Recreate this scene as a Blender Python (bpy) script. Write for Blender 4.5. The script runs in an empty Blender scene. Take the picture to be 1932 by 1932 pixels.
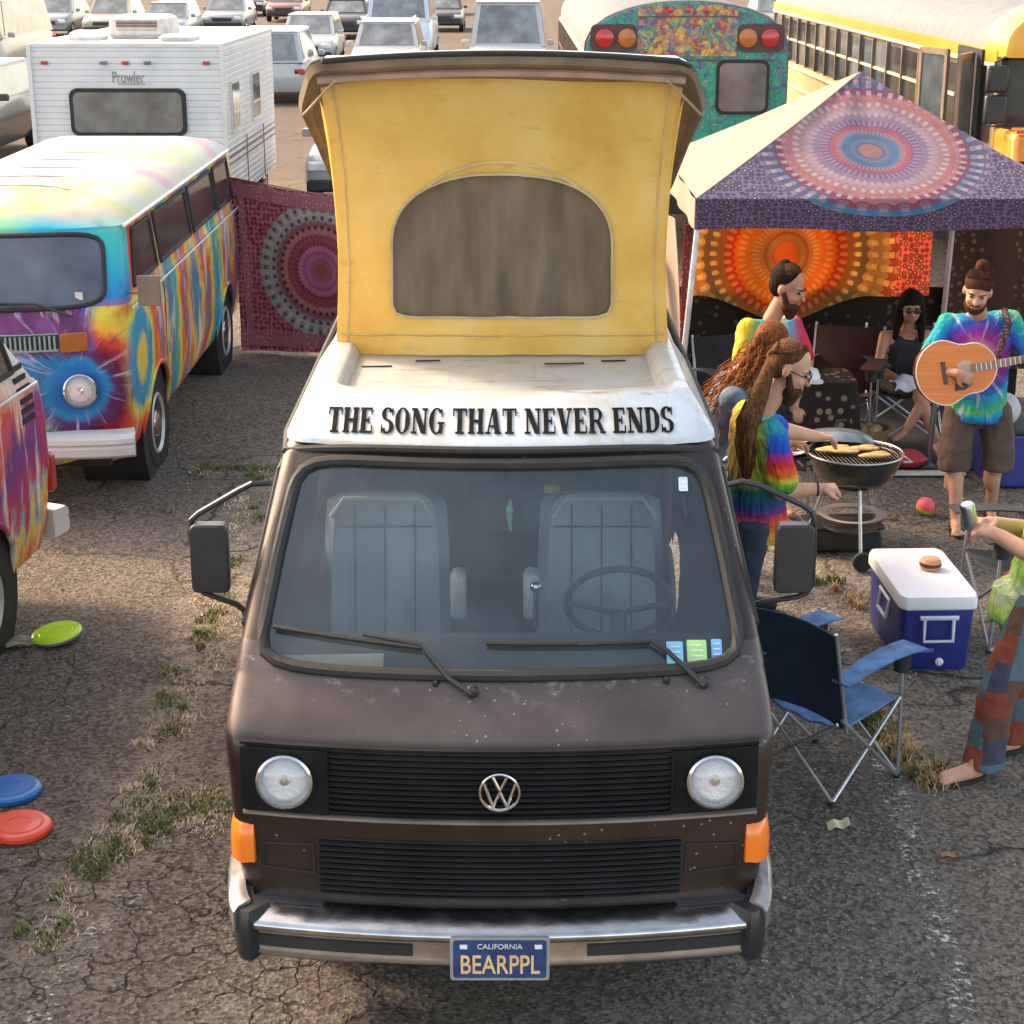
import bpy, bmesh, math, random
from mathutils import Vector, Matrix, Euler
random.seed(7)
C = bpy.context.scene.collection
SC = bpy.context.scene
R = math.radians
PI = math.pi

# ------------------------------------------------------------------ camera, sky, sun
cam = bpy.data.cameras.new('camera'); camo = bpy.data.objects.new('camera', cam); C.objects.link(camo)
camo.location = (0, 0, 3.6); camo.rotation_euler = (R(90 - 17.98), 0, 0)
cam.sensor_width = 36; cam.lens = 36 * 3300 / 1932.0
cam.clip_start = 0.1; cam.clip_end = 2000
SC.camera = camo
SUN_AZ, SUN_EL = -58.0, 38.0          # azimuth east of +Y (negative = left), elevation
w = bpy.data.worlds.new('World'); SC.world = w; w.use_nodes = True
wn = w.node_tree.nodes; bg = wn['Background']
sky = wn.new('ShaderNodeTexSky'); sky.sky_type = 'NISHITA'; sky.sun_disc = False
sky.sun_elevation = R(SUN_EL); sky.sun_rotation = R(SUN_AZ); sky.air_density = 0.7; sky.dust_density = 2.0; sky.ozone_density = 0.0
tn = wn.new('ShaderNodeMix'); tn.data_type = 'RGBA'; tn.blend_type = 'MULTIPLY'; tn.inputs[0].default_value = 1.0; tn.inputs[7].default_value = (1.22, 1.0, .74, 1)   # warm evening haze over the whole sky
w.node_tree.links.new(sky.outputs[0], tn.inputs[6]); w.node_tree.links.new(tn.outputs[2], bg.inputs[0]); bg.inputs[1].default_value = 0.15
sl = bpy.data.lights.new('sun', 'SUN'); sl.energy = 1.0; sl.angle = R(10); sl.color = (1.0, 0.80, 0.56)
so = bpy.data.objects.new('sun', sl); C.objects.link(so); so.location = (-20, 25, 20)
d = Vector((math.sin(R(SUN_AZ)) * math.cos(R(SUN_EL)), math.cos(R(SUN_AZ)) * math.cos(R(SUN_EL)), math.sin(R(SUN_EL))))
so.rotation_euler = d.to_track_quat('Z', 'Y').to_euler()
vs = SC.view_settings; vs.view_transform = 'Standard'; vs.look = 'None'; vs.gamma = 1; vs.use_curve_mapping = False
vs.exposure = 2.3

# ------------------------------------------------------------------ node helpers
class X:
    """a node socket with arithmetic"""
    def __init__(s, nt, sock): s.nt = nt; s.s = sock
    def _m(s, op, o=None, o2=None):
        n = s.nt.nodes.new('ShaderNodeMath'); n.operation = op
        for i, q in enumerate((s, o, o2)):
            if q is None: continue
            if isinstance(q, X): s.nt.links.new(q.s, n.inputs[i])
            else: n.inputs[i].default_value = q
        return X(s.nt, n.outputs[0])
    def __add__(s, o): return s._m('ADD', o)
    def __sub__(s, o): return s._m('SUBTRACT', o)
    def __mul__(s, o): return s._m('MULTIPLY', o)
    def __truediv__(s, o): return s._m('DIVIDE', o)
    def sin(s): return s._m('SINE')
    def cos(s): return s._m('COSINE')
    def abs(s): return s._m('ABSOLUTE')
    def fract(s): return s._m('FRACT')
    def sqrt(s): return s._m('SQRT')
    def gt(s, o): return s._m('GREATER_THAN', o)
    def lt(s, o): return s._m('LESS_THAN', o)
    def mn(s, o): return s._m('MINIMUM', o)
    def mx(s, o): return s._m('MAXIMUM', o)
    def at2(s, o): return s._m('ARCTAN2', o)
    def clamp(s): return s.mx(0.0).mn(1.0)
    def ss(s, a, b):      # linear step a..b
        return ((s - a) / (b - a)).clamp()
class M:
    """a procedural material under construction"""
    def __init__(m, name, rough=0.6, metal=0.0, coat=0.0, spec=0.5):
        m.mat = bpy.data.materials.new(name); m.mat.use_nodes = True; m.nt = m.mat.node_tree
        m.b = m.nt.nodes['Principled BSDF']; m.b.inputs['Roughness'].default_value = rough
        m.b.inputs['Metallic'].default_value = metal; m.b.inputs['Coat Weight'].default_value = coat
        m.b.inputs['Coat Roughness'].default_value = 0.08
        m.b.inputs['Specular IOR Level'].default_value = spec
        m._tc = None
    def n(m, t): return m.nt.nodes.new(t)
    def tc(m, which='Object'):
        if m._tc is None: m._tc = m.n('ShaderNodeTexCoord')
        return m._tc.outputs[which]
    def xyz(m):
        s = m.n('ShaderNodeSeparateXYZ'); m.nt.links.new(m.tc(), s.inputs[0])
        return [X(m.nt, s.outputs[i]) for i in range(3)]
    def vec(m, a, b, c):
        n = m.n('ShaderNodeCombineXYZ')
        for i, q in enumerate((a, b, c)):
            if isinstance(q, X): m.nt.links.new(q.s, n.inputs[i])
            else: n.inputs[i].default_value = q
        return n.outputs[0]
    def noise(m, scale, detail=4, v=None, rough=0.55, dist=0.0):
        n = m.n('ShaderNodeTexNoise'); n.inputs['Scale'].default_value = scale; n.inputs['Detail'].default_value = detail
        n.inputs['Roughness'].default_value = rough; n.inputs['Distortion'].default_value = dist
        m.nt.links.new(v if v is not None else m.tc(), n.inputs['Vector']); return X(m.nt, n.outputs[0])
    def voro(m, scale, feature='F1', v=None, out=0, rnd=1.0):
        n = m.n('ShaderNodeTexVoronoi'); n.feature = feature; n.inputs['Scale'].default_value = scale
        n.inputs['Randomness'].default_value = rnd
        m.nt.links.new(v if v is not None else m.tc(), n.inputs['Vector']); return X(m.nt, n.outputs[out])
    def ramp(m, fac, stops, interp='LINEAR'):
        n = m.n('ShaderNodeValToRGB'); cr = n.color_ramp; cr.interpolation = interp
        while len(cr.elements) < len(stops): cr.elements.new(0.5)
        for e, (p, c) in zip(cr.elements, stops): e.position = p; e.color = (*c, 1)
        m.nt.links.new(fac.s, n.inputs[0]); return n.outputs[0]
    def mix(m, fac, a, b, mode='MIX'):
        n = m.n('ShaderNodeMix'); n.data_type = 'RGBA'; n.blend_type = mode
        for i, q in ((0, fac), (6, a), (7, b)):
            if isinstance(q, X): m.nt.links.new(q.s, n.inputs[i])
            elif isinstance(q, (int, float)): n.inputs[i].default_value = q
            elif isinstance(q, tuple): n.inputs[i].default_value = (*q, 1)
            else: m.nt.links.new(q, n.inputs[i])
        return n.outputs[2]
    def col(m, c):
        if isinstance(c, tuple): m.b.inputs['Base Color'].default_value = (*c, 1)
        else: m.nt.links.new(c, m.b.inputs['Base Color'])
        return m
    def rgh(m, x): m.nt.links.new(x.s, m.b.inputs['Roughness']); return m
    def bump(m, h, strength=0.3, dist=0.01):
        n = m.n('ShaderNodeBump'); n.inputs['Strength'].default_value = strength; n.inputs['Distance'].default_value = dist
        m.nt.links.new(h.s, n.inputs['Height']); m.nt.links.new(n.outputs[0], m.b.inputs['Normal']); return m

def worn(name, c, rough=0.5, metal=0.0, coat=0.0, var=0.25, scale=6.0, bump=0.0, bscale=40.0, spec=0.5):
    """one real-world colour, uneven with grime"""
    m = M(name, rough, metal, coat, spec)
    a = m.noise(scale, 5); lo = tuple(x * (1 - var) for x in c); hi = tuple(min(1, x * (1 + var)) for x in c)
    c_ = m.ramp(a, [(0.3, lo), (0.7, hi)]); g_ = m.noise(210, 1); m.col(m.mix((g_ - .35) * .55, c_, tuple(x * .55 for x in c)))
    m.rgh((m.noise(scale * 2.3, 3) - 0.5) * 0.25 + rough)
    if bump: m.bump(m.noise(bscale, 4), bump, 0.004)
    return m.mat

# ------------------------------------------------------------------ mesh helpers
class MB:
    def __init__(s): s.v = []; s.f = []
    def add(s, vs, fs):
        o = len(s.v); s.v += [tuple(q) for q in vs]; s.f += [tuple(i + o for i in f) for f in fs]; return s
    def box(s, c, d, rot=None):
        vs = [Vector((x * d[0] / 2, y * d[1] / 2, z * d[2] / 2)) for x in (-1, 1) for y in (-1, 1) for z in (-1, 1)]
        if rot: e = Euler(rot).to_matrix(); vs = [e @ q for q in vs]
        return s.add([q + Vector(c) for q in vs], [(0, 1, 3, 2), (4, 6, 7, 5), (0, 4, 5, 1), (2, 3, 7, 6), (0, 2, 6, 4), (1, 5, 7, 3)])
    def rings(s, rr, closed=True, cap=True):
        n = len(rr[0]); vs = [p for r in rr for p in r]; fs = []
        for i in range(len(rr) - 1):
            for j in range(n if closed else n - 1):
                k = (j + 1) % n; fs.append((i * n + j, i * n + k, (i + 1) * n + k, (i + 1) * n + j))
        if cap: fs.append(tuple(range(n - 1, -1, -1))); fs.append(tuple((len(rr) - 1) * n + j for j in range(n)))
        return s.add(vs, fs)
    def tube(s, pts, r, seg=8, cap=True, flat=None):
        pts = [Vector(p) for p in pts]; n = len(pts); rs = r if isinstance(r, (list, tuple)) else [r] * n
        t0 = (pts[1] - pts[0]).normalized(); a = t0.orthogonal().normalized(); rr = []
        for i, p in enumerate(pts):
            t = ((pts[min(i + 1, n - 1)] - pts[max(i - 1, 0)])).normalized()
            a = (a - t * a.dot(t)).normalized(); b = t.cross(a)
            rr.append([p + (a * math.cos(2 * PI * k / seg) + b * math.sin(2 * PI * k / seg)) * rs[i] for k in range(seg)])
        return s.rings(rr, True, cap)
    def lathe(s, prof, seg=24, o=(0, 0, 0), ax=(0, 0, 1), cap=True):
        ax = Vector(ax).normalized(); a = ax.orthogonal().normalized(); b = ax.cross(a); o = Vector(o)
        rr = [[o + ax * z + (a * math.cos(2 * PI * k / seg) + b * math.sin(2 * PI * k / seg)) * max(r, 1e-4) for k in range(seg)] for r, z in prof]
        return s.rings(rr, True, cap)
    def ell(s, c, r, m=None, nu=16, nv=10):
        c = Vector(c); rr = []
        if isinstance(r, (int, float)): r = (r, r, r)
        for i in range(nv + 1):
            a = -PI / 2 + PI * (0.03 + 0.94 * i / nv)
            ring = [Vector((r[0] * math.cos(a) * math.cos(2 * PI * k / nu), r[1] * math.cos(a) * math.sin(2 * PI * k / nu), r[2] * math.sin(a))) for k in range(nu)]
            rr.append([(m @ q if m else q) + c for q in ring])
        return s.rings(rr)
    def caps(s, a, ra, b, rb, seg=12):
        a = Vector(a); b = Vector(b); L = (b - a).length
        if L < 1e-5: return s.ell(a, ra)
        pr = [(ra * math.sin(t), -ra * math.cos(t)) for t in (0.15, 0.5, 0.9, 1.3)] + [(rb * math.cos(t), L + rb * math.sin(t)) for t in (0.1, 0.5, 0.9, 1.35)]
        return s.lathe(pr, seg, a, b - a)
    def sheet(s, fn, nu, nv, thick=0.0):
        P = [[Vector(fn(i / nu, j / nv)) for j in range(nv + 1)] for i in range(nu + 1)]
        vs = [p for row in P for p in row]; fs = []
        q = lambda i, j: i * (nv + 1) + j
        for i in range(nu):
            for j in range(nv): fs.append((q(i, j), q(i + 1, j), q(i + 1, j + 1), q(i, j + 1)))
        if thick:
            N = []
            for i in range(nu + 1):
                for j in range(nv + 1):
                    du = P[min(i + 1, nu)][j] - P[max(i - 1, 0)][j]; dv = P[i][min(j + 1, nv)] - P[i][max(j - 1, 0)]
                    N.append(du.cross(dv).normalized())
            o = len(vs); vs2 = [p - n * thick for p, n in zip(vs, N)]
            fs += [tuple(o + k for k in reversed(f)) for f in fs[:]]
            b = [q(i, 0) for i in range(nu)] + [q(nu, j) for j in range(nv)] + [q(i, nv) for i in range(nu, 0, -1)] + [q(0, j) for j in range(nv, 0, -1)]
            for k in range(len(b)): fs.append((b[k], o + b[k], o + b[(k + 1) % len(b)], b[(k + 1) % len(b)]))
            vs = vs + vs2
        return s.add(vs, fs)
    def prism(s, poly, fn, d0, d1):
        n = len(poly); vs = [fn(x, y, d0) for x, y in poly] + [fn(x, y, d1) for x, y in poly]
        return s.add(vs, [tuple(range(n)), tuple(range(2 * n - 1, n - 1, -1))] + [(i, i + n, (i + 1) % n + n, (i + 1) % n) for i in range(n)])
    def mesh(s, name, sharp=35, smooth=True):
        me = bpy.data.meshes.new(name); me.from_pydata(s.v, [], s.f); me.validate(); me.update()
        bm = bmesh.new(); bm.from_mesh(me); bmesh.ops.recalc_face_normals(bm, faces=bm.faces); bm.to_mesh(me); bm.free()
        if smooth:
            me.polygons.foreach_set('use_smooth', [True] * len(me.polygons)); me.set_sharp_from_angle(angle=R(sharp))
        return me
    def build(s, name, mat, parent=None, smooth=True, bevel=0.0, label=None, sharp=35, kind=None, sub=0, merge=False):
        me = s.mesh(name, sharp, smooth)
        if merge:
            bm = bmesh.new(); bm.from_mesh(me); bmesh.ops.remove_doubles(bm, verts=bm.verts, dist=0.002); bmesh.ops.recalc_face_normals(bm, faces=bm.faces); bm.to_mesh(me); bm.free()
            me.polygons.foreach_set('use_smooth', [True] * len(me.polygons)); me.set_sharp_from_angle(angle=R(sharp))
        me.materials.append(mat); o = bpy.data.objects.new(name, me); C.objects.link(o)
        if parent: o.parent = parent
        if bevel:
            b = o.modifiers.new('bevel', 'BEVEL'); b.width = bevel; b.segments = 2; b.limit_method = 'ANGLE'; b.angle_limit = R(40)
        if sub: q = o.modifiers.new('sub', 'SUBSURF'); q.levels = sub; q.render_levels = sub
        if label: o['label'] = label
        if kind: o['kind'] = kind
        return o
def thing(name, label, cat, loc=(0, 0, 0), rz=0.0, group=None, scale=1.0):
    o = bpy.data.objects.new(name, None); C.objects.link(o); o.location = loc; o.rotation_euler = (0, 0, rz)
    o.scale = (scale,) * 3 if isinstance(scale, (int, float)) else scale
    o.empty_display_size = 0.2
    o['label'] = label; o['category'] = cat
    if group: o['group'] = group
    return o
def tag(o, label, cat, group=None):
    o['label'] = label; o['category'] = cat
    if group: o['group'] = group
    return o
def dup(root, loc, rz, label, group=None, mats=None):
    r = root.copy(); C.objects.link(r); r.location = loc; r.rotation_euler = (0, 0, rz); r['label'] = label
    if group: r['group'] = group
    for ch in list(root.children):
        c = ch.copy(); C.objects.link(c); c.parent = r
        for g in ch.children:
            e = g.copy(); C.objects.link(e); e.parent = c
    return r
def lerp(a, b, t): return a + (b - a) * t
def kf(tab, z):
    """piecewise-linear lookup: tab rows (z, a, b, ...)"""
    if z <= tab[0][0]: return tab[0][1:]
    for p, q in zip(tab, tab[1:]):
        if z <= q[0]:
            t = (z - p[0]) / (q[0] - p[0]); return [lerp(a, b, t) for a, b in zip(p[1:], q[1:])]
    return tab[-1][1:]
def rrect(w, h, r, n=5):
    pts = []
    for cx, cy, a0 in ((w / 2 - r, h / 2 - r, 0), (-w / 2 + r, h / 2 - r, 90), (-w / 2 + r, -h / 2 + r, 180), (w / 2 - r, -h / 2 + r, 270)):
        for k in range(n + 1):
            a = R(a0 + 90 * k / n); pts.append((cx + r * math.cos(a), cy + r * math.sin(a)))
    return pts

# ------------------------------------------------------------------ shared materials
chrome = worn('chrome', (0.62, 0.62, 0.62), 0.12, 1.0, var=0.08)
dull_metal = worn('dull_metal', (0.42, 0.42, 0.43), 0.38, 1.0, var=0.15)
black_plastic = worn('black_plastic', (0.022, 0.022, 0.024), 0.42, var=0.3)
black_rubber = worn('black_rubber', (0.02, 0.02, 0.02), 0.7, var=0.3, bump=0.2)
dark_in = worn('dark_interior', (0.02, 0.02, 0.022), 0.8)
white_paint = worn('white_paint', (0.66, 0.66, 0.65), 0.4, coat=0.3, var=0.06, scale=3)
def glass(name, tint=(0.55, 0.6, 0.62), dust=0.12, dustc=(0.5, 0.58, 0.66), refl=0.16):
    m = M(name); nt = m.nt; L = nt.links
    tr = m.n('ShaderNodeBsdfTransparent'); tr.inputs[0].default_value = (*tint, 1)
    gl = m.n('ShaderNodeBsdfGlossy'); gl.inputs['Roughness'].default_value = 0.04
    df = m.n('ShaderNodeBsdfDiffuse'); df.inputs[0].default_value = (*dustc, 1)
    fr = m.n('ShaderNodeFresnel'); fr.inputs[0].default_value = 1.5
    f = (X(nt, fr.outputs[0]) * 0.9 + refl).clamp()
    a = m.n('ShaderNodeMixShader'); L.new(f.s, a.inputs[0]); L.new(tr.outputs[0], a.inputs[1]); L.new(gl.outputs[0], a.inputs[2])
    dn = (m.noise(5, 5) * dust * 2.0).clamp()
    b = m.n('ShaderNodeMixShader'); L.new(dn.s, b.inputs[0]); L.new(a.outputs[0], b.inputs[1]); L.new(df.outputs[0], b.inputs[2])
    L.new(b.outputs[0], nt.nodes['Material Output'].inputs[0]); return m.mat
clear_glass = glass('window_glass')
def darkglass(name, c=(0.03, 0.033, 0.035), rough=0.06):
    m = M(name, rough, spec=0.9); m.col(m.ramp(m.noise(2.2, 3), [(0.35, c), (0.7, tuple(x * 2.2 for x in c))])); return m.mat
dark_glass = darkglass('dark_glass')
grey_glass = darkglass('grey_glass', (0.10, 0.10, 0.10), 0.12)
amber = M('amber_lens', 0.2, coat=0.5).col((0.85, 0.20, 0.015)).mat
redlens = M('red_lens', 0.25, coat=0.5).col((0.45, 0.02, 0.02)).mat
def lampglass():
    m = M('headlamp_glass', 0.05); m.b.inputs['Transmission Weight'].default_value = 0.0
    x, y, z = m.xyz(); return m
headlens = glass('headlamp_lens', (0.97, 0.98, 1.0), 0.03, (0.8, 0.85, 0.9), 0.03)
silver = worn('lamp_bowl', (0.85, 0.86, 0.90), 0.25, 0.25, var=0.06, bump=0.7, bscale=45)

# ------------------------------------------------------------------ ground
m = M('asphalt', 0.85, spec=0.3)
x, y, z = m.xyz()
wv = m.n('ShaderNodeVectorMath'); wv.operation = 'ADD'
n1 = m.n('ShaderNodeTexNoise'); n1.inputs['Scale'].default_value = 2.5; n1.inputs['Detail'].default_value = 4; m.nt.links.new(m.tc(), n1.inputs[0])
sc = m.n('ShaderNodeVectorMath'); sc.operation = 'SCALE'; sc.inputs[3].default_value = 0.40; m.nt.links.new(n1.outputs[1], sc.inputs[0])
m.nt.links.new(m.tc(), wv.inputs[0]); m.nt.links.new(sc.outputs[0], wv.inputs[1])
crack = m.voro(4.6, 'DISTANCE_TO_EDGE', wv.outputs[0])
crack2 = m.voro(0.55, 'DISTANCE_TO_EDGE', wv.outputs[0])
zone = (m.noise(0.9, 2) * 0.6 + (y * -0.55 + 3.62) * 0.55 + (x * -0.5 - 0.5) * 0.35).ss(0.30, 0.50) * x.lt(-0.35)
line1 = crack.ss(0.022, 0.0) * zone * m.noise(3.1, 2).ss(.36, .50)
line2 = (crack2.ss(0.010, 0.0) * m.noise(0.5, 1).ss(0.40, 0.55) * y.gt(6.3)).mx(m.voro(1.6, 'DISTANCE_TO_EDGE', wv.outputs[0]).ss(.007, 0) * m.noise(.8, 2).ss(.50, .58))
cr = line1.mx(line2)
big = m.noise(0.55, 6, rough=0.65); fine = m.noise(55, 3, rough=0.7); spk = m.voro(95, 'F1', out=0)
base = m.ramp(big * 0.55 + fine * 0.45, [(0.30, (0.062, 0.051, 0.041)), (0.5, (0.172, 0.145, 0.118)), (0.70, (0.30, 0.255, 0.21))])
peb = m.voro(60, 'F1', out=0); pebc = m.voro(60, 'F1', out=1)
tint = m.n('ShaderNodeSeparateColor'); m.nt.links.new(pebc.s, tint.inputs[0])
stone = X(m.nt, tint.outputs[0]).gt(0.86) * peb.lt(0.35)
grit = m.noise(24, 5, rough=.8); base = m.mix(grit.ss(.52, .66) * .55, base, (0.30, 0.26, 0.22)); base = m.mix(grit.ss(.46, .36) * .6, base, (0.035, 0.029, 0.025))
base = m.mix(stone * (m.noise(7, 2) * 1.1), base, (0.30, 0.27, 0.235))
band = ((x + 1.68 + (m.noise(2.2, 5, rough=.7) - .5) * .9).abs() * -1.0 + .24).ss(0.0, .16) * y.ss(5.2, 5.8) * y.ss(13.0, 12.2)
base = m.mix(band * m.noise(9, 4).ss(.35, .6) * .8, base, (0.40, 0.33, 0.25))
band2 = ((x * 1.0 - 1.80 + (m.noise(2.6, 5, rough=.7) - .5) * .8).abs() * -1.0 + .16).ss(0.0, .12) * y.ss(6.6, 7.5)
base = m.mix(band2 * m.noise(8, 4).ss(.40, .6) * .75, base, (0.44, 0.33, 0.23))
oil = m.noise(1.1, 4).ss(.60, .70) * .55
base = m.mix(oil, base, (0.03, 0.026, 0.024))
dirt = m.noise(0.35, 5).ss(0.52, 0.72) * 0.55
chip = X(m.nt, tint.outputs[1]); base = m.mix(chip.ss(.55, 1.0) * .55, base, (.36, .32, .27)); base = m.mix(chip.ss(.45, 0.0) * .65, base, (.028, .023, .019))
base = m.mix(dirt, base, (0.17, 0.125, 0.085))
far = y.ss(20, 34)
base = m.mix(far * 0.6, base, (0.12, 0.08, 0.055))
base = m.mix(cr * 0.9, base, (0.016, 0.013, 0.011))
m.col(base)
m.bump(grit * 1.2 + fine * 0.7 + peb * 0.5 + big * 0.4 - cr * 1.4, 0.9, 0.03)
MB().add([(-260, -40, 0), (260, -40, 0), (260, 460, 0), (-260, 460, 0)], [(0, 1, 2, 3)]).build('ground', m.mat, smooth=False, kind='structure')

def worn_paint(name, c, lo, hi, scale=9.0):
    m = M(name, 0.8); L = m.nt.links
    a = (m.noise(scale, 6, rough=0.75) * 0.55 + m.noise(45, 3) * 0.45).ss(lo, hi)
    tr = m.n('ShaderNodeBsdfTransparent'); mx = m.n('ShaderNodeMixShader'); m.col(c)
    L.new(a.s, mx.inputs[0]); L.new(tr.outputs[0], mx.inputs[1]); L.new(m.b.outputs[0], mx.inputs[2])
    L.new(mx.outputs[0], m.nt.nodes['Material Output'].inputs[0]); return m.mat
line_mat = worn_paint('worn_line_paint', (0.50, 0.49, 0.46), 0.52, 0.62)
def strip(name, pts, wd, mat, kind='structure', z=0.004):
    vs = []
    for i, p in enumerate(pts):
        a = Vector(pts[max(i - 1, 0)]); b = Vector(pts[min(i + 1, len(pts) - 1)]); t = (b - a).normalized(); n = Vector((-t.y, t.x)) * wd / 2
        vs += [(p[0] + n.x, p[1] + n.y, z), (p[0] - n.x, p[1] - n.y, z)]
    return MB().add(vs, [(2 * i, 2 * i + 1, 2 * i + 3, 2 * i + 2) for i in range(len(pts) - 1)]).build(name, mat, smooth=False, kind=kind)
strip('parking_line', [(1.53, 4.6), (1.60, 5.3), (1.655, 6.2), (1.75, 7.9), (1.78, 9.0)], 0.11, line_mat)
strip('parking_line', [(1.80, 9.1), (1.80, 12.0), (1.8, 16)], 0.11, line_mat)
strip('parking_line', [(-1.75, 4.6), (-1.66, 5.4), (-1.58, 5.9), (-1.5, 6.2)], 0.10, line_mat)
# ------------------------------------------------------------------ vehicle bodies
def ring(tab, z, NS=40, NC=5, NF=28):
    w, yc, ye, r, yr = kf(tab, z)
    rr = 0.10; L = []
    for k in range(NS): L.append((-w, lerp(yr - rr, ye + r, k / NS)))
    for k in range(NC): a = PI / 2 * k / NC; L.append((-w + r * (1 - math.cos(a)), ye + r * (1 - math.sin(a))))
    for k in range(NF + 1): x = lerp(-(w - r), w - r, k / NF); L.append((x, yc + (ye - yc) * (x / (w - r)) ** 2))
    for k in range(1, NC + 1): a = PI / 2 * (1 - k / NC); L.append((w - r * (1 - math.cos(a)), ye + r * (1 - math.sin(a))))
    for k in range(1, NS + 1): L.append((w, lerp(ye + r, yr - rr, k / NS)))
    for k in range(1, 4): a = PI / 2 * k / 3; L.append((w - rr * (1 - math.cos(a)), yr - rr * (1 - math.sin(a))))
    for k in range(1, 8): L.append((lerp(w - rr, -(w - rr), k / 8), yr))
    for k in range(0, 3): a = PI / 2 * (1 - k / 3); L.append((-w + rr * (1 - math.cos(a)), yr - rr * (1 - math.sin(a))))
    return [Vector((x, y, z)) for x, y in L]
def loft_body(tab, zs, skip, arches=(), NS=40, close_top=True):
    rr = [ring(tab, z, NS) for z in zs]; n = len(rr[0]); mb = MB(); fs = []
    for i in range(len(rr) - 1):
        for j in range(n):
            k = (j + 1) % n; q = (i * n + j, i * n + k, (i + 1) * n + k, (i + 1) * n + j)
            c = (rr[i][j] + rr[i][k] + rr[i + 1][k] + rr[i + 1][j]) / 4
            w = kf(tab, c.z)[0]; side = abs(abs(c.x) - w) < 0.02
            front = NS + 5 <= j < NS + 5 + 28
            bad = skip(c, side, front)
            for (ay, az, ar) in arches:
                if side and math.hypot(c.y - ay, c.z - az) < ar: bad = True
            if not bad: fs.append(q)
    vs = [p for r in rr for p in r]
    for p in vs:
        for (ay, az, ar) in arches:
            if abs(abs(p.x) - kf(tab, p.z)[0]) < 0.02:
                dd = math.hypot(p.y - ay, p.z - az)
                if 0 < abs(dd - ar) < 0.055:
                    p.y = ay + (p.y - ay) * ar / dd; p.z = az + (p.z - az) * ar / dd
    if close_top: fs.append(tuple((len(rr) - 1) * n + j for j in range(n)))
    return mb.add(vs, fs)
def frontP(tab, z0, z1, off=0.0):
    def P(s, t):
        z = lerp(z0, z1, t); w, yc, ye, r, yr = kf(tab, z); x = s * (w - r)
        return Vector((x, yc + (ye - yc) * s * s - off, z))
    return P
def angs(c, N):
    A = [2 * PI * k / N for k in range(N)] + [math.atan2(y - c[1], x - c[0]) % (2 * PI) for x in (-1, 1) for y in (0, 1)]
    A = sorted(set(round(a, 6) for a in A)); return A
def raybox(c, a):
    dx, dy = math.cos(a), math.sin(a); t = 9
    if dx > 1e-9: t = min(t, (1 - c[0]) / dx)
    if dx < -1e-9: t = min(t, (-1 - c[0]) / dx)
    if dy > 1e-9: t = min(t, (1 - c[1]) / dy)
    if dy < -1e-9: t = min(t, (0 - c[1]) / dy)
    return t
def supr(a, hx, hy, e, hyd=None, ed=None):
    dx, dy = math.cos(a), math.sin(a)
    if dy < 0 and hyd: hy = hyd; e = ed or e
    return 1.0 / ((abs(dx) / hx) ** e + (abs(dy) / hy) ** e) ** (1 / e)
def holed(P, c, inner, N=96, rings=5):
    A = angs(c, N); rr = []
    for k in range(rings + 1):
        L = []
        for a in A:
            ti = inner(a); to = raybox(c, a); t = lerp(to, ti, k / rings)
            L.append(P(c[0] + t * math.cos(a), c[1] + t * math.sin(a)))
        rr.append(L)
    return MB().rings(rr, True, False)
def pane(P, c, inner, N=64, rings=6, grow=1.0):
    rr = []
    for k in range(rings + 1):
        f = grow * (1 - k / rings) + 0.001
        rr.append([P(c[0] + f * inner(2 * PI * i / N) * math.cos(2 * PI * i / N), c[1] + f * inner(2 * PI * i / N) * math.sin(2 * PI * i / N)) for i in range(N)])
    mb = MB().rings(rr, True, False); mb.f.append(tuple(rings * N + i for i in range(N))); return mb
def outline(P, c, inner, N=96, grow=1.0):
    p = [P(c[0] + grow * inner(2 * PI * i / N) * math.cos(2 * PI * i / N), c[1] + grow * inner(2 * PI * i / N) * math.sin(2 * PI * i / N)) for i in range(N)]
    return p
def loop_tube(pts, r, seg=8, flat=1.0):
    n = len(pts); rr = []
    for i, p in enumerate(pts):
        t = (pts[(i + 1) % n] - pts[i - 1]).normalized(); cn = Vector((0, 0, 0))
        nrm = t.cross(Vector((0, 1, 0.35))).normalized(); b = t.cross(nrm)
        rr.append([p + nrm * math.cos(2 * PI * k / seg) * r + b * math.sin(2 * PI * k / seg) * r * flat for k in range(seg)])
    rr.append(rr[0]); return MB().rings(rr, True, False)
tyre_m = worn('tyre_rubber', (0.022, 0.021, 0.02), 0.85, var=0.3, bump=0.3)
hub_m = worn('wheel_rim_paint', (0.42, 0.41, 0.39), 0.35, 0.6, var=0.2)
tread_prof = lambda r, w: [(r * 0.62, -w / 2 + 0.01), (r * 0.72, -w / 2), (r * 0.93, -w / 2 + 0.01), (r, -w / 2 + 0.035), (r, w / 2 - 0.035), (r * 0.93, w / 2 - 0.01), (r * 0.72, w / 2), (r * 0.62, w / 2 - 0.01)]
def wheel(parent, c, r=0.33, w=0.18, side=1, rim=hub_m, cap=chrome):
    wh = MB().lathe(tread_prof(r, w), 36, c, (1, 0, 0), cap=False).build('wheel', tyre_m, parent)
    a = (side, 0, 0); h = w / 2
    MB().lathe([(r * 0.66, -h * 0.9), (r * 0.66, h - 0.005), (r * 0.62, h + 0.004), (r * 0.57, h - 0.01), (r * 0.52, h * 0.3), (r * 0.36, h * 0.15), (r * 0.33, h * 0.7), (0.001, h * 0.75)], 32, c, a, cap=False).build('rim', rim, wh)
    MB().lathe([(r * 0.31, h * 0.70), (r * 0.29, h * 0.95), (r * 0.18, h * 1.1), (0.001, h * 1.15)], 24, c, a, cap=False).build('hub_cap', cap, wh)
    return wh
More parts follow.
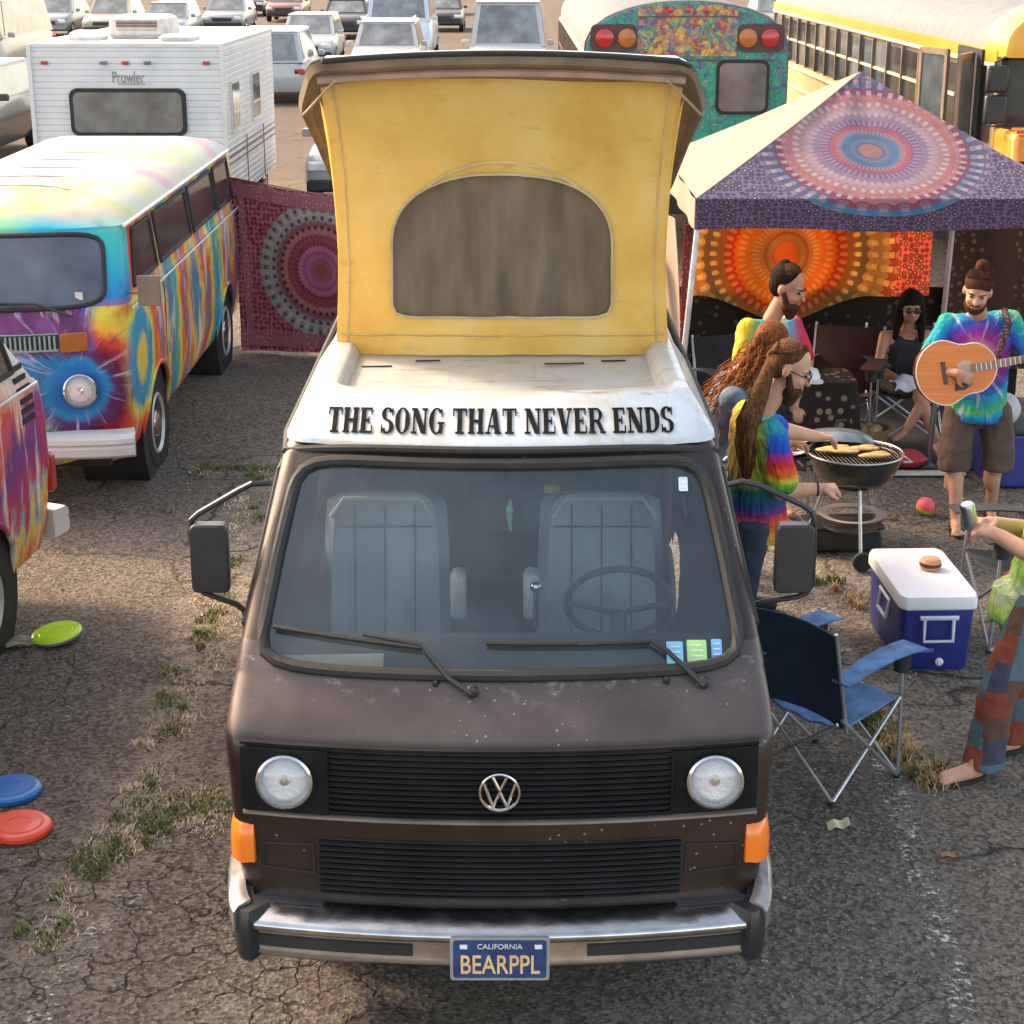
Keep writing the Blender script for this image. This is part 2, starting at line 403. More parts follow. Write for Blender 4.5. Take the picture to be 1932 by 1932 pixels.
def headlamp(parent, c, r, tilt=0.0, ring_m=chrome, ax=(0, -1, 0.08)):
    c = Vector(c) + Vector(ax).normalized() * .019
    h = MB().lathe([(r, -0.03), (r * 1.0, 0.0), (r * 0.98, 0.014), (r * 0.90, 0.018), (r * 0.86, 0.006), (r * 0.86, -0.02)], 40, c, ax, cap=False).build('headlight', ring_m, parent)
    MB().lathe([(r * 0.88, 0.008), (r * 0.8, 0.001), (r * 0.6, -0.003), (r * 0.35, -0.006), (0.001, -0.006)], 40, c, ax, cap=False).build('reflector', silver, h)
    MB().lathe([(0.001, 0.010), (r * 0.16, 0.008), (r * 0.20, -0.004)], 16, c, ax, cap=False).build('bulb_shield', chrome, h)
    MB().lathe([(r * 0.87, 0.004), (r * 0.7, 0.020), (r * 0.4, 0.031), (0.001, 0.035)], 40, c, ax, cap=False).build('lens', headlens, h)
    return h

# --- heavy slab-serif lettering, each stroke a small solid
def arc(cx, cy, rx, ry, a0, a1, t0, t1, n=14):
    """crescent stroke, thickness t1 at the sides, t0 at top/bottom"""
    out = []; inn = []
    for k in range(n + 1):
        a = R(lerp(a0, a1, k / n)); tx = lerp(t0, t1, abs(math.cos(a)))
        out.append((cx + rx * math.cos(a), cy + ry * math.sin(a)))
        inn.append((cx + (rx - tx) * math.cos(a), cy + (ry - tx * 0.62) * math.sin(a)))
    return [[out[k], out[k + 1], inn[k + 1], inn[k]] for k in range(n)]
def rc(x0, y0, x1, y1): return [(x0, y0), (x1, y0), (x1, y1), (x0, y1)]
def sl_(x0, x1, y0, y1, t): return [(x0, y0), (x0 + t, y0), (x1 + t, y1), (x1, y1)]
S_, B_ = 0.20, 0.085     # stem and bar
GL = {
 'T': (0.72, [rc(.235, 0, .485, 1), rc(.14, 0, .58, B_), rc(0, 1 - B_, .72, 1), rc(0, .70, .07, 1), rc(.65, .70, .72, 1)]),
 'H': (0.80, [rc(.055, 0, .285, 1), rc(.515, 0, .745, 1), rc(.2, .45, .6, .56), rc(0, 0, .34, B_), rc(.46, 0, .80, B_), rc(0, 1 - B_, .34, 1), rc(.46, 1 - B_, .80, 1)]),
 'E': (0.68, [rc(.06, 0, .30, 1), rc(0, 0, .66, B_), rc(0, 1 - B_, .63, 1), rc(.2, .46, .48, .55), rc(.59, 0, .66, .30), rc(.56, .72, .63, 1), rc(.44, .36, .50, .65)]),
 'N': (0.84, [rc(.09, 0, .19, 1), rc(.66, 0, .76, 1), sl_(.03, .52, 1, 0, .27), rc(0, 0, .30, B_), rc(0, 1 - B_, .26, 1), rc(.54, 1 - B_, .84, 1)]),
 'A': (0.80, [sl_(.08, .34, 0, 1, .09), sl_(.50, .32, 0, 1, .25), rc(.2, .26, .6, .34), rc(0, 0, .26, B_), rc(.46, 0, .80, B_)]),
 'V': (0.78, [sl_(.28, .03, 0, 1, .25), sl_(.36, .62, 0, 1, .09), rc(0, 1 - B_, .33, 1), rc(.50, 1 - B_, .78, 1)]),
 'O': (0.76, arc(.38, .5, .38, .52, 0, 360, .09, .245, 28)),
 'D': (0.76, [rc(.06, 0, .29, 1), rc(0, 0, .40, B_), rc(0, 1 - B_, .40, 1)] + arc(.36, .5, .40, .5, -90, 90, .11, .245, 16)),
 'G': (0.80, arc(.39, .5, .39, .52, 45, 335, .09, .245, 22) + [rc(.52, 0.02, .70, .42), rc(.44, .38, .80, .46), rc(.62, .64, .68, .98)]),
 'R': (0.84, [rc(.06, 0, .29, 1), rc(0, 0, .36, B_), rc(0, 1 - B_, .42, 1), rc(.2, .46, .44, .54), sl_(.62, .38, 0, .5, .20), rc(.58, 0, .86, B_)] + arc(.40, .73, .32, .27, -90, 90, .08, .19, 12)),
 'S': (0.66, arc(.33, .755, .31, .265, 20, 270, .10, .23, 16) + arc(.33, .26, .33, .28, -160, 90, .10, .23, 16) + [rc(.56, .68, .62, 1.0), rc(.02, 0, .08, .33)]),
}
def serif_text(txt, P, mb, space=0.34, gap=0.07):
    """lay txt over P(s in 0..1 across, t in 0..1 up) -> point, normal offset in z argument"""
    tot = 0; pos = []
    for ch in txt:
        if ch == ' ': tot += space; continue
        pos.append((ch, tot)); tot += GL[ch][0] + gap
    tot -= gap; k = 0
    for ch, x0 in pos:
        for poly in GL[ch][1]:
            k += 1; h = 0.0012 + (k % 9) * 0.00012
            mb.prism(poly, lambda x, y, d: P((x0 + x) / tot, y, d), 0.0, h)
    return mb

# ------------------------------------------------------------------ the brown camper van
VX, VY = -0.04, 5.025
van = thing('camper_van', 'brown camper van with raised yellow canvas roof and words on its white front rack', 'camper van', (VX, VY, 0))
T3 = [(0.28, .80, .18, .26, .08, 4.45), (0.42, .865, .14, .22, .08, 4.5), (0.60, .885, .125, .205, .08, 4.52), (0.87, .90, .12, .20, .07, 4.52),
      (1.095, .912, .13, .21, .07, 4.52), (1.12, .912, .145, .225, .07, 4.52), (1.20, .905, .215, .31, .07, 4.5), (1.262, .897, .275, .385, .07, 4.5), (1.275, .895, .285, .395, .07, 4.5),
      (1.29, .895, .31, .41, .06, 4.5), (1.60, .835, .585, .69, .055, 4.42), (1.88, .775, .85, .95, .055, 4.3), (1.925, .755, .89, .99, .06, 4.27), (1.945, .70, .93, 1.03, .07, 4.22)]
mb_ = M('brown_van_paint', 0.36, 0.25, coat=0.25)
a = mb_.noise(3.0, 6); b = mb_.noise(60, 2); x, y, z = mb_.xyz()
c1 = mb_.ramp(a, [(0.3, (0.020, 0.011, 0.008)), (0.6, (0.036, 0.021, 0.016)), (0.8, (0.065, 0.042, 0.034))])
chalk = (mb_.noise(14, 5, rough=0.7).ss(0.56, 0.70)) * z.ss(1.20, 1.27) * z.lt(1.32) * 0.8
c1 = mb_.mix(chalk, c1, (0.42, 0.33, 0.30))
sky_sheen = z.ss(1.115, 1.135) * z.lt(1.36) * (a * 1.1)  # sloping panel under the windscreen coloured lighter, standing in for reflected sky
c1 = mb_.mix(sky_sheen.clamp() * .85, c1, (0.145, 0.115, 0.110))
c1 = mb_.mix((mb_.noise(170, 2) - .4) * .9, c1, (.03, .022, .02))
rust = mb_.noise(11, 5, rough=.75).ss(.60, .68) * z.ss(.62, .50) * .8
c1 = mb_.mix(rust, c1, (.30, .14, .05))
chips = mb_.voro(28, 'F1').lt(0.12) * mb_.noise(3, 2).gt(0.52)
c1 = mb_.mix(chips * 0.6, c1, (0.36, 0.33, 0.31)); mb_.col(c1)
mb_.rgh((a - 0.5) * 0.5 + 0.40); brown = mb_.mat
def T3skip(c, side, front):
    if front and 1.29 < c.z < 1.88: return True
    if side and 1.36 < c.z < 1.80:
        if 1.0 + (1.8 - c.z) * -0.9 < c.y < 1.75 or 1.9 < c.y < 2.95 or 3.1 < c.y < 4.15: return True
    if abs(c.y - kf(T3, c.z)[4]) < 0.02 and 1.36 < c.z < 1.78 and abs(c.x) < 0.62: return True
    return False
zs = [0.28, .35, .42, .5, .6, .7, .8, .87, .95, 1.02, 1.09, 1.12, 1.16, 1.2, 1.262, 1.275, 1.29, 1.36, 1.45, 1.55, 1.6, 1.7, 1.80, 1.88, 1.925, 1.945]
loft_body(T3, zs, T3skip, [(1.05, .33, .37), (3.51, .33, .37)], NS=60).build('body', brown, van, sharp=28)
P = frontP(T3, 1.29, 1.88)
wc = (0.0, 0.5); win = lambda a: supr(a, 0.985, 0.487, 10)
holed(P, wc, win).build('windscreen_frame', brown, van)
seal = loop_tube(outline(frontP(T3, 1.29, 1.88, 0.006), wc, win, 120), 0.022, 8).build('windscreen_seal', black_rubber, van)
pane(P, wc, win).build('windscreen', glass('windscreen_glass', (0.93, 0.97, 0.97), 0.07, (0.26, 0.38, 0.46), 0.05), van)
# side and rear windows
def sidewin(parent, tab, s, y0, y1, z0, z1, mat, trim=True, nm='window', sk0=0.0, off=0.0):
    f = lambda u, v: Vector((s * (kf(tab, lerp(z0, z1, v))[0] + off), lerp(y0 + sk0 * v, y1, u), lerp(z0, z1, v)))
    fr = MB()
    cs = [f(0, 0), f(1, 0), f(1, 1), f(0, 1)]
    for k in range(4): fr.tube([cs[k], cs[(k + 1) % 4]], 0.016, 6)
    g = fr.build(nm, black_rubber, parent)
    MB().sheet(lambda u, v: f(u, v), 4, 4).build('pane', mat, g)
for s in (-1, 1):
    sidewin(van, T3, s, 0.62, 1.75, 1.36, 1.80, clear_glass, sk0=0.38)
    sidewin(van, T3, s, 1.9, 2.95, 1.36, 1.80, dark_glass, off=0.004); sidewin(van, T3, s, 3.1, 4.15, 1.36, 1.80, dark_glass, off=0.004)
    wheel(van, (s * 0.78, 1.05, .325), .325, .19, s); wheel(van, (s * 0.78, 3.51, .325), .325, .19, s)
    # door seams
    MB().tube([(s * (kf(T3, zz)[0] + .001), 1.82, zz) for zz in (.42, .7, 1.0, 1.2, 1.36, 1.6, 1.85)], 0.005, 4).build('door_seam', black_rubber, van)
MB().box((0, 2.4, 0.45), (1.5, 3.8, 0.06)).box((0, 2.3, .36), (1.2, 4.0, .12)).build('floor_pan', dark_in, van)
MB().box((0, 4.35, 1.57), (1.2, 0.01, 0.42)).build('rear_window', clear_glass, van)
# rain gutter
g = MB(); w_ = lambda z: kf(T3, z)
gp = [Vector((x, 0.86 + 0.115 * (x / .73) ** 2, 1.915 - 0.03 * (x / .73) ** 4)) for x in [lerp(-.765, .765, k / 30) for k in range(31)]]
gp = [Vector((-.785, 4.1, 1.90)), Vector((-.785, 1.2, 1.895))] + gp + [Vector((.785, 1.2, 1.895)), Vector((.785, 4.1, 1.90))]
g.tube(gp, 0.016, 8).build('rain_gutter', black_rubber, van)
# upper grille: backing, slats, badge
def fy(x, z): w, yc, ye, r, yr = kf(T3, z); return yc + (ye - yc) * (x / (w - r)) ** 2
gm = worn('grille_black', (0.009, 0.009, 0.010), 0.75, var=0.4, spec=.2)
MB().sheet(lambda u, v: (lerp(-.83, .83, u), fy(lerp(-.83, .83, u), .99) - 0.006, lerp(.872, 1.108, v)), 30, 2, 0.0).build('grille_backing', dark_in, van)
def slat(name, x0, x1, z, h, dpt, zt=None, mat=gm, parent=van, off=0.008, curve=None):
    rr = []
    for k in range(13):
        x = lerp(x0, x1, k / 12); y = fy(x, z) - off
        rr.append([Vector((x, y, z - h / 2)), Vector((x, y - dpt, z - h / 2 + h * .25)), Vector((x, y - dpt, z + h / 2)), Vector((x, y, z + h / 2))])
    return MB().rings(rr).build(name, mat, parent, smooth=False)
for k in range(11): slat('slat', -.56, .56, .888 + k * .0205, .0085, .016)
slat('grille_frame', -.85, .85, 1.112, .014, .024); slat('grille_frame', -.85, .85, .868, .012, .024, mat=worn('grille_trim', (0.20, 0.17, 0.15), 0.4))
for s in (-1, 1):
    x0, x1 = (s * .56, s * .85)
    MB().sheet(lambda u, v: (lerp(x0, x1, u), fy(lerp(x0, x1, u), .99) - 0.016, lerp(.878, 1.104, v)), 8, 1, 0.01).build('headlight_surround', gm, van)
    MB().tube([(s * .565, fy(.565, 1) - .02, .9), (s * .565, fy(.565, 1) - .02, 1.09)], .006, 6).build('surround_edge', gm, van)
    headlamp(van, (s * .703, fy(.70, 1.0) - .026, 1.0), .095)
def emblem(parent, c, r):
    mb = MB(); cx, cy, cz = c
    mb.tube([(cx + r * math.cos(a), cy, cz + r * math.sin(a)) for a in [2 * PI * k / 40 for k in range(41)]], r * .085, 8, False)
    q = lambda x, z: (cx + x * r, cy - .001, cz + z * r)
    for pts in ([(-.36, .86), (0, .10), (.36, .86)], [(-.80, .50), (-.36, -.80), (0, .02), (.36, -.80), (.80, .50)]):
        for p0, p1 in zip(pts, pts[1:]): mb.tube([q(*p0), q(*p1)], r * .085, 6)
    return mb.build('round_badge', chrome, parent)
emblem(van, (0.0, .088, .985), .064)
# lower grille
MB().sheet(lambda u, v: (lerp(-.60, .60, u), fy(lerp(-.60, .60, u), .67) - 0.004, lerp(.572, .782, v)), 24, 2).build('grille_backing', dark_in, van)
for k in range(10): slat('slat', -.60, .60, .582 + k * .0212, .0085, .013, off=.005)
for s in (-1, 1):
    pts = [(s * a_, fy(a_, b_) - .003, b_) for a_, b_ in ((.62, .645), (.79, .655), (.79, .745), (.62, .755), (.62, .645))]
    MB().tube(pts, 0.005, 6).build('panel_groove', dark_in, van)
    # corner indicators wrap the corner
    rr = []
    for zz, g_ in ((.668, 0), (.675, .018), (.745, .018), (.800, .010), (.812, 0)):
        L = [];
        for k in range(9):
            if k < 4: x = lerp(.822, .835, k / 3); y = fy(x, .74) - g_
            else: a = PI / 2 * (k - 3) / 5 ; x = .835 + (.060 + g_) * math.sin(a); y = .19 + .09 - (.085 + g_) * math.cos(a) if k < 8 else .30
            L.append(Vector((s * x, y, zz)))
        L += [Vector((s * .82, .32, zz)), Vector((s * .81, .24, zz))]; rr.append(L)
    ind = MB().rings(rr).build('turn_signal', amber, van, sharp=50)
# bumper
prof = [(.17, .545), (.10, .543), (.085, .536), (.014, .512), (.002, .503), (.000, .484), (.010, .474), (.026, .468), (.030, .395), (.024, .385), (.034, .366), (.09, .362)]
rr = []
for k in range(31):
    x = lerp(-.835, .835, k / 30); bow = .085 * (x / .835) ** 2
    rr.append([Vector((x, yy + bow, zz)) for yy, zz in prof])
bump = MB().rings(rr, False, False).build('front_bumper', worn('bumper_chrome', (0.50, 0.50, 0.51), 0.16, 1.0, var=0.3, bump=0.25, bscale=9), van, sharp=60)
for x0, x1 in ((-.82, -.29), (.29, .82)):
    rr = []
    for k in range(9):
        x = lerp(x0, x1, k / 8); bow = .085 * (x / .835) ** 2 + .030
        rr.append([Vector((x, bow, .408)), Vector((x, bow - .012, .414)), Vector((x, bow - .012, .452)), Vector((x, bow, .458))])
    MB().rings(rr).build('rubber_strip', black_rubber, bump)
for s in (-1, 1):
    rr = []
    for k in range(9):
        t = k / 8; a = PI / 2 * t; x = .832 + .085 * math.sin(a) ** .8; y = .080 + .32 * (1 - math.cos(a)) + (.10 * t if k == 8 else 0)
        zt = lerp(.548, .60, max(0, t - .3) / .7)
        rr.append([Vector((s * x, y, .362)), Vector((s * x, y - .012 * (1 - t), .38)), Vector((s * (x + .012 * t), y - .02 * (1 - t), .52)), Vector((s * x, y, zt)), Vector((s * (x - .06), y + .07 * (1 - t), zt)), Vector((s * (x - .06), y + .07, .37))])
    cp = MB().rings(rr).build('bumper_cap', black_plastic, van, sharp=50)
    rr = []
    for k in range(8):
        t = lerp(.25, 1.0, k / 7); a = PI / 2 * t; x = .832 + .085 * math.sin(a) ** .8 + .014; y = .080 + .32 * (1 - math.cos(a)) - .010 + (.02 if k == 7 else 0); zt = lerp(.552, .625, max(0, t - .3) / .7)
        rr.append([Vector((s * x, y, .478)), Vector((s * x, y - .004, zt - .01)), Vector((s * (x - .012), y + .01, zt + .006)), Vector((s * (x - .05), y + .05, zt + .008)), Vector((s * (x - .05), y + .05, .478))])
    MB().rings(rr).build('cap_cover', worn('cap_metal', (.42, .40, .38), .35, .7, var=.3), cp, sharp=50)
# number plate
plate = MB().prism(rrect(.325, .160, .012), lambda x, y, d: Vector((x, -.030 + d, .448 + y)), 0, -.012).build('license_plate', worn('plate_frame', (.40, .42, .48), .4, .5), van)
pm = M('plate_blue', .45); pm.col(pm.ramp(pm.noise(18, 4), [(.3, (.012, .035, .11)), (.7, (.03, .075, .22))]))
MB().prism(rrect(.305, .140, .010), lambda x, y, d: Vector((x, -.0425 + d, .448 + y)), 0, -.002).build('plate_face', pm.mat, plate)
def text_obj(txt, size, mat, parent, loc, rot, name='lettering', wide=1.0, ext=.0012, bold=0.0):
    cu = bpy.data.curves.new(name, 'FONT'); cu.body = txt; cu.size = size; cu.extrude = ext; cu.align_x = 'CENTER'; cu.align_y = 'CENTER'; cu.offset = bold
    o = bpy.data.objects.new(name, cu); C.objects.link(o); dg = bpy.context.evaluated_depsgraph_get()
    me = bpy.data.meshes.new_from_object(o.evaluated_get(dg)); bpy.data.objects.remove(o)
    me.materials.clear(); me.materials.append(mat)
    o = bpy.data.objects.new(name, me); C.objects.link(o); o.parent = parent; o.location = loc; o.rotation_euler = rot; o.scale = (wide, 1, 1); return o
gold = worn('plate_gold', (.85, .52, .22), .5); pw = worn('plate_white', (.75, .75, .78), .5)
text_obj('BEARPPL', .098, gold, plate, (0, -.0450, .425), (PI / 2, 0, 0), wide=.70, bold=.0008)
text_obj('CALIFORNIA', .026, pw, plate, (0, -.0450, .495), (PI / 2, 0, 0), wide=1.0)
for x_ in (-.118, .126): MB().box((x_, -.0455, .495), (.024, .001, .016)).build('plate_sticker', pw, plate)
# washer jets, wipers, aerial
for x, y, z in ((-.213, .30, 1.272), (.552, .33, 1.272)): MB().lathe([(.014, 0), (.012, .012), (.005, .02)], 10, (x, y, z), (0, -.6, .8)).build('washer_jet', black_plastic, van)
Pw = frontP(T3, 1.29, 1.88, 0.03)
def onw(x, z): w, yc, ye, r, yr = kf(T3, z); s_ = x / (w - r); return Vector((x, yc + (ye - yc) * s_ * s_ - .034, z))
for arm, bl in ((((-.09, 1.262), (-.17, 1.30), (-.262, 1.385), (-.46, 1.405)), ((-.765, 1.408), (-.262, 1.375))), (((.678, 1.262), (.555, 1.36), (.50, 1.388), (.26, 1.385)), ((-.045, 1.39), (.50, 1.382)))):
    wi = MB().tube([onw(*p) for p in arm], [.011, .009, .007, .006], 8).lathe([(.02, 0), (.02, .03), (.012, .04)], 12, onw(*arm[0]) + Vector((0, .03, -.01)), (0, -.7, .7)).build('wiper_arm', black_plastic, van)
    n_ = 8; MB().tube([onw(lerp(bl[0][0], bl[1][0], k / n_), lerp(bl[0][1], bl[1][1], k / n_)) + Vector((0, .006, 0)) for k in range(n_ + 1)], .010, 6).build('wiper_blade', black_rubber, wi)
MB().tube([(.865, .40, 1.20), (.858, .45, 1.28), (.845, .50, 1.36)], [.012, .006, .004], 8).build('aerial', dull_metal, van)
# door mirrors
for s, A_ in ((-1, [(-.80, .80, 1.816), (-.862, .77, 1.822), (-.905, .77, 1.80), (-1.05, .77, 1.715), (-1.078, .77, 1.69), (-1.085, .77, 1.64), (-1.068, .77, 1.45), (-1.05, .77, 1.42), (-.935, .77, 1.376), (-.912, .77, 1.355), (-.90, .78, 1.31)]),
               (1, [(.795, .80, 1.81), (.84, .78, 1.828), (.90, .77, 1.815), (1.05, .77, 1.745), (1.085, .77, 1.72), (1.095, .77, 1.68), (1.10, .77, 1.45), (1.08, .77, 1.42), (1.05, .77, 1.405), (.93, .77, 1.385), (.885, .79, 1.36)])):
    mi = MB().tube(A_, .011, 8).build('door_mirror', black_plastic, van)
    c_ = Vector((s * 1.012 if s < 0 else 1.022, .75, 1.565))
    MB().prism(rrect(.128, .245, .022), lambda x, y, d: c_ + Vector((x * (1 - d * 1.2), d * .9, y * (1 - d * .5))), -.05, .03).build('mirror_housing', black_plastic, mi, bevel=.008)
    MB().prism(rrect(.112, .225, .016), lambda x, y, d: c_ + Vector((x, .9 * .03 + .003 + d, y)), 0, .002).build('mirror_glass', chrome, mi)
# cab interior
seat_m = worn('grey_vinyl', (.34, .40, .44), .55, var=.12); 
cab = worn('cab_trim', (.05, .055, .06), .7)
for cx in (-.47, .40):
    st = MB().box((cx, 1.40, .72), (.50, .52, .16)).build('front_seat', seat_m, van, bevel=.05)
    MB().sheet(lambda u, v: (cx + (u - .5) * .44 * (1 - .12 * v ** 4), 1.50 + .16 * v - .04 * math.sin(PI * u) ** .5 * -1, .76 + .74 * v - .03 * (2 * u - 1) ** 6), 12, 10, .10).build('seat_back', seat_m, st, sharp=60)
    MB().tube([(cx - .20, 1.50, 1.46), (cx - .15, 1.52, 1.53), (cx + .15, 1.52, 1.53), (cx + .20, 1.50, 1.46)], .012, 8).build('piping', worn('seat_piping', (.5, .5, .48), .5), st)
    for q in (-.12, 0, .12): MB().tube([(cx + q, 1.499 + .16 * k / 8, .80 + .66 * k / 8) for k in range(9)], .003, 5).build('seat_seam', cab, st)
    for zz in (.95, 1.38): MB().tube([(cx - .19, 1.492 + .16 * (zz - .76) / .74, zz), (cx + .19, 1.492 + .16 * (zz - .76) / .74, zz)], .003, 5).build('seat_seam', cab, st)
    ax_ = cx + (.30 if cx < 0 else -.285)
    MB().box((ax_, 1.42, 1.17), (.062, .12, .20)).build('armrest', worn('armrest_cream', (.42, .42, .40), .5), st, bevel=.025)
sw = Vector((.43, .98, 1.30))
MB().tube([sw + Vector((.19 * math.cos(a), .09 * math.sin(a) * -1, .165 * math.sin(a))) for a in [2 * PI * k / 32 for k in range(33)]], .013, 8).tube([sw + Vector((-.18, 0, 0)), sw + Vector((0, -.03, -.03)), sw + Vector((.18, 0, 0))], .012, 6).tube([sw + Vector((0, -.02, -.03)), sw + Vector((0, -.35, -.35))], .03, 8).build('steering_wheel', cab, van)
MB().sheet(lambda u, v: (lerp(-.78, .78, u), lerp(.36, .85, v), 1.235 + .02 * math.sin(PI * v)), 8, 4, .22).build('dashboard', cab, van)
MB().prism(rrect(.27, .065, .02), lambda x, y, d: Vector((.02 + x, .95 + d, 1.74 + y)), 0, .02).tube([(.02, .96, 1.76), (.02, .93, 1.86)], .008, 6).build('rear_view_mirror', black_plastic, van)
MB().tube([(.035, .97, 1.71), (.03, .97, 1.64), (.035, .97, 1.58)], [.004, .012, .003], 6).ell((.03, .97, 1.66), (.014, .014, .022)).build('hanging_charm', worn('charm_green', (.18, .45, .32), .4), van)
MB().box((0, 3.6, 1.0), (1.5, .7, .9)).build('rear_cabinet', worn('cabinet_wood', (.34, .31, .26), .6), van)
for s_ in (-1, 1): MB().sheet(lambda u, v: (s_ * (.78 - .06 * v), lerp(2.0, 4.1, u) , lerp(1.30, 1.82, v) ), 30, 2, .01).build('side_curtain', worn('curtain_tan', (.42, .38, .30), .8), van)
MB().box((0, 2.9, 1.16), (1.2, .5, .35)).build('bench_back', worn('bench_green', (.20, .24, .22), .8), van, bevel=.05)
MB().box((.13, 1.95, 1.44), (.22, .04, .03)).build('curtain_rail', worn('pale_wood', (.75, .52, .25), .5), van)
MB().tube([(.13, 1.1, 1.16), (.13, 1.12, 1.30)], .012, 8).ell((.13, 1.12, 1.31), .022).build('gear_lever', chrome, van)
MB().box((-.58, .50, 1.262), (.36, .12, .02), (0, 0, .05)).build('dashboard_papers', worn('papers_cream', (.68, .58, .42), .7), van)
# stickers on the glass
for x, z, w_h, c_ in ((.585, 1.345, (.055, .058), (.15, .42, .62)), (.660, 1.345, (.066, .058), (.28, .50, .20)), (.728, 1.345, (.036, .054), (.12, .30, .60)), (.640, 1.80, (.032, .04), (.6, .7, .78))):
    o_ = onw(x, z); st = MB().prism(rrect(w_h[0], w_h[1], .004), lambda a_, b_, d: o_ + Vector((a_, .024 + d + b_ * .93, b_)), 0, -.002).build('windscreen_sticker', worn('sticker_ink', c_, .4), van)
    for q in range(3): MB().box(o_ + Vector((0, .0205 + (.016 - q * .014) * .93, .016 - q * .014)), (w_h[0] * .6, .001, .004)).build('sticker_print', pw, st)

# white roof rack with the words
RK = [(1.915, .772, .855, .965, .10, 2.3), (1.935, .770, .865, .970, .11, 2.3), (2.03, .705, 1.045, 1.13, .12, 2.3), (2.047, .69, 1.085, 1.165, .13, 2.3)]
wm = M('rack_white', .38, coat=.3); a = wm.noise(4, 6, rough=.7); x, y, z = wm.xyz()
stain = wm.noise(9, 6, v=wm.vec(x * 0.35, y * 1.6, z), rough=.8).ss(.56, .68) * y.gt(1.12)
wcol = wm.ramp(a, [(.3, (.46, .51, .55)), (.7, (.56, .62, .68))]); tray = y.ss(1.20, 1.30) * z.lt(2.045); wcol = wm.mix(tray * .55, wcol, (.40, .42, .42)); wcol = wm.mix(wm.noise(5, 6, rough=.8).ss(.46, .60) * .55, wcol, (.42, .37, .29)); wcol = wm.mix(stain * .9, wcol, (.12, .09, .07)); drip = wm.noise(1.0, 4, v=wm.vec(x * 26, y * 1.5, z * 1.5)).ss(.60, .70) * .4; wcol = wm.mix(drip, wcol, (.34, .30, .25)); wm.col(wcol); white_rack = wm.mat
outer = [ring(RK, z_, 20) for z_ in (1.915, 1.925, 1.935, 1.98, 2.03, 2.04, 2.047)]
n_ = len(outer[0])
def inset(rg, cx, cy, fx, fy_, z_): return [Vector((cx + (p.x - cx) * fx, cy + (p.y - cy) * fy_, z_)) for p in rg]
top = outer[-1]
rings_ = outer + [inset(top, 0, 1.70, .90, .86, 2.05), inset(top, 0, 1.70, .87, .82, 2.035), inset(top, 0, 1.70, .85, .79, 1.995), inset(top, 0, 1.70, .3, .3, 1.99)]
rack = MB().rings(rings_, True, True).build('roof_rack', white_rack, van, sharp=40)
def Prk(s, t, d):
    x = lerp(-.618, .618, s); z = lerp(1.948, 2.010, t) + .012 * (1 - (x / .62) ** 2); w, yc, ye, r, yr = kf(RK, z)
    y = yc + (ye - yc) * (x / (w - r)) ** 2
    return Vector((x, y - d * .83 - .004, z + d * .55 + .0025))
serif_text('THE SONG THAT NEVER ENDS', Prk, MB()).build('lettering', worn('letter_black', (.012, .011, .010), .9, var=.5, scale=30, spec=.1), rack, smooth=False)
for xx, yy, l_ in ((.25, 1.85, .16), (.45, 1.9, .10), (-.30, 1.9, .1), (-.5, 1.8, .12)):
    MB().box((xx, yy, 2.0 - .003), (l_, .012, .004), (0, 0, .08)).build('rack_bolt_strip', black_rubber, rack)
# raised roof: canvas, window screen, lid
BH = Vector((0, 4.35, 2.10)); AL = math.atan2(1.085, 2.62)
def lidp(x, v, h=0.0): return Vector((x, BH.y - v * math.cos(AL) - h * math.sin(AL) * -0 + h * math.sin(AL), BH.z + v * math.sin(AL) + h * math.cos(AL)))
cm = M('yellow_canvas', .8, spec=.2); x, y, z = cm.xyz()
weave = (x * 900).sin() * (z * 900).sin()
st_ = cm.noise(3.2, 5, v=cm.vec(x, y, z * .8))
cc = cm.ramp(st_, [(.25, (.80, .50, .12)), (.5, (.93, .66, .20)), (.75, (.97, .76, .33))])
cc = cm.mix(cm.noise(10, 6, rough=.7, v=cm.vec(x * .6, y, z * 2.0)).ss(.58, .72) * .35, cc, (.42, .28, .10))
cm.col(cc); cm.bump(cm.noise(220, 2) * .6 + cm.noise(7, 4, v=cm.vec(x * .5, y, z)) * 1.4, .35, .01)
tl = cm.n('ShaderNodeBsdfTranslucent'); cm.nt.links.new(cc, tl.inputs[0]); ms = cm.n('ShaderNodeMixShader'); ms.inputs[0].default_value = .45
cm.nt.links.new(cm.b.outputs[0], ms.inputs[1]); cm.nt.links.new(tl.outputs[0], ms.inputs[2]); cm.nt.links.new(ms.outputs[0], cm.nt.nodes['Material Output'].inputs[0]); canvas = cm.mat
ytop = BH.y - 2.78 * math.cos(AL); ztop = BH.z + 2.78 * math.sin(AL) - .045
def PT(s, t):
    wv = .685 - .035 * math.sin(PI * t) + .012 * t
    z = lerp(2.0, ztop, t); y = lerp(1.99, ytop, t) + .03 * math.sin(PI * t) * (1 - s * s) + .010 * math.sin(9 * s + 5 * t) * t * (1 - t) * 2 + .006 * math.sin(6 * s - 14 * t) + .005 * math.sin(19 * s + 9 * t) * (1 - t)
    y += .006 * math.sin(25 * s * (1 + .3 * t)) * math.exp(-((t - .70) / .06) ** 2) * (1 - s * s)
    return Vector((s * wv, y + .05 * s ** 8, z))
cw = (0.0, .405); dwin = lambda a: supr(a, .668, .262, 2.35, .262, 14)
tent = holed(PT, cw, dwin, 120, 14).build('canvas_front', canvas, van, sharp=80)
MB().tube([p + Vector((0, -.006, 0)) for p in outline(PT, cw, dwin, 120)] + [outline(PT, cw, dwin, 120)[0] + Vector((0, -.006, 0))], .005, 6).build('screen_piping', worn('pale_piping', (.46, .38, .24), .7), tent)
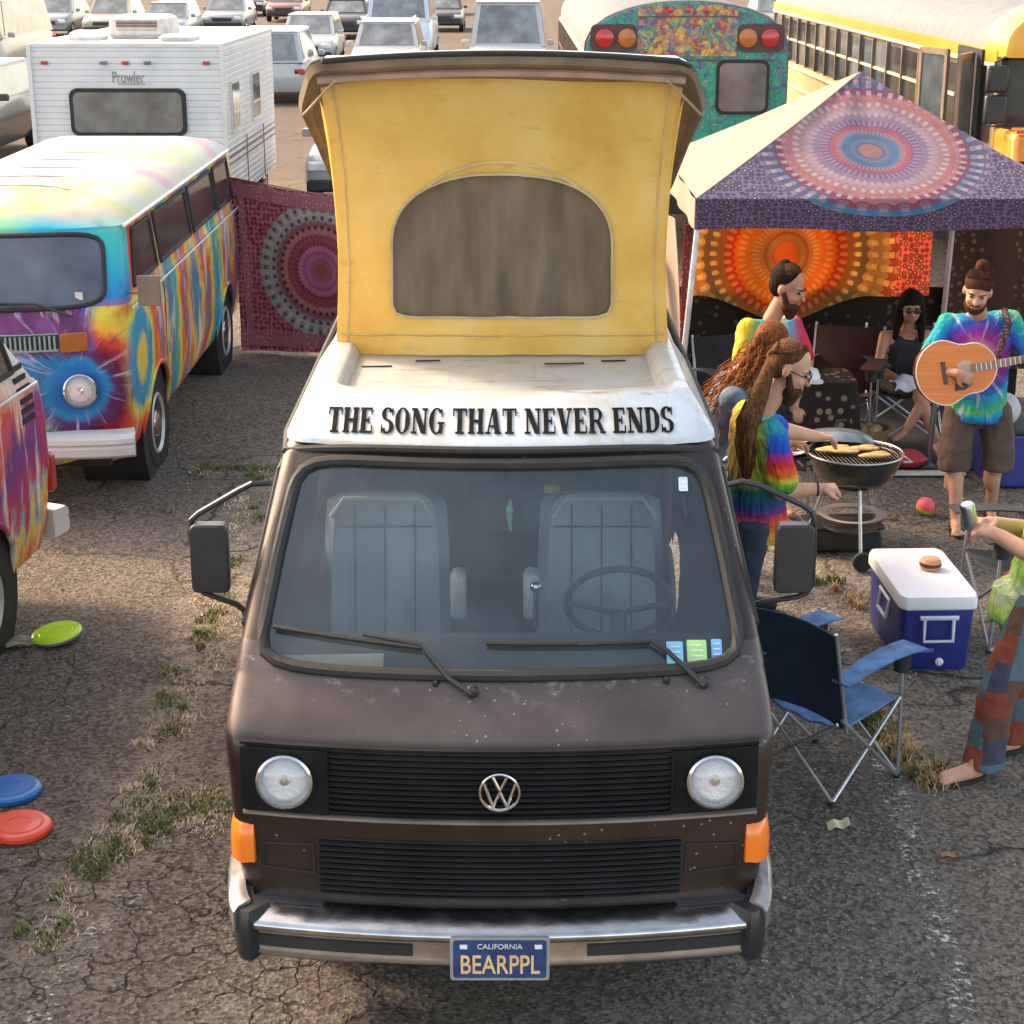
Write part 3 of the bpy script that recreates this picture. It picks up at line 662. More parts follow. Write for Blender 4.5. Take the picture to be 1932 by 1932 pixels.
for s_ in (-.93, .93): MB().tube([PT(s_, k / 24) + Vector((0, -.003, 0)) for k in range(25)], .0035, 5).build('canvas_seam', worn('seam_tan2', (.5, .36, .16), .8), tent)
MB().tube([PT(lerp(-.98, .98, k / 30), .075) + Vector((0, -.003, 0)) for k in range(31)], .0035, 5).build('canvas_seam', worn('seam_tan3', (.5, .36, .16), .8), tent)
arc2 = [PT(.62 * math.cos(a), .42 + .29 * math.sin(a)) + Vector((0, -.004, 0)) for a in [lerp(.75, PI - .75, k / 24) for k in range(25)]]
MB().tube(arc2, .006, 6).build('flap_seam', worn('seam_tan', (.55, .42, .2), .8), tent)
sm = M('window_screen', .9, spec=.15); x, y, z = sm.xyz()
sm.col(sm.ramp(sm.noise(2.5, 4, v=sm.vec(x * 4, y, z)), [(.3, (.12, .092, .062)), (.7, (.20, .158, .115))])); sm.bump(sm.noise(260, 1), .4, .004)
def PS(s, t):
    p = PT(s, t); fold = .5 + .5 * math.sin(17 * s + 3 * t); f2 = math.exp(-((s - .22 - .25 * (t - .3)) / .035) ** 2)
    e = max(0, 1 - (abs(s) / .66) ** 6)
    return p + Vector((0, .012 + (.020 * fold - .022 * f2 + .008 * math.sin(41 * s)) * e * (1.2 - t), 0))
pane(PS, cw, dwin, 120, 24, 1.01).build('window_screen', sm.mat, tent, sharp=80)
for s in (-1, 1):
    def PSd(u, v):
        y = lerp(1.99, 4.25, u); zt = BH.z + (BH.y - y) * math.tan(AL) - .04; z = lerp(2.0, zt, v)
        base = PT(s, v); x = lerp(abs(base.x), .66, min(1, u * 3)) - .03 * math.sin(PI * v) * u
        return Vector((s * x, lerp(base.y, 4.25, u), z))
    MB().sheet(PSd, 24, 12).build('canvas_side', canvas, van, sharp=80)
prof2 = [(.0, .70), (.6, .74), (1.3, .78), (2.0, .79), (2.38, .80), (2.50, .785), (2.78, .728), (2.86, .70), (2.90, .66), (2.905, 0)]
def lid_ring(h, k=1.0, dv=0.0):
    L = [lidp(-x * k, v - dv * (v / 2.9), h + .035 * max(0, 1 - (x / .75) ** 2)) for v, x in prof2[:-1]]
    Lf = [lidp(lerp(-.66, .66, q / 12) * k, 2.905 - dv, h + .030 * (1 - (lerp(-1, 1, q / 12)) ** 2)) for q in range(1, 12)]
    return L + Lf + [Vector((-p.x, p.y, p.z)) for p in reversed(L)]
lm = worn('lid_underside', (.17, .115, .075), .5, var=.35, scale=5, coat=.2)
lid = MB().rings([lid_ring(-.060, .965, .05), lid_ring(-.064, 1.0, .0), lid_ring(-.03, 1.006, -.005), lid_ring(-.02, 1.0, 0), lid_ring(.000, .985, .03), lid_ring(.010, .94, .10), lid_ring(.012, .5, .6)], True, False).build('pop_top_lid', white_paint, van, sharp=50)
MB().rings([lid_ring(.0115, .52, .58), lid_ring(.0125, .5, .6)]).build('lid_top_panel', white_paint, lid)
MB().rings([lid_ring(-.062, .955, .06), lid_ring(-.069, .985, .015), lid_ring(-.066, 1.002, .0), lid_ring(-.035, 1.016, -.014)], True, False).build('lid_rim', lm, lid, sharp=50)
MB().rings([lid_ring(-.061, .955, .062), lid_ring(-.02, .93, .10), lid_ring(-.01, .5, .5)], True, True).build('lid_lining', lm, lid, sharp=50)
MB().tube([lidp(x, v, -.020) + Vector((0, -.006, .004)) for v, x in [(a_, -b_) for a_, b_ in prof2[:-1]]] + [lidp(lerp(-.66, .66, q / 12), 2.91, -.030 + .03 * (1 - lerp(-1, 1, q / 12) ** 2)) + Vector((0, -.012, .004)) for q in range(13)] + [lidp(x, v, -.030) + Vector((0, -.012, .004)) for v, x in reversed(prof2[:-1])], .011, 8).build('lid_seal', black_rubber, lid)
for zz, vv in ((-.072, 2.83),):
    MB().tube([lidp(lerp(-.69, .69, q / 12), vv, zz + .03 * (1 - lerp(-1, 1, q / 12) ** 2)) for q in range(13)], .018, 6).build('canvas_rail', worn('rail_pink', (.36, .25, .21), .5), lid)
for s in (-1, 1): MB().tube([lidp(s * .62, 2.86, -.085), lidp(s * .70, 2.70, -.10), lidp(s * .790, 2.42, -.075)], .006, 6).build('cord', worn('cord_tan', (.4, .3, .22), .8), lid)
cream_bar = worn('sash_cream', (.66, .60, .45), .5); post_m = worn('post_brown', (.20, .15, .11), .6)
# ------------------------------------------------------------------ tie-dyed vans
RB = [(.02, .10, .42), (.01, .30, .50), (.03, .38, .20), (.62, .55, .04), (.75, .28, .02), (.60, .05, .03), (.35, .02, .10), (.14, .03, .22)]
def streaks(m, a, b, amt=.7, f=9.0, lo=.60):
    """white bleached streaks running along b, narrow across a"""
    s = m.noise(1.0, 3, v=m.vec(a * f, b * 1.4, m.noise(3, 2)), rough=.6)
    return s.ss(lo, lo + .1) * amt
def paint1():
    m = M('tie_dye_paint', .5, coat=.12, spec=.3); x, y, z = m.xyz()
    nz = m.noise(4.5, 5, rough=.6) + (m.noise(22, 4, rough=.7) - .5) * .45; n2 = m.noise(1.6, 3)
    dx, dz = x - .60, z - .83
    dF = ((dx * dx) + (dz * dz)).sqrt() + (nz - .5) * .16
    front = m.ramp(dF, [(0, (.015, .08, .30)), (.14, (.02, .16, .50)), (.19, (.02, .26, .55)), (.235, (.10, .03, .16)), (.29, (.13, .012, .05)), (.34, (.42, .02, .04)), (.385, (.70, .07, .03)), (.43, (.80, .45, .03)), (.5, (.7, .6, .06))])
    dG = (x * -1.1 + .52) + (nz - .5) * .5 - (z - .6).abs() * .7
    grn = m.ramp(dG, [(0, (.01, .20, .40)), (.12, (.02, .28, .16)), (.28, (.25, .38, .03)), (.42, (.62, .50, .03)), (.6, (.10, .32, .08))])
    front = m.mix((x * -1.0 + .50 + (nz - .5) * .3).ss(0.0, .16) * z.lt(1.09), front, grn)
    blue = m.mix((x * -1.0 + .58 + (nz - .5) * .3).ss(0, .12) * (z + (nz - .5) * .2).ss(.93, .98) * z.lt(1.09), front, (.01, .20, .46))
    pur = m.ramp(m.noise(5, 3, v=m.vec(x, y, z * .6)), [(.35, (.10, .02, .12)), (.55, (.20, .05, .18)), (.68, (.10, .10, .42)), (.75, (.35, .45, .75))])
    front = m.mix((z + (nz - .5) * .12).ss(1.05, 1.12) * (x * -1.0 + .74).ss(0, .08), blue, pur)
    th = (z - .9).at2(x - .6)
    front = m.mix(streaks(m, th, dF * 1.6, .60, 6.5, .56) * dF.ss(.16, .24), front, (.80, .72, .80)); front = m.mix(streaks(m, th + 1.0, dF * 3.0, .8, 9.0, .57) * dF.ss(.2, .3), front, (.05, .02, .10))
    ys = y + (nz - .5) * .45 + ((z - 1.0) * 4.0).sin() * .06
    r2 = ((((ys - 2.75) * (ys - 2.75)) + ((z - .95) * (z - .95)) * .30).sqrt()).mn((((ys - 4.6) * (ys - 4.6)) + ((z - 1.1) * (z - 1.1)) * .30).sqrt() + .15); cyc = (r2 * 1.05 + n2 * .30 + .25).fract()
    side = m.ramp(cyc, [(0, (.62, .05, .03)), (.11, (.75, .30, .03)), (.2, (.70, .58, .06)), (.3, (.12, .38, .16)), (.42, (.03, .26, .42)), (.52, (.10, .17, .26)), (.60, (.28, .28, .26)), (.68, (.70, .50, .07)), (.80, (.62, .10, .04)), (.92, (.05, .20, .35)), (1, (.62, .05, .03))])
    ring = ((((y - .62) * (y - .62)) + ((z - .95) * (z - .95))).sqrt() + (nz - .5) * .12)
    near = m.ramp(ring, [(.0, (.75, .45, .03)), (.12, (.75, .55, .05)), (.2, (.03, .28, .45)), (.32, (.02, .30, .42)), (.38, (.65, .6, .08)), (.47, (.72, .12, .03)), (.6, (.60, .06, .03))])
    side = m.mix(y.lt(1.15) , side, near)
    side = m.mix(streaks(m, y * .8, z, .75, 9.0, .57), side, (.72, .70, .62)); side = m.mix(streaks(m, y + .4, z * 1.5, .7, 12.0, .60), side, (.10, .06, .16))
    c = m.mix((y + (nz - .5) * .1 - z * .0).ss(.24, .36), front, side)
    roof = m.ramp(m.noise(1.3, 3, v=m.vec(x, y * .7, z)), [(.32, (.17, .34, .22)), (.40, (.38, .37, .13)), (.48, (.34, .35, .30)), (.55, (.36, .33, .24)), (.62, (.38, .17, .26)), (.72, (.29, .33, .34))])
    brow = m.ramp(x + (nz - .5) * .3, [(.0, (.35, .62, .10)), (.35, (.02, .38, .52)), (.6, (.03, .40, .55)), (.78, (.10, .50, .45))])
    roof = m.mix((z * -3.0 + y * -.9 + 6.28 + (nz - .5) * .35).ss(0, .35), roof, brow)
    pil = m.ramp(z + (nz - .5) * .2 - .9, [(.40, (.55, .04, .05)), (.50, (.02, .20, .50)), (.66, (.02, .34, .50)), (.9, (.05, .48, .40))])
    c = m.mix(z.gt(1.36) * (y * 1.0 - z * .5).lt(-.16), c, pil)
    m.col(m.mix(z.gt(1.80), c, roof)); return m.mat
def paint2():
    m = M('tie_dye_paint_red', .5, coat=.12, spec=.3); x, y, z = m.xyz(); nz = m.noise(4, 5, rough=.6)
    t = (y * -.5 + z * .9 + (nz - .5) * .9 + m.noise(3, 2, v=m.vec(0, y * 5, z)) * .5) * 1.0
    c = m.ramp(t.fract(), [(0, (.62, .05, .03)), (.14, (.75, .25, .03)), (.26, (.70, .58, .10)), (.36, (.25, .35, .45)), (.44, (.50, .05, .10)), (.60, (.35, .03, .18)), (.76, (.14, .05, .28)), (.9, (.6, .10, .12)), (1, (.62, .05, .03))])
    c = m.mix(streaks(m, y, z, .8, 12, .55), c, (.80, .70, .60))
    m.col(m.mix((z + (nz - .5) * .2).ss(1.25, 1.42), c, (.62, .60, .55))); return m.mat
T2 = [(.30, .80, .16, .27, .14, 5.22), (.36, .86, .10, .22, .20, 5.25), (.55, .905, .05, .17, .22, 5.28), (.85, .925, .02, .15, .24, 5.32), (1.10, .93, .03, .16, .25, 5.36), (1.30, .925, .08, .21, .25, 5.38), (1.335, .910, .10, .25, .14, 5.36),
      (1.345, .905, .11, .27, .10, 5.34), (1.82, .845, .36, .55, .09, 5.15), (1.835, .855, .36, .54, .12, 5.16), (1.85, .845, .37, .54, .18, 5.15), (1.90, .79, .44, .60, .26, 5.08), (1.95, .70, .56, .72, .30, 4.95), (1.99, .56, .78, .94, .30, 4.75), (2.02, .38, 1.1, 1.25, .25, 4.4), (2.03, .2, 1.6, 1.7, .1, 3.8)]
def build_t2(name, label, paint, loc, rz, group, T2=T2):
    t = thing(name, label, 'van', loc, rz, group)
    def sk(c, side, front): return front and 1.345 < c.z < 1.82
    zs = [.30, .36, .42, .48, .55, .62, .69, .76, .85, .95, 1.03, 1.10, 1.2, 1.30, 1.335, 1.345, 1.47, 1.58, 1.7, 1.82, 1.835, 1.85, 1.90, 1.95, 1.99, 2.02, 2.03]
    arches = [(1.16, .34, .44), (4.30, .34, .42)]
    loft_body(T2, zs, sk, arches, NS=76).build('body', paint, t, sharp=50)
    for (ay, az, ar) in arches:
        for s in (-1, 1):
            pts = [(s * (kf(T2, az + ar * math.sin(a))[0] + .004), ay + ar * math.cos(a), az + ar * math.sin(a)) for a in [lerp(-.1, PI + .1, k / 24) for k in range(25)]]
            MB().tube(pts, .018, 8).build('arch_lip', paint, t)
            wheel(t, (s * .80, ay, .335), .335, .19, s, worn('steel_rim', (.55, .54, .52), .4, .3), chrome)
            MB().lathe([(ar + .03, .0), (ar + .03, .45)], 24, (s * .88, ay, az), (-s, 0, 0), cap=True).build('wheel_well', dark_in, t)
    MB().box((0, 2.6, .34), (1.5, 4.8, .1)).build('floor_pan', dark_in, t)
    P = frontP(T2, 1.345, 1.82); wc = (0, .5); wi = lambda a: supr(a, .975, .465, 7)
    holed(P, wc, wi).build('windscreen_frame', paint, t)
    loop_tube(outline(frontP(T2, 1.345, 1.82, .004), wc, wi, 96), .016).build('windscreen_seal', black_rubber, t)
    pane(P, wc, wi).build('windscreen', screen2, t)
    # front details
    def fy2(x, z): w, yc, ye, r, yr = kf(T2, z); return yc + (ye - yc) * (x / (w - r)) ** 2
    gx = .50
    MB().sheet(lambda u, v: (lerp(-gx, gx, u), fy2(lerp(-gx, gx, u), 1.15) - .008, lerp(1.105, 1.205, v)), 20, 1, .008).build('vent_backing', worn('vent_dark', (.03, .05, .05), .6), t)
    for k in range(33):
        x = lerp(-gx + .02, gx - .02, k / 32); MB().box((x, fy2(x, 1.15) - .020, 1.155), (.012, .012, .09)).build('vent_rib', vent_m, t)
    for zz in (1.105, 1.207): MB().tube([(x, fy2(x, zz) - .014, zz) for x in [lerp(-gx, gx, k / 12) for k in range(13)]], .007, 6).build('vent_frame', vent_m, t)
    for s in (-1, 1):
        x0 = s * .595; MB().prism(rrect(.165, .125, .018), lambda a, b, d: Vector((x0 + a, fy2(x0 + a, 1.15) - .004 - d, 1.15 + b)), 0, .028).build('turn_signal', amber_d, t, bevel=.006)
        headlamp(t, (s * .62, fy2(.62, .83) - .02, .835), .112, ax=(s * .12, -1, .10))
    emblem(t, (0, fy2(0, .85) - .015, .86), .14)
    rr = []
    pf = [(.10, .56), (-.02, .555), (-.06, .53), (-.065, .50), (-.05, .485), (-.065, .47), (-.065, .42), (-.04, .40), (.10, .40)]
    for k in range(21):
        a = lerp(-1, 1, k / 20); x = .96 * math.sin(a * 1.25) / math.sin(1.25); bow = .02 + .28 * (1 - math.cos(a * 1.0)) ** 1.5
        rr.append([Vector((x * (1 - max(0, q[0]) * .3), q[0] + bow, q[1])) for q in pf])
    MB().rings(rr).build('front_bumper', white_paint, t, sharp=30)
    rr = [[Vector((p.x, 5.42 - p.y, p.z)) for p in r] for r in rr]; MB().rings(rr).build('rear_bumper', white_paint, t, sharp=30)
    for s in (-1, 1):
        for (y0, y1, sk0) in ((.62, 1.42, .22), (1.56, 2.80, 0), (2.93, 4.05, 0), (4.16, 4.92, 0)):
            sidewin(t, T2, s, y0, y1, 1.43, 1.77, side_glass, sk0=sk0, off=.006)
        MB().tube([(s * (kf(T2, 1.832)[0] + .012), y, 1.832) for y in (.6, 2.0, 3.5, 5.05)], .012, 6).build('drip_rail', white_paint, t)
        for k in range(6):
            MB().box((s * (kf(T2, 1.16 + k * .055)[0] - .004), 4.98, 1.16 + k * .055), (.02, .17, .030), (0, 0, 0)).build('air_louvre', black_rubber, t)
        mi = MB().tube([(s * .90, .42, 1.42), (s * 1.0, .38, 1.42)], .01, 6).box((s * 1.05, .38, 1.44), (.15, .03, .20)).build('door_mirror', post_m, t, bevel=.01)
        MB().box((s * .90, 5.25, .78), (.09, .08, .22)).build('tail_light', redlens, t, bevel=.02)
        MB().tube([(s * (kf(T2, zz)[0] + .002), 1.48, zz) for zz in (.45, .8, 1.1, 1.3)], .004, 4).build('door_seam', black_rubber, t)
        MB().tube([(s * .945, lerp(.35, 5.1, k / 12), 1.335) for k in range(13)], .008, 6).build('belt_trim', white_paint, t)
    for xa in (-.05, .62): MB().tube([(xa, .06, 1.33), (xa - .25, .12, 1.40), (xa - .62, .13, 1.405)], .009, 6).build('wiper', black_rubber, t)
    for yy in (1.1, 1.6, 2.1, 2.6, 3.1): MB().tube([(x, yy, 2.032 - .9 * abs(x / 1.15) ** 3.2) for x in [lerp(-.5, .5, k / 14) for k in range(15)]], .006, 5).build('roof_rib', worn('rib_grey', (.5, .5, .45), .5), t)
    MB().box((.62, .245, 1.43), (.05, .004, .05)).build('windscreen_sticker', pw, t)
    return t
screen2 = darkglass('blue_grey_screen', (.055, .065, .085), .10); side_glass = darkglass('side_window_glass', (.035, .028, .025), .12)
vent_m = worn('vent_grey_green', (.26, .36, .34), .5); amber_d = worn('amber_dim', (.42, .13, .02), .35, coat=.4)
build_t2('tie_dye_van', 'rainbow tie-dyed bay-window van with whole windscreen in view, parked before the white trailer', paint1(), (-3.43, 10.98, 0), 0.0, None)
lv = build_t2('tie_dye_van', 'red and purple tie-dyed van cut off by the left edge, only its rear corner showing', paint2(), (-4.06, 4.30, 0), R(-6), None, [(z, w * (.89 if z > 1.36 else 1), a, b, r * .8, yr - max(0, (z - .9)) * .30) for z, w, a, b, r, yr in T2])

# ------------------------------------------------------------------ white trailer
def trailer():
    t = thing('travel_trailer', 'white ribbed travel trailer with dark rear window and a roof air conditioner', 'trailer', (-4.80, 22.4, 0), R(-1.0))
    wp = M('trailer_siding', .45); x, y, z = wp.xyz(); wp.col(wp.ramp(wp.noise(2, 4), [(.3, (.56, .57, .60)), (.7, (.70, .70, .71))])); wp = wp.mat
    W, L, z0, z1 = 2.38, 4.15, .45, 2.40; n = 26
    rr = []
    for k in range(n + 1):
        z = lerp(z0, z1, k / n)
        for d, dz in ((.012, 0), (-.0, .012), (.012, .022)) if k < n else ((0, 0),):
            w = W / 2 + d; rr.append([Vector((a, b, z + dz)) for a, b in ((-w, -d), (w, -d), (w, L + d), (-w, L + d))])
    MB().rings(rr).build('ribbed_body', wp, t, smooth=False)
    MB().rings([[Vector((a * w_, b, z)) for a, b in ((-1, 0 - e), (1, 0 - e), (1, L + e), (-1, L + e))] for w_, e, z in ((W / 2 + .02, .02, z1 - .01), (W / 2 + .02, .02, z1 + .03), (W / 2 - .1, -.1, z1 + .06))]).build('roof', white_paint, t)
    for s in (-1, 1):
        MB().box((s * (W / 2 + .01), -.012, 1.43), (.05, .05, 1.98)).build('corner_trim', white_paint, t)
    f = lambda a, b, d: Vector((a, -.02 - d, 1.60 + b))
    wf = MB().prism(rrect(1.46, .58, .10), f, 0, .03).build('rear_window', black_rubber, t)
    MB().prism(rrect(1.36, .49, .08), f, .031, .036).build('pane', grey_glass, wf)
    for x_, c in ((-1.03, redlens), (-.28, grey_glass), (0.0, redlens), (.28, grey_glass), (1.03, redlens)): MB().box((x_ * .98, -.03, 2.20), (.085, .03, .04)).build('marker_light', c, t, bevel=.006)
    text_obj('Prowler', .20, worn('badge_grey', (.22, .23, .25), .5), t, (0.02, -.022, 2.02), (PI / 2, 0, 0), 'badge_lettering', .62)
    MB().box((.06, -.024, 1.945), (.34, .004, .012)).build('badge_underline', worn('badge_grey2', (.25, .26, .28), .5), t)
    for (y0, y1, za, zb) in ((.45, 1.05, 1.30, 1.95), (2.1, 2.75, 1.30, 1.95)):
        wf = MB().box((W / 2 + .02, (y0 + y1) / 2, (za + zb) / 2), (.03, y1 - y0, zb - za)).build('side_window', white_paint, t)
        MB().box((W / 2 + .037, (y0 + y1) / 2, (za + zb) / 2), (.006, y1 - y0 - .08, zb - za - .08)).build('pane', grey_glass, wf)
        MB().box((W / 2 + .043, (y0 + y1) / 2, (za + zb) / 2 - .08), (.006, y1 - y0 - .08, .025)).build('window_bar', white_paint, wf)
    for zz, hh in ((1.02, .035), (.93, .02), (1.10, .015)): MB().box((W / 2 + .018, L / 2, zz), (.006, L, hh)).build('stripe', worn('stripe_brown', (.22, .14, .12), .5), t)
    for y_ in (1.55, 3.0): MB().box((W / 2 + .02, y_, .80), (.01, .02, .75)).build('hatch_seam', worn('seam_grey', (.25, .24, .23), .6), t)
    ac = MB().rings([[Vector((.05 + a * sx, .95 + b * sy, z)) for a, b in rrect(1, 1, .1)] for sx, sy, z in ((.72, .80, 2.46), (.76, .90, 2.52), (.72, .86, 2.70), (.62, .74, 2.74))]).build('air_conditioner', worn('ac_cream', (.62, .57, .53), .5), t)
    MB().box((.05, .52, 2.62), (.52, .02, .12)).build('ac_grille', worn('ac_grille_brown', (.17, .12, .10), .6), ac)
    for k in range(4): MB().box((.05, .505, 2.57 + k * .033), (.52, .012, .010)).build('grille_bar', worn('ac_bar', (.36, .30, .27), .6), ac)
    for cx, cy in ((-.55, .35), (.62, .32), (-.75, 1.3)): MB().rings([[Vector((cx + a * s_, cy + b * s_, z)) for a, b in rrect(.46, .46, .08)] for s_, z in ((1, 2.46), (1, 2.50), (.8, 2.53))]).build('roof_vent', worn('vent_pale', (.55, .53, .52), .5), t)
    for s in (-1, 1):
        for yy in (1.75, 3.55): wheel(t, (s * 1.02, yy, .33), .33, .2, s)
    MB().box((0, 2.0, .42), (2.1, 3.9, .12)).build('chassis', dark_in, t)
    return t
trailer()

# ------------------------------------------------------------------ school buses
bus_yel = worn('bus_yellow', (.60, .30, .02), .4, coat=.3, var=.12, scale=2)
bus_roof = worn('bus_roof_white', (.20, .215, .225), .8, var=.10, spec=.1)
bus_trim = worn('bus_frame_brown', (.10, .07, .05), .5)
bus_cream = worn('bus_side_cream', (.50, .36, .16), .5, var=.15, scale=2)
def psy(name, cols, base=None):
    m = M(name, .45); nv = m.n('ShaderNodeTexNoise'); nv.inputs['Scale'].default_value = 6; m.nt.links.new(m.tc(), nv.inputs[0]); va = m.n('ShaderNodeVectorMath'); va.operation = 'MULTIPLY_ADD'; m.nt.links.new(nv.outputs[1], va.inputs[0]); va.inputs[1].default_value = (.25,) * 3; m.nt.links.new(m.tc(), va.inputs[2]); c = m.voro(11.0, 'F1', va.outputs[0], out=1); sp = m.n('ShaderNodeSeparateColor'); m.nt.links.new(c.s, sp.inputs[0])
    c2 = m.voro(24, 'F1', va.outputs[0], out=1); sp2 = m.n('ShaderNodeSeparateColor'); m.nt.links.new(c2.s, sp2.inputs[0])
    t = X(m.nt, sp.outputs[0]) * .55 + m.noise(1.6, 3) * .5 - .05
    st = [(i / len(cols), q) for i, q in enumerate(cols)]
    a = m.ramp(t, st, 'CONSTANT'); b = m.ramp(X(m.nt, sp2.outputs[1]), st, 'CONSTANT')
    e = m.voro(11.0, 'DISTANCE_TO_EDGE', va.outputs[0]).lt(.05)
    m.col(m.mix(e * .5, m.mix(.45, a, b), (.05, .04, .06))); return m.mat
def bus_section(W, zf, ze, zc):
    """half-round roof section in (x, z) from floor zf, eave ze, crown zc"""
    pts = [(-W / 2, zf), (-W / 2, ze)] + [(-W / 2 * math.cos(a), ze + (zc - ze) * math.sin(a) ** .8) for a in [PI * k / 20 for k in range(1, 20)]] + [(W / 2, ze), (W / 2, zf)]
    return pts
def bus(name, label, loc, W, L, zf, sill, top, ze, zc, nwin, y0w, body_m, roof_m, left=True, right=True):
    t = thing(name, label, 'school bus', loc)
    lo = [(-W / 2, zf), (-W / 2, top + .10), (W / 2, top + .10), (W / 2, zf)]
    MB().rings([[Vector((x, y, z)) for x, z in lo] for y in (0, L)]).build('body', body_m, t, smooth=False)
    sec = [p for p in bus_section(W + .02, top + .101, ze, zc)]
    MB().rings([[Vector((x * k, y, lerp(top + .101, z, kz))) for x, z in sec] for y, k, kz in ((.05, .985, .97), (.12, 1, 1), (L - .1, 1, 1), (L, .97, .9))]).build('roof', roof_m, t, sharp=40)
    pitch = (L - y0w - .4) / nwin
    for s in ([-1] if left else []) + ([1] if right else []):
        MB().box((s * (W / 2 + .006), L / 2, (sill + top) / 2), (.012, L - .3, top - sill + .04)).build('window_band', bus_trim, t)
        for k in range(nwin):
            yc = y0w + pitch * (k + .5)
            for zz, hh, dy in (((sill * .5 + top * .5) + (top - sill) * .25, (top - sill) * .46, 0), ((sill * .5 + top * .5) - (top - sill) * .25, (top - sill) * .46, 0)):
                f = MB().box((s * (W / 2 + .016), yc, zz), (.012, pitch * .86, hh)).build('window', dark_glass if (k * 7 + int(zz * 10)) % 5 else grey_glass, t)
            MB().box((s * (W / 2 + .03), yc, (sill + top) / 2), (.03, pitch * .90, .030)).build('window_sash', cream_bar, t)
            MB().box((s * (W / 2 + .035), yc + pitch / 2, (sill + top) / 2), (.05, .045, top - sill + .05)).build('window_post', post_m, t)
        for zz in (sill - .10, sill - .42, sill - .75, top + .06): MB().box((s * (W / 2 + .02), L / 2, zz), (.03, L - .1, .04)).build('rub_rail', cream_bar, t)
    return t
pcols = [(.02, .26, .20), (.04, .34, .22), (.12, .05, .20), (.02, .30, .22), (.03, .34, .20), (.03, .20, .26), (.02, .28, .16), (.05, .32, .26), (.04, .26, .24), (.30, .34, .08)]
pb = bus('painted_bus', 'school bus with psychedelic green and orange painted rear between camper and yellow bus', (1.97, 20.4, 0), 2.28, 10.2, .95, 1.72, 2.36, 2.48, 3.02, 12, .6, psy('psychedelic_side', [(.70, .50, .20), (.75, .55, .15), (.6, .3, .05), (.3, .35, .08), (.7, .55, .3)]), bus_roof, True, True)
def painted_rear(t):
    W = 2.28
    prof = [(p[0], p[1]) for p in bus_section(W, .96, 2.42, 2.99)]
    MB().prism(prof, lambda x, z, d: Vector((x, -.005 - d, z)), 0, .05).build('rear_panel', psy('psychedelic_rear', pcols), t, smooth=False)
    MB().prism([(p[0] * 1.02, p[1] + .01) for p in prof], lambda x, z, d: Vector((x, .10 - d, z)), 0, .09).build('rear_rim', worn('rim_purple', (.16, .11, .14), .5), t, smooth=False)
    MB().prism([(-.56, 2.40), (-.56, 2.92), (-.3, 2.955), (.3, 2.955), (.56, 2.92), (.56, 2.40)], lambda x, z, d: Vector((x, -.058 - d, z)), 0, .006).build('centre_panel', psy('psychedelic_orange', [(.60, .30, .03), (.62, .36, .05), (.16, .08, .25), (.05, .30, .18), (.35, .06, .06), (.55, .40, .10), (.10, .06, .2)]), t, smooth=False)
    for zz in (2.36, 2.83): MB().box((0, -.062, zz), (2.0 if zz < 2.5 else 1.1, .012, .015)).build('panel_seam', bus_trim, t)
    for s in (-1, 1):
        hs = MB().prism(rrect(.52, .30, .07), lambda x, z, d: Vector((s * .83 + x, -.06 - d, 2.60 + z)), 0, .02).build('lamp_housing', worn('housing_maroon', (.075, .03, .035), .5), t)
        for k, (x_, c) in enumerate(((.68, amber_d), (.93, redlens))): MB().lathe([(.105, 0), (.10, .03), (.06, .045), (.001, .05)], 20, (s * x_, -.08, 2.60), (0, -1, 0)).build('signal_lamp', c, hs)
        for x_ in (.30, .78) if False else (.64,):
            wf = MB().prism(rrect(.60, .60, .09), lambda x, z, d: Vector((s * x_ + x, -.058 - d, 2.06 + z)), 0, .022).build('rear_window', black_rubber, t)
            MB().prism(rrect(.53, .53, .07), lambda x, z, d: Vector((s * x_ + x, -.081 - d, 2.06 + z)), 0, .004).build('pane', grey_glass, wf)
        MB().lathe([(.10, 0), (.095, .03), (.001, .04)], 20, (s * .88, -.058, 1.42), (0, -1, 0)).build('tail_light', redlens, t)
    for x_ in (-.2, 0, .2): MB().lathe([(.035, 0), (.03, .03), (.001, .035)], 12, (x_, -.06, 2.90), (0, -1, 0)).build('marker_light', redlens, t)
    MB().box((0, -.12, .78), (2.3, .22, .26)).build('rear_bumper', black_plastic, t, bevel=.02)
    for s in (-1, 1):
        for yy in (2.5, 8.2): wheel(t, (s * .95, yy, .48), .48, .28, s)
painted_rear(pb)
yb = bus('yellow_school_bus', 'yellow school bus with white roof, long window row and its entrance door folded open', (6.0, 17.75, 0), 2.40, 15.5, .85, 1.72, 2.40, 2.50, 3.06, 15, 1.5, bus_cream, bus_roof, True, True)
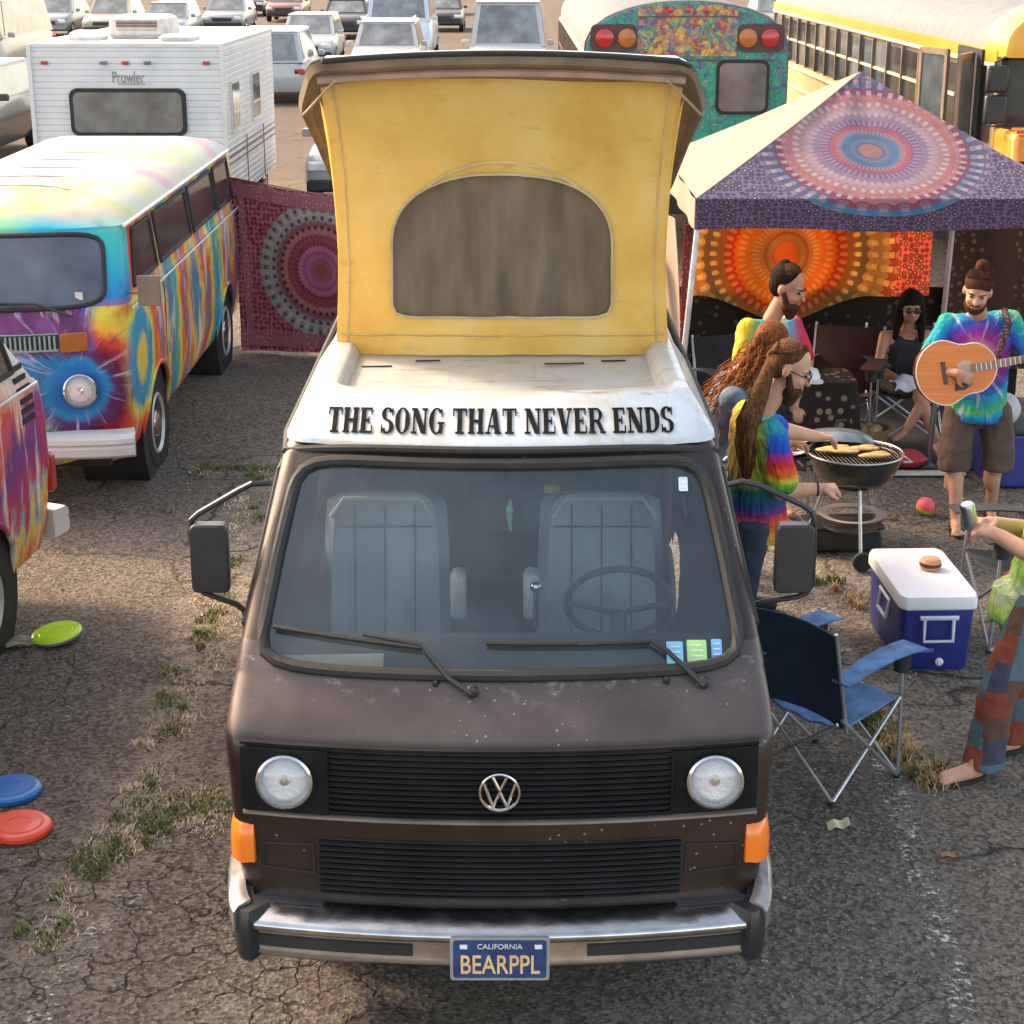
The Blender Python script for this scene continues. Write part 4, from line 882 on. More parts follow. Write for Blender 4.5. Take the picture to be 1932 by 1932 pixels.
def yellow_front(t):
    W = 2.4
    for s in (-1, 1): MB().box((s * (W / 2 + .012), 7.7, 2.53), (.04, 15.4, .15)).build('eave_band', bus_yel, t)
    sec = bus_section(W, 2.55, 2.62, 3.14)
    MB().rings([[Vector((x * k, y, 2.55 + (z - 2.55) * kz)) for x, z in sec] for y, k, kz in ((-.22, .94, .82), (-.18, .99, .95), (.0, 1.02, 1.02), (.5, 1.025, 1.03), (.62, 1.0, 1.0))]).build('front_cap', bus_yel, t, sharp=40)
    for s in (-1, 1):
        for x_ in (.55, .82): MB().lathe([(.11, 0), (.11, .05), (.07, .06), (.001, .06)], 20, (s * x_, -.21, 2.80), (0, -1, 0)).build('warning_lamp', redlens, t)
        MB().ell((s * 1.08, -.15, 2.70), .05).build('marker_light', amber_d, t)
    f = MB()
    for x_ in (-1.17, 0, 1.17): f.box((x_, -.05, 2.235), (.07, .08, .66))
    for z_ in (2.55, 1.90): f.box((0, -.05, z_), (2.4, .08, .06))
    f.build('windscreen_frame', black_rubber, t)
    for s in (-1, 1): MB().box((s * .585, -.04, 2.235), (1.10, .02, .62)).build('windscreen', darkglass('bus_screen', (.02, .03, .03), .08), t)
    MB().box((0, -.35, 1.38), (2.4, .75, 1.0)).build('cowl', worn('cowl_orange', (.72, .26, .03), .4, coat=.3), t, bevel=.06)
    MB().box((0, -.72, 1.895), (2.36, .05, .035)).build('cowl_trim', worn('cowl_red', (.40, .12, .05), .5), t)
    MB().prism([(math.cos(a) * .30, math.sin(a) * .30) for a in [2 * PI * k / 24 for k in range(24)]], lambda x, z, d: Vector((-.72 + x, -.728 - d, 1.60 + z)), 0, .004).build('painted_swirl', swirl(), t, smooth=False)
    # folding door, opened outwards
    d = MB().box((-1.235, .95, 1.78), (.05, 1.0, 1.62)).build('doorway', dark_in, t)
    for (x_, y_, rz) in ((-1.42, .42, R(62)), (-1.52, 1.38, R(110))):
        fr = MB()
        e = Euler((0, 0, rz)).to_matrix(); c0 = Vector((x_, y_, 1.80))
        for a in (-.24, .24): fr.box(c0 + e @ Vector((a, 0, 0)), (.05, .04, 1.50), (0, 0, rz))
        for b in (-.73, -.10, .73): fr.box(c0 + Vector((0, 0, b)), (.50, .04, .06), (0, 0, rz))
        dr = fr.build('door_leaf', post_m, t)
        for zc_, hh in ((.315, .76), (-.415, .56)): MB().box(c0 + Vector((0, 0, zc_)), (.44, .01, hh), (0, 0, rz)).build('door_pane', clear_glass, dr)
    for z_, h_ in ((2.36, .26), (2.07, .28)):
        MB().box((-1.30, -.35, z_), (.22, .08, h_)).build('mirror', black_plastic, t, bevel=.03)
    MB().tube([(-1.1, -.05, 2.58), (-1.33, -.35, 2.52), (-1.36, -.38, 1.92), (-1.15, -.45, 1.90)], .015, 6).build('mirror_bracket', black_plastic, t)
    for s in (-1, 1):
        for yy in (.2, 5.5): wheel(t, (s * 1.0, yy + .6, .48), .48, .28, s)
    MB().box((0, 7, .8), (2.1, 14, .3)).build('chassis', dark_in, t)
def swirl():
    m = M('swirl_paint', .4); x, y, z = m.xyz(); dx, dz = x + .72, z - 1.60
    m.col(m.ramp(((dx * dx + dz * dz).sqrt() * 3.2 + m.noise(5, 3) * .15).clamp(), [(0, (.02, .40, .35)), (.35, (.04, .42, .30)), (.5, (.35, .45, .05)), (.65, (.75, .50, .04)), (.85, (.7, .1, .02)), (1, (.72, .26, .03))])); return m.mat
yellow_front(yb)

# ------------------------------------------------------------------ cars parked beyond
def car_mat(c): return worn('car_paint', c, .32, .1, coat=.5, var=.05)
CG = 'cars parked in rows beyond the campers'
car_glass = darkglass('car_glass', (.12, .13, .135), .06)
def car(label, cat, loc, rz, paint, W=1.78, H=1.5, L=4.5, hood=1.15, hz=.98, cab=2.2, rake=.55, rear=False, group=CG, name='parked_car', rails=False):
    t = thing(name, label, cat, loc, rz, group)
    # lower body: sections along y
    secs = []
    for y, w, z0, z1 in ((0, .80, .42, .70), (.08, .93, .30, .76), (.35, .99, .26, hz - .10), (hood, 1.0, .26, hz), (hood + 1.2, 1.0, .26, hz + .02), (L - .5, .99, .26, hz + .02), (L - .08, .95, .30, hz - .05), (L, .84, .42, hz - .18)):
        w *= W / 2; secs.append([Vector((x, y, z)) for x, z in ((-w * .93, z0), (-w, z0 + .14), (-w, lerp(z0, z1, .7)), (-w * .93, z1 - .03), (-w * .80, z1), (w * .80, z1), (w * .93, z1 - .03), (w, lerp(z0, z1, .7)), (w, z0 + .14), (w * .93, z0))])
    MB().rings(secs).build('body', paint, t, sharp=38)
    y0 = hood - .05; y1 = hood + rake; y3 = min(L - .15, y1 + cab + .45); y2 = y3 - (.25 if H > 1.6 else .5); wt = W / 2 * .78; wb = W / 2 * .93
    cb = [[Vector((s * wb, y, hz - .02)) for s, y in ((-1, y0), (1, y0), (1, y3), (-1, y3))], [Vector((s * wt, y, H - .05)) for s, y in ((-1, y1), (1, y1), (1, y2), (-1, y2))]]
    MB().rings(cb).build('cabin', paint, t, smooth=False)
    top = [[Vector((s * wt * k, lerp((y1 + y2) / 2, y, k), z)) for s, y in ((-1, y1), (1, y1), (1, y2), (-1, y2))] for k, z in ((1.0, H - .055), (1.03, H - .045), (.97, H - .01), (.8, H))]
    MB().rings(top).build('roof', paint, t, smooth=False)
    def q(a, b, c, d, nm, inset=.09):   # glass panel proud of a cabin face
        ctr = (a + b + c + d) / 4; n = (b - a).cross(d - a).normalized(); out = Vector((ctr.x, ctr.y - (y1 + y2) / 2, 0)); n = n if n.dot(out) > 0 else -n
        vs = [ctr + (p - ctr) * (1 - inset * 1.6) + n * .012 for p in (a, b, c, d)]
        MB().add(vs + [p - n * .01 for p in vs], [(0, 1, 2, 3), (7, 6, 5, 4), (0, 4, 5, 1), (1, 5, 6, 2), (2, 6, 7, 3), (3, 7, 4, 0)]).build(nm, car_glass, t, smooth=False)
    (A, B, C_, D), (E_, F, G, H_) = cb
    q(A, B, F, E_, 'windscreen'); q(B, C_, G, F, 'side_window'); q(D, A, E_, H_, 'side_window'); q(C_, D, H_, G, 'rear_window')
    for s in (-1, 1):
        MB().box((s * W * .37, .02, .66), (.30, .10, .13)).build('headlight', headwhite, t, bevel=.03)
        MB().box((s * W * .42, L - .06, hz - .22), (.26, .12, .13)).build('tail_light', redlens, t, bevel=.02)
        MB().box((s * (W / 2 + .07), hood + .35, hz + .06), (.16, .10, .12)).build('mirror', paint, t, bevel=.02)
        for yy in (.85, L - .85): wheel(t, (s * (W / 2 - .09), yy, .32), .32, .2, s)
    MB().box((0, -.01, .60), (W * .45, .06, .13)).build('grille', black_plastic, t)
    MB().box((0, -.02, .40), (W * .92, .12, .16)).build('bumper', paint if H > 1.55 else black_plastic, t, bevel=.03)
    MB().box((0, L + .005, .55), (.34, .02, .12)).build('license_plate', white_paint, t)
    if rails:
        for s in (-1, 1): MB().tube([(s * wt * .9, y1 + .1, H), (s * wt * .9, y1 + .15, H + .05), (s * wt * .9, y2 - .15, H + .05), (s * wt * .9, y2 - .1, H)], .02, 6).build('roof_rail', chrome, t)
    return t
headwhite = worn('headlight_white', (.75, .76, .78), .15, coat=.5)
wht, slv, drk, blk, crm = car_mat((.42, .44, .45)), car_mat((.24, .26, .28)), car_mat((.06, .05, .045)), car_mat((.035, .03, .028)), car_mat((.38, .35, .27))
def pos(u, Z): return (u - 966) / 3300.0 * Z
car('white high-roofed van with a large windscreen, behind the raised camper roof', 'van', (-.10, 44, 0), 0, wht, 2.0, 2.28, 5.2, .75, 1.22, 3.4, .60, name='white_van', group=None)
car('white car with a dark windscreen and roof rails, left half behind the camper roof', 'car', (-3.35, 47, 0), 0, wht, 1.86, 1.66, 4.6, 1.2, 1.02, 2.1, .55, rails=True)
car('tall pale blue van behind the white car with roof rails', 'van', (-3.6, 57, 0), 0, car_mat((.55, .62, .68)), 2.15, 2.75, 5.8, .6, 1.30, 4.2, .35, name='delivery_van', group=None)
car('white hatchback seen from behind, right of the trailer', 'car', (-5.75, 46.5, 0), PI, wht, 1.84, 1.70, 4.4, 1.1, .98, 2.2, .55)
car('small white car with green-tinted windscreen, just beyond the white hatchback', 'car', (-6.3, 55, 0), 0, wht, 1.75, 1.55, 4.3, 1.1, .95, 2.0, .6)
car('silver car with a pale hood, above and right of the trailer air conditioner', 'car', (pos(452, 78), 76, 0), 0, slv, 1.8, 1.5, 4.5, 1.2, .95, 2.1, .6)
car('silver estate car directly behind the trailer air conditioner', 'car', (pos(345, 70), 68, 0), 0, slv, 1.8, 1.5, 4.5, 1.2, .95, 2.1, .6)
car('cream car directly left of the silver estate car', 'car', (pos(242, 74), 72, 0), 0, crm, 1.8, 1.55, 4.5, 1.2, .95, 2.1, .6)
car('pale grey car behind the cream camper at the top left', 'car', (pos(128, 74), 73, 0), 0, slv, 1.85, 1.6, 4.5, 1.2, .98, 2.1, .6)
car('cream camper truck with blue-grey windscreen in the top left corner', 'camper truck', (-13.9, 45, 0), 0, crm, 2.2, 2.35, 6.0, .7, 1.35, 4.3, .4, name='cream_camper', group=None)
car('dark brown car cut off by the left edge, left of the trailer', 'car', (-9.75, 29.2, 0), 0, drk, 1.9, 1.62, 4.7, 1.25, 1.04, 2.2, .6)
car('white car mostly hidden behind the camper canvas, one headlight showing', 'car', (-2.05, 24.6, 0), 0, wht, 1.75, 1.42, 4.3, 1.15, .92, 1.9, .6)
car('black car between the small white car and the tall pale blue van', 'car', (pos(668, 74), 72, 0), 0, blk, 1.85, 1.5, 4.6, 1.2, .98, 2.1, .6)
car('dark car between the tall pale blue van and the white high-roofed van', 'car', (pos(842, 80), 78, 0), 0, drk, 1.8, 1.5, 4.5, 1.2, .95, 2.1, .6)
car('grey car seen in the gap between the two school buses', 'car', (pos(1442, 74), 72, 0), 0, slv, 1.8, 1.6, 4.5, 1.2, 1.0, 2.1, .6)
car('red-brown car in the far row above the black car', 'car', (pos(560, 90), 88, 0), 0, car_mat((.20, .07, .05)), 1.8, 1.5, 4.5, 1.2, .95, 2.1, .6)
car('white pickup in the far row above the dark car', 'car', (pos(830, 96), 96, 0), 0, wht, 1.9, 1.8, 5.0, 1.3, 1.1, 2.1, .6)
car('black car in the far row left of the red-brown car', 'car', (pos(490, 96), 95, 0), 0, blk, 1.8, 1.5, 4.5, 1.2, .95, 2.1, .6)
# ------------------------------------------------------------------ patterned cloth
def mandala(name, cx, cy, uv, rad, cols, petals=24, ground=(.10, .06, .14), edge=(.5, .35, .4), rough=.85, transl=0.0, spots=True):
    """ring-and-petal block print about (cx, cy); uv gives the two in-cloth coordinates"""
    m = M(name, rough, spec=.2); u, v = uv(m)
    dx, dy = u - cx, v - cy; r = ((dx * dx + dy * dy).sqrt()) / rad; th = dy.at2(dx)
    pet = (th * (petals / 2.0)).cos().abs()
    rr = r + pet * .035 * r.ss(.25, .5) - .02
    n = len(cols); base = m.ramp(rr.clamp(), [(i / n, c) for i, c in enumerate(cols)], 'CONSTANT')
    ringn = (r * 52.0).sin() * .5 + .5; dots = (th * petals).cos() * .5 + .5
    fine = (ringn * dots).gt(.42) * r.lt(1.05) * r.gt(.06)
    base = m.mix(fine * .40, base, edge)
    big = ((r * 7.0).fract() - .5).abs().lt(.18) * (th * petals * .5).cos().abs().gt(.80) * r.gt(.62) * r.lt(1.0)
    base = m.mix(big * .75, base, edge)
    vv = m.vec(u, v, 0.0)
    vo = m.voro(22, 'F1', v=vv, rnd=.4) if spots else m.voro(12, 'F1', v=vv)
    gcol = m.ramp(vo, [(.0, edge), (.16, edge), (.20, ground), (.45, ground), (.55, tuple(min(1, c * 2.2) for c in ground))], 'LINEAR')
    out = r.gt(1.0); c = m.mix(out, base, gcol)
    c = m.mix(m.noise(6, 4).ss(.45, .75) * .25, c, tuple(x * .5 for x in ground)); m.col(c)
    m.bump(m.noise(14, 4), .3, .02)
    if transl:
        t = m.n('ShaderNodeBsdfTranslucent'); m.nt.links.new(c, t.inputs[0]); s = m.n('ShaderNodeMixShader'); s.inputs[0].default_value = transl
        m.nt.links.new(m.b.outputs[0], s.inputs[1]); m.nt.links.new(t.outputs[0], s.inputs[2]); m.nt.links.new(s.outputs[0], m.nt.nodes['Material Output'].inputs[0])
    return m.mat
def flat_print(name, c1, c2, scale=20.0, rough=.9):
    m = M(name, rough, spec=.2); v = m.voro(scale, 'F1', rnd=.6)
    m.col(m.ramp(v, [(0, c2), (.22, c2), (.30, c1), (1, c1)])); return m.mat

# ------------------------------------------------------------------ canopy
CX, CY = 2.51, 12.95
cano = thing('canopy_tent', 'pop-up canopy with a blue and pink mandala cloth over its near slope', 'canopy', (CX, CY, 0))
hw, hd, ze, zp = 1.29, 1.31, 2.0, 2.73
def slope(kx, ky):
    """one roof slope; (a, b): along eave -1..1, up 0..1"""
    def f(a, b):
        e = Vector((kx * hw if kx else a * hw, ky * hd if ky else a * hd, ze)); p = Vector((0, 0, zp)); q = e.lerp(p, b)
        q.z -= .05 * math.sin(PI * b) * (1 - .5 * a * a) + .012 * math.sin(9 * a + 3 * b) * b * (1 - b) * 3; return q
    return f
cream = M('canopy_cream', .8, spec=.2); cream.col(cream.ramp(cream.noise(2, 5), [(.3, (.40, .31, .25)), (.7, (.49, .39, .32))])); cream.bump(cream.noise(6, 4), .3, .02)
t_ = cream.n('ShaderNodeBsdfTranslucent'); t_.inputs[0].default_value = (.62, .50, .42, 1); s_ = cream.n('ShaderNodeMixShader'); s_.inputs[0].default_value = .3
cream.nt.links.new(cream.b.outputs[0], s_.inputs[1]); cream.nt.links.new(t_.outputs[0], s_.inputs[2]); cream.nt.links.new(s_.outputs[0], cream.nt.nodes['Material Output'].inputs[0]); cream = cream.mat
def uvf(m): x, y, z = m.xyz(); return x, (y + hd) * 1.107 + (z.lt(1.999)) * ((z - 2.0) * 1.6)
blue_m = mandala('mandala_blue_pink', -.05, .60, uvf, .80, [(.24, .13, .12), (.05, .10, .18), (.06, .12, .21), (.23, .08, .11), (.13, .08, .16), (.17, .13, .20), (.25, .18, .22), (.22, .14, .15), (.25, .11, .12), (.15, .05, .08), (.06, .08, .15), (.09, .08, .15)], 52, (.065, .055, .095), (.32, .26, .30), transl=.12)
MB().sheet(lambda u, v: slope(0, -1)(2 * u - 1, v), 40, 20, .006).build('mandala_cloth', blue_m, cano, sharp=80)
for kx, ky in ((-1, 0), (1, 0), (0, 1)):
    MB().sheet(lambda u, v: slope(kx, ky)(2 * u - 1, v), 24, 14, .006).build('roof_slope', cream, cano, sharp=80)
MB().sheet(lambda u, v: Vector(((2 * u - 1) * (hw + .005), -hd - .01 + .008 * math.sin(24 * u), lerp(1.795 + .012 * math.sin(9 * u), 1.998, v))), 40, 5, .005).build('front_valance', mandala('valance_print', -.05, .60, uvf, .80, [(.1, .1, .1)] * 9 + [(.36, .14, .14), (.20, .06, .09), (.04, .14, .26)], 32, (.055, .035, .06), (.24, .18, .22)), cano, sharp=80)
for s in (-1, 1):
    MB().sheet(lambda u, v: Vector((s * (hw + .005) + s * .01 * math.sin(20 * u), (2 * u - 1) * hd, lerp(1.80, 1.998, v))), 30, 4, .005).build('side_valance', cream if s < 0 else cream, cano, sharp=80)
pole_m = worn('pole_white', (.62, .60, .62), .4, .2)
for x0, y0, x1, y1 in ((-hw + .03, -hd + .02, -hw - .12, -hd + .05), (hw, -hd, hw + .02, -hd), (-hw, hd, -hw, hd), (hw, hd, hw, hd), (.55, -hd + .5, .50, -hd + .5)):
    MB().tube([(x0, y0, 1.99), (x1, y1, 0)], .020, 8).build('leg', pole_m if x0 < 0 else dull_metal, cano); MB().box((x1, y1, .01), (.09, .09, .02)).build('foot_plate', dull_metal, cano)
MB().tube([(-hw + .05, -hd + .05, 1.94), (hw - .05, -hd + .05, 1.94), (hw - .05, hd - .05, 1.94), (-hw + .05, hd - .05, 1.94), (-hw + .05, -hd + .05, 1.94)], .012, 6).build('roof_frame', dull_metal, cano)
# side drape
drm = flat_print('drape_red_print', (.22, .035, .04), (.45, .18, .2), 26)
dr = thing('side_drape', 'cream cloth with red print hanging down the left side of the canopy', 'drape', (1.10, 11.9, 0))
MB().sheet(lambda u, v: Vector((-.02 + .10 * (u - .5) * (1 - v) * -2 + .03 * math.sin(14 * u + 2 * v), u * 1.7, lerp(.75 + .25 * u, 1.83, v))), 40, 20, .006).build('cloth', cream, dr, sharp=80)
MB().sheet(lambda u, v: Vector((.055 + .05 * u + .02 * math.sin(3 + 4 * v) + .04 * (1 - v), -.10 + u * .1, lerp(.55, 1.80, v))), 4, 20, .006).build('tie_back_strip', drm, dr, sharp=80)
MB().sheet(lambda u, v: Vector((-.14 + .05 * u, .25 + u * .1, lerp(.85, 1.55, v))), 4, 12, .006).build('tie_back_strip', drm, dr, sharp=80)
# back wall cloths
def uvo(m): x, y, z = m.xyz(); return x, z
omat = mandala('mandala_orange', -.28, 1.20, uvo, .92, [(.72, .22, .03), (.45, .18, .05), (.62, .26, .06), (.76, .26, .03), (.78, .24, .02), (.62, .10, .03), (.50, .20, .05), (.36, .20, .08), (.66, .34, .10), (.60, .32, .10), (.55, .12, .05)], 46, (.42, .12, .06), (.95, .62, .20), transl=.5)
tag(MB().sheet(lambda u, v: Vector((-1.02 + 1.93 * u, .035 * math.sin(13 * u + 1.5 * v) + .012 * math.sin(37 * u) + .02, lerp(.86 - .20 * math.sin(PI * min(1, u * 1.3)) ** 2, 1.95, v))), 50, 20, .006).build('orange_tapestry', omat, None, sharp=80), 'orange and red mandala tapestry hanging as the back wall of the canopy', 'tapestry').location = (CX, CY + 1.22, 0)
tag(MB().sheet(lambda u, v: Vector((1.02 + .75 * u, .02 * math.sin(9 * u), lerp(.25, 1.95, v))), 20, 14, .006).build('brown_tapestry', flat_print('brown_print', (.055, .028, .018), (.16, .08, .04), 14), None, sharp=80), 'dark brown printed cloth hanging behind the guitar player', 'tapestry').location = (CX, CY + 1.2, 0)
# pink tapestry between the vans
def uvp(m): x, y, z = m.xyz(); return x, z
pk = mandala('mandala_pink', .88, .80, uvp, .62, [(.30, .10, .10), (.42, .14, .24), (.40, .16, .28), (.48, .17, .28), (.28, .08, .10), (.34, .10, .12), (.44, .20, .20), (.28, .12, .14), (.36, .34, .34), (.42, .41, .40), (.38, .37, .36)], 38, (.24, .08, .10), (.07, .02, .03), transl=.35)
tp = thing('pink_tapestry', 'maroon and pink mandala tapestry hung between the tie-dye van and the brown camper', 'tapestry', (-2.56, 15.9, 0), R(-16))
def tpf(u, v):
    top = 1.60 - .10 * u - .05 * math.sin(PI * u); bot = .02 + .10 * math.sin(PI * u) * 0 + .03 * u
    return Vector((u * 1.7 + .06 * (1 - v) * (1 - u), .05 * math.sin(5 * u + 2 * v) + .03 * math.sin(16 * u) * (1 - v) * .6, lerp(bot, top, v)))
MB().sheet(tpf, 50, 30, .006).build('cloth', pk, tp, sharp=80)
bd = flat_print('pink_border', (.28, .10, .12), (.45, .22, .25), 30)
for k, (a_, b_) in enumerate((((0, .90), (1, .985)), ((0, .03), (1, .12)), ((.035, .1), (.075, .9)))):
    MB().sheet(lambda u, v: tpf(lerp(a_[0], b_[0], u), lerp(a_[1], b_[1], v)) + Vector((0, -.010, 0)), 40, 6, .004).build('border', bd, tp, sharp=80)
MB().tube([tpf(0, 1) + Vector((-.12, .2, .03)), tpf(0, 1), tpf(.5, 1), tpf(1, 1), tpf(1, 1) + Vector((.2, -.1, .02))], .006, 6).build('cord', worn('cord', (.12, .08, .06), .8), tp)

# ------------------------------------------------------------------ people
def hand(mb, w, d, n, side=1, curl=.6, s=1.0):
    """palm from the wrist w along d, palm facing n; four fingers and a thumb"""
    w = Vector(w); d = Vector(d).normalized(); n = Vector(n); n = (n - d * n.dot(d)).normalized(); l = d.cross(n) * side
    k = w + d * .075 * s
    mb.caps(w, .024 * s, w + d * .03 * s, .028 * s, 10)
    for q in (-1.2, 0, 1.2): mb.caps(w + d * .02 * s + l * q * .014 * s, .017 * s, k + l * q * .020 * s, .015 * s, 8)
    for q, L in ((-1.5, .062), (-.5, .075), (.5, .070), (1.5, .055)):
        b = k + l * q * .018 * s; m_ = b + (d * math.cos(curl) + n * math.sin(curl)) * L * .55 * s; e = m_ + (d * math.cos(curl * 2.1) + n * math.sin(curl * 2.1)) * L * .55 * s
        mb.caps(b, .0115 * s, m_, .0105 * s, 8); mb.caps(m_, .0105 * s, e, .009 * s, 8)
    b = w + d * .022 * s - l * .026 * s; m_ = b + (d * .6 - l * .7 + n * .35).normalized() * .04 * s; mb.caps(b, .014 * s, m_, .012 * s, 8); mb.caps(m_, .012 * s, m_ + (d * .9 + n * .5).normalized() * .03 * s, .010 * s, 8)
def frame(f, u):
    f = Vector(f).normalized(); u = Vector(u); u = (u - f * u.dot(f)).normalized(); return f, u, u.cross(f)
def headmesh(mb, c, f, u, s=1.0):
    f, u, l = frame(f, u); c = Vector(c); m = Matrix((l, f, u)).transposed()
    mb.ell(c + u * .035 * s - f * .012 * s, (.076 * s, .094 * s, .088 * s), m, 20, 14)
    mb.ell(c + f * .030 * s - u * .030 * s, (.062 * s, .064 * s, .080 * s), m, 18, 12)
    mb.ell(c + f * .040 * s - u * .082 * s, (.036 * s, .040 * s, .030 * s), m)
    mb.caps(c + f * .088 * s + u * .008 * s, .009 * s, c + f * .108 * s - u * .026 * s, .015 * s, 8)
    for q in (-1, 1):
        mb.ell(c + l * q * .077 * s - f * .008 * s - u * .008 * s, (.011 * s, .020 * s, .031 * s), m, 10, 8)
        mb.ell(c + l * q * .030 * s + f * .078 * s + u * .022 * s, (.024 * s, .012 * s, .007 * s), m, 10, 6)
        mb.ell(c + l * q * .036 * s + f * .070 * s - u * .030 * s, (.022 * s, .018 * s, .02 * s), m, 10, 6)
    return f, u, l, m
cloudtex = bpy.data.textures.new('fold_noise', 'CLOUDS'); cloudtex.noise_scale = .075; cloudtex.noise_depth = 2
def folds(o, k=.022):
    q = o.modifiers.new('folds', 'DISPLACE'); q.texture = cloudtex; q.strength = k; q.mid_level = .5; q.texture_coords = 'LOCAL'; return o
def remesh(o, v=.010, it=3, fac=.5):
    r = o.modifiers.new('remesh', 'REMESH'); r.mode = 'VOXEL'; r.voxel_size = v; r.use_smooth_shade = True
    if it: q = o.modifiers.new('smooth', 'SMOOTH'); q.factor = fac; q.iterations = it
    return o
def skin(name, c):
    m = M(name, .5, spec=.4); m.col(m.ramp(m.noise(9, 4), [(.3, tuple(x * .82 for x in c)), (.7, tuple(min(1, x * 1.12) for x in c))]))
    m.b.inputs['Subsurface Weight'].default_value = .08; m.b.inputs['Subsurface Radius'].default_value = (.02, .008, .004); return m.mat
skinA, skinB, skinC = skin('skin_tan', (.48, .25, .16)), skin('skin_fair', (.58, .32, .22)), skin('skin_warm', (.42, .20, .12))
def hairm(name, c): 
    m = M(name, .85, spec=.12); x, y, z = m.xyz(); s = m.noise(1.0, 4, v=m.vec(x * 90, y * 90, z * 12)); m.col(m.ramp(s, [(.3, tuple(q * .45 for q in c)), (.7, tuple(min(1, q * 1.6) for q in c))])); m.bump(s, .6, .01); return m.mat
brown_hair, dark_hair, ginger = hairm('brown_hair', (.060, .030, .014)), hairm('dark_hair', (.014, .009, .007)), hairm('ginger_curls', (.16, .055, .022))
eye_m = worn('eye_dark', (.015, .01, .01), .2); lip_m = worn('lip', (.40, .13, .11), .5)
def face_parts(t, c, f, u, s=1.0, beard=None, moust=None, glasses=False, shades=False, brow=dark_hair, c_lip=True):
    f, u, l = frame(f, u); c = Vector(c); m = Matrix((l, f, u)).transposed()
    for q in (-1, 1):
        MB().ell(c + l * q * .031 * s + f * .083 * s + u * .006 * s, (.012 * s, .008 * s, .006 * s), m, 10, 6).build('eye', eye_m, t)
        MB().caps(c + l * q * .016 * s + f * .094 * s + u * .024 * s, .0045 * s, c + l * q * .050 * s + f * .080 * s + u * .028 * s, .003 * s, 6).build('eyebrow', brow, t)
    if c_lip: MB().ell(c + f * .092 * s - u * .058 * s, (.024 * s, .008 * s, .008 * s), m, 12, 6).build('mouth', lip_m, t)
    if moust: MB().caps(c + f * .098 * s - u * .044 * s - l * .03 * s, .006 * s, c + f * .098 * s - u * .044 * s + l * .03 * s, .006 * s).build('moustache', moust, t)
    if beard:
        b = MB(); b.ell(c + f * .052 * s - u * .088 * s, (.056 * s, .052 * s, .050 * s), m, 16, 10).ell(c + f * .065 * s - u * .118 * s, (.035 * s, .034 * s, .045 * s), m)
        for q in (-1, 1): b.caps(c + l * q * .066 * s + f * .012 * s - u * .02 * s, .014 * s, c + l * q * .046 * s + f * .050 * s - u * .085 * s, .022 * s)
        remesh(b.build('beard', beard, t), .006, 2)
    if glasses or shades:
        g = MB(); gm_ = black_plastic
        for q in (-1, 1):
            cc = c + l * q * .033 * s + f * .104 * s + u * .004 * s
            if shades: g.ell(cc, (.026 * s, .006, .020 * s), m, 14, 8)
            else: g.tube([cc + l * math.cos(a) * .023 * s + u * math.sin(a) * .018 * s for a in [2 * PI * k / 16 for k in range(17)]], .0025 * s, 5)
            g.tube([cc + l * q * .024 * s, c + l * q * .080 * s + u * .004 * s + f * .0], .0028 * s, 5)
        g.tube([c - l * .010 * s + f * .106 * s + u * .006 * s, c + l * .010 * s + f * .106 * s + u * .006 * s], .003 * s, 5); g.build('sunglasses' if shades else 'glasses', gm_, t)
def strands(t, c, f, u, s, mat, to, n=110, tailp=None, seed=1):
    f, u, l = frame(f, u); c = Vector(c); to = Vector(to); mb = MB(); rnd = random.Random(seed)
    for k in range(n):
        a = rnd.uniform(-1.35, 1.35); e = rnd.uniform(.15, 1.0)
        d0 = (f * math.cos(a) * .8 + l * math.sin(a) + u * (.35 + .5 * math.cos(a))).normalized()
        p0 = c + u * .045 * s - f * .02 * s + Vector((0, 0, 0)) + (d0 * (.088 * s))
        pts = [p0]
        for q in (.3, .6, .85, 1.0):
            p = p0.lerp(to, q); r_ = p - (c + u * .04 * s - f * .02 * s)
            if r_.length < .092 * s and q < 1: p = c + u * .04 * s - f * .02 * s + r_.normalized() * (.093 + rnd.uniform(-.001, .005)) * s
            pts.append(p)
        if tailp:
            ph = rnd.uniform(0, 6.3); rr = rnd.uniform(.2, 1.0)
            for i_, (q, w_) in enumerate(tailp): pts.append(Vector(q) + Vector((math.cos(ph), math.sin(ph), 0)) * w_ * rr + Vector((rnd.gauss(0, .006), rnd.gauss(0, .006), 0)))
        mb.tube(pts, [.0028 * s] * (len(pts) - 1) + [.001], 4, False)
    return mb.build('hair_strands', mat, t, kind='stuff')
def hair_cap(t, c, f, u, s, mat, extra=None, name='hair', vox=.008):
    f, u, l = frame(f, u); c = Vector(c); m = Matrix((l, f, u)).transposed(); b = MB()
    b.ell(c + u * .050 * s - f * .026 * s, (.082 * s, .092 * s, .084 * s), m, 20, 14)
    b.ell(c + u * .01 * s - f * .045 * s, (.078 * s, .062 * s, .080 * s), m, 16, 12)
    if extra: extra(b, c, f, u, l, m)
    return remesh(b.build(name, mat, t), vox, 2)
def limb(mb, pts, rs):
    for a, b, ra, rb in zip(pts, pts[1:], rs, rs[1:]): mb.caps(a, ra, b, rb, 12)
def torso(mb, shl, shr, hipl, hipr, r=.085, chest=.10):
    shl, shr, hipl, hipr = map(Vector, (shl, shr, hipl, hipr)); n = (shr - shl)
    mb.caps(shl.lerp(shr, .04), r * .66, shl.lerp(shr, .96), r * .66)
    for t in (.22, .42, .58, .78):
        a = shl.lerp(shr, t) - Vector((0, 0, .05)); b = hipl.lerp(hipr, t * 1.0); mb.caps(a, chest, a.lerp(b, .5), chest * .96); mb.caps(a.lerp(b, .5), chest * .94, b, chest * 1.02)
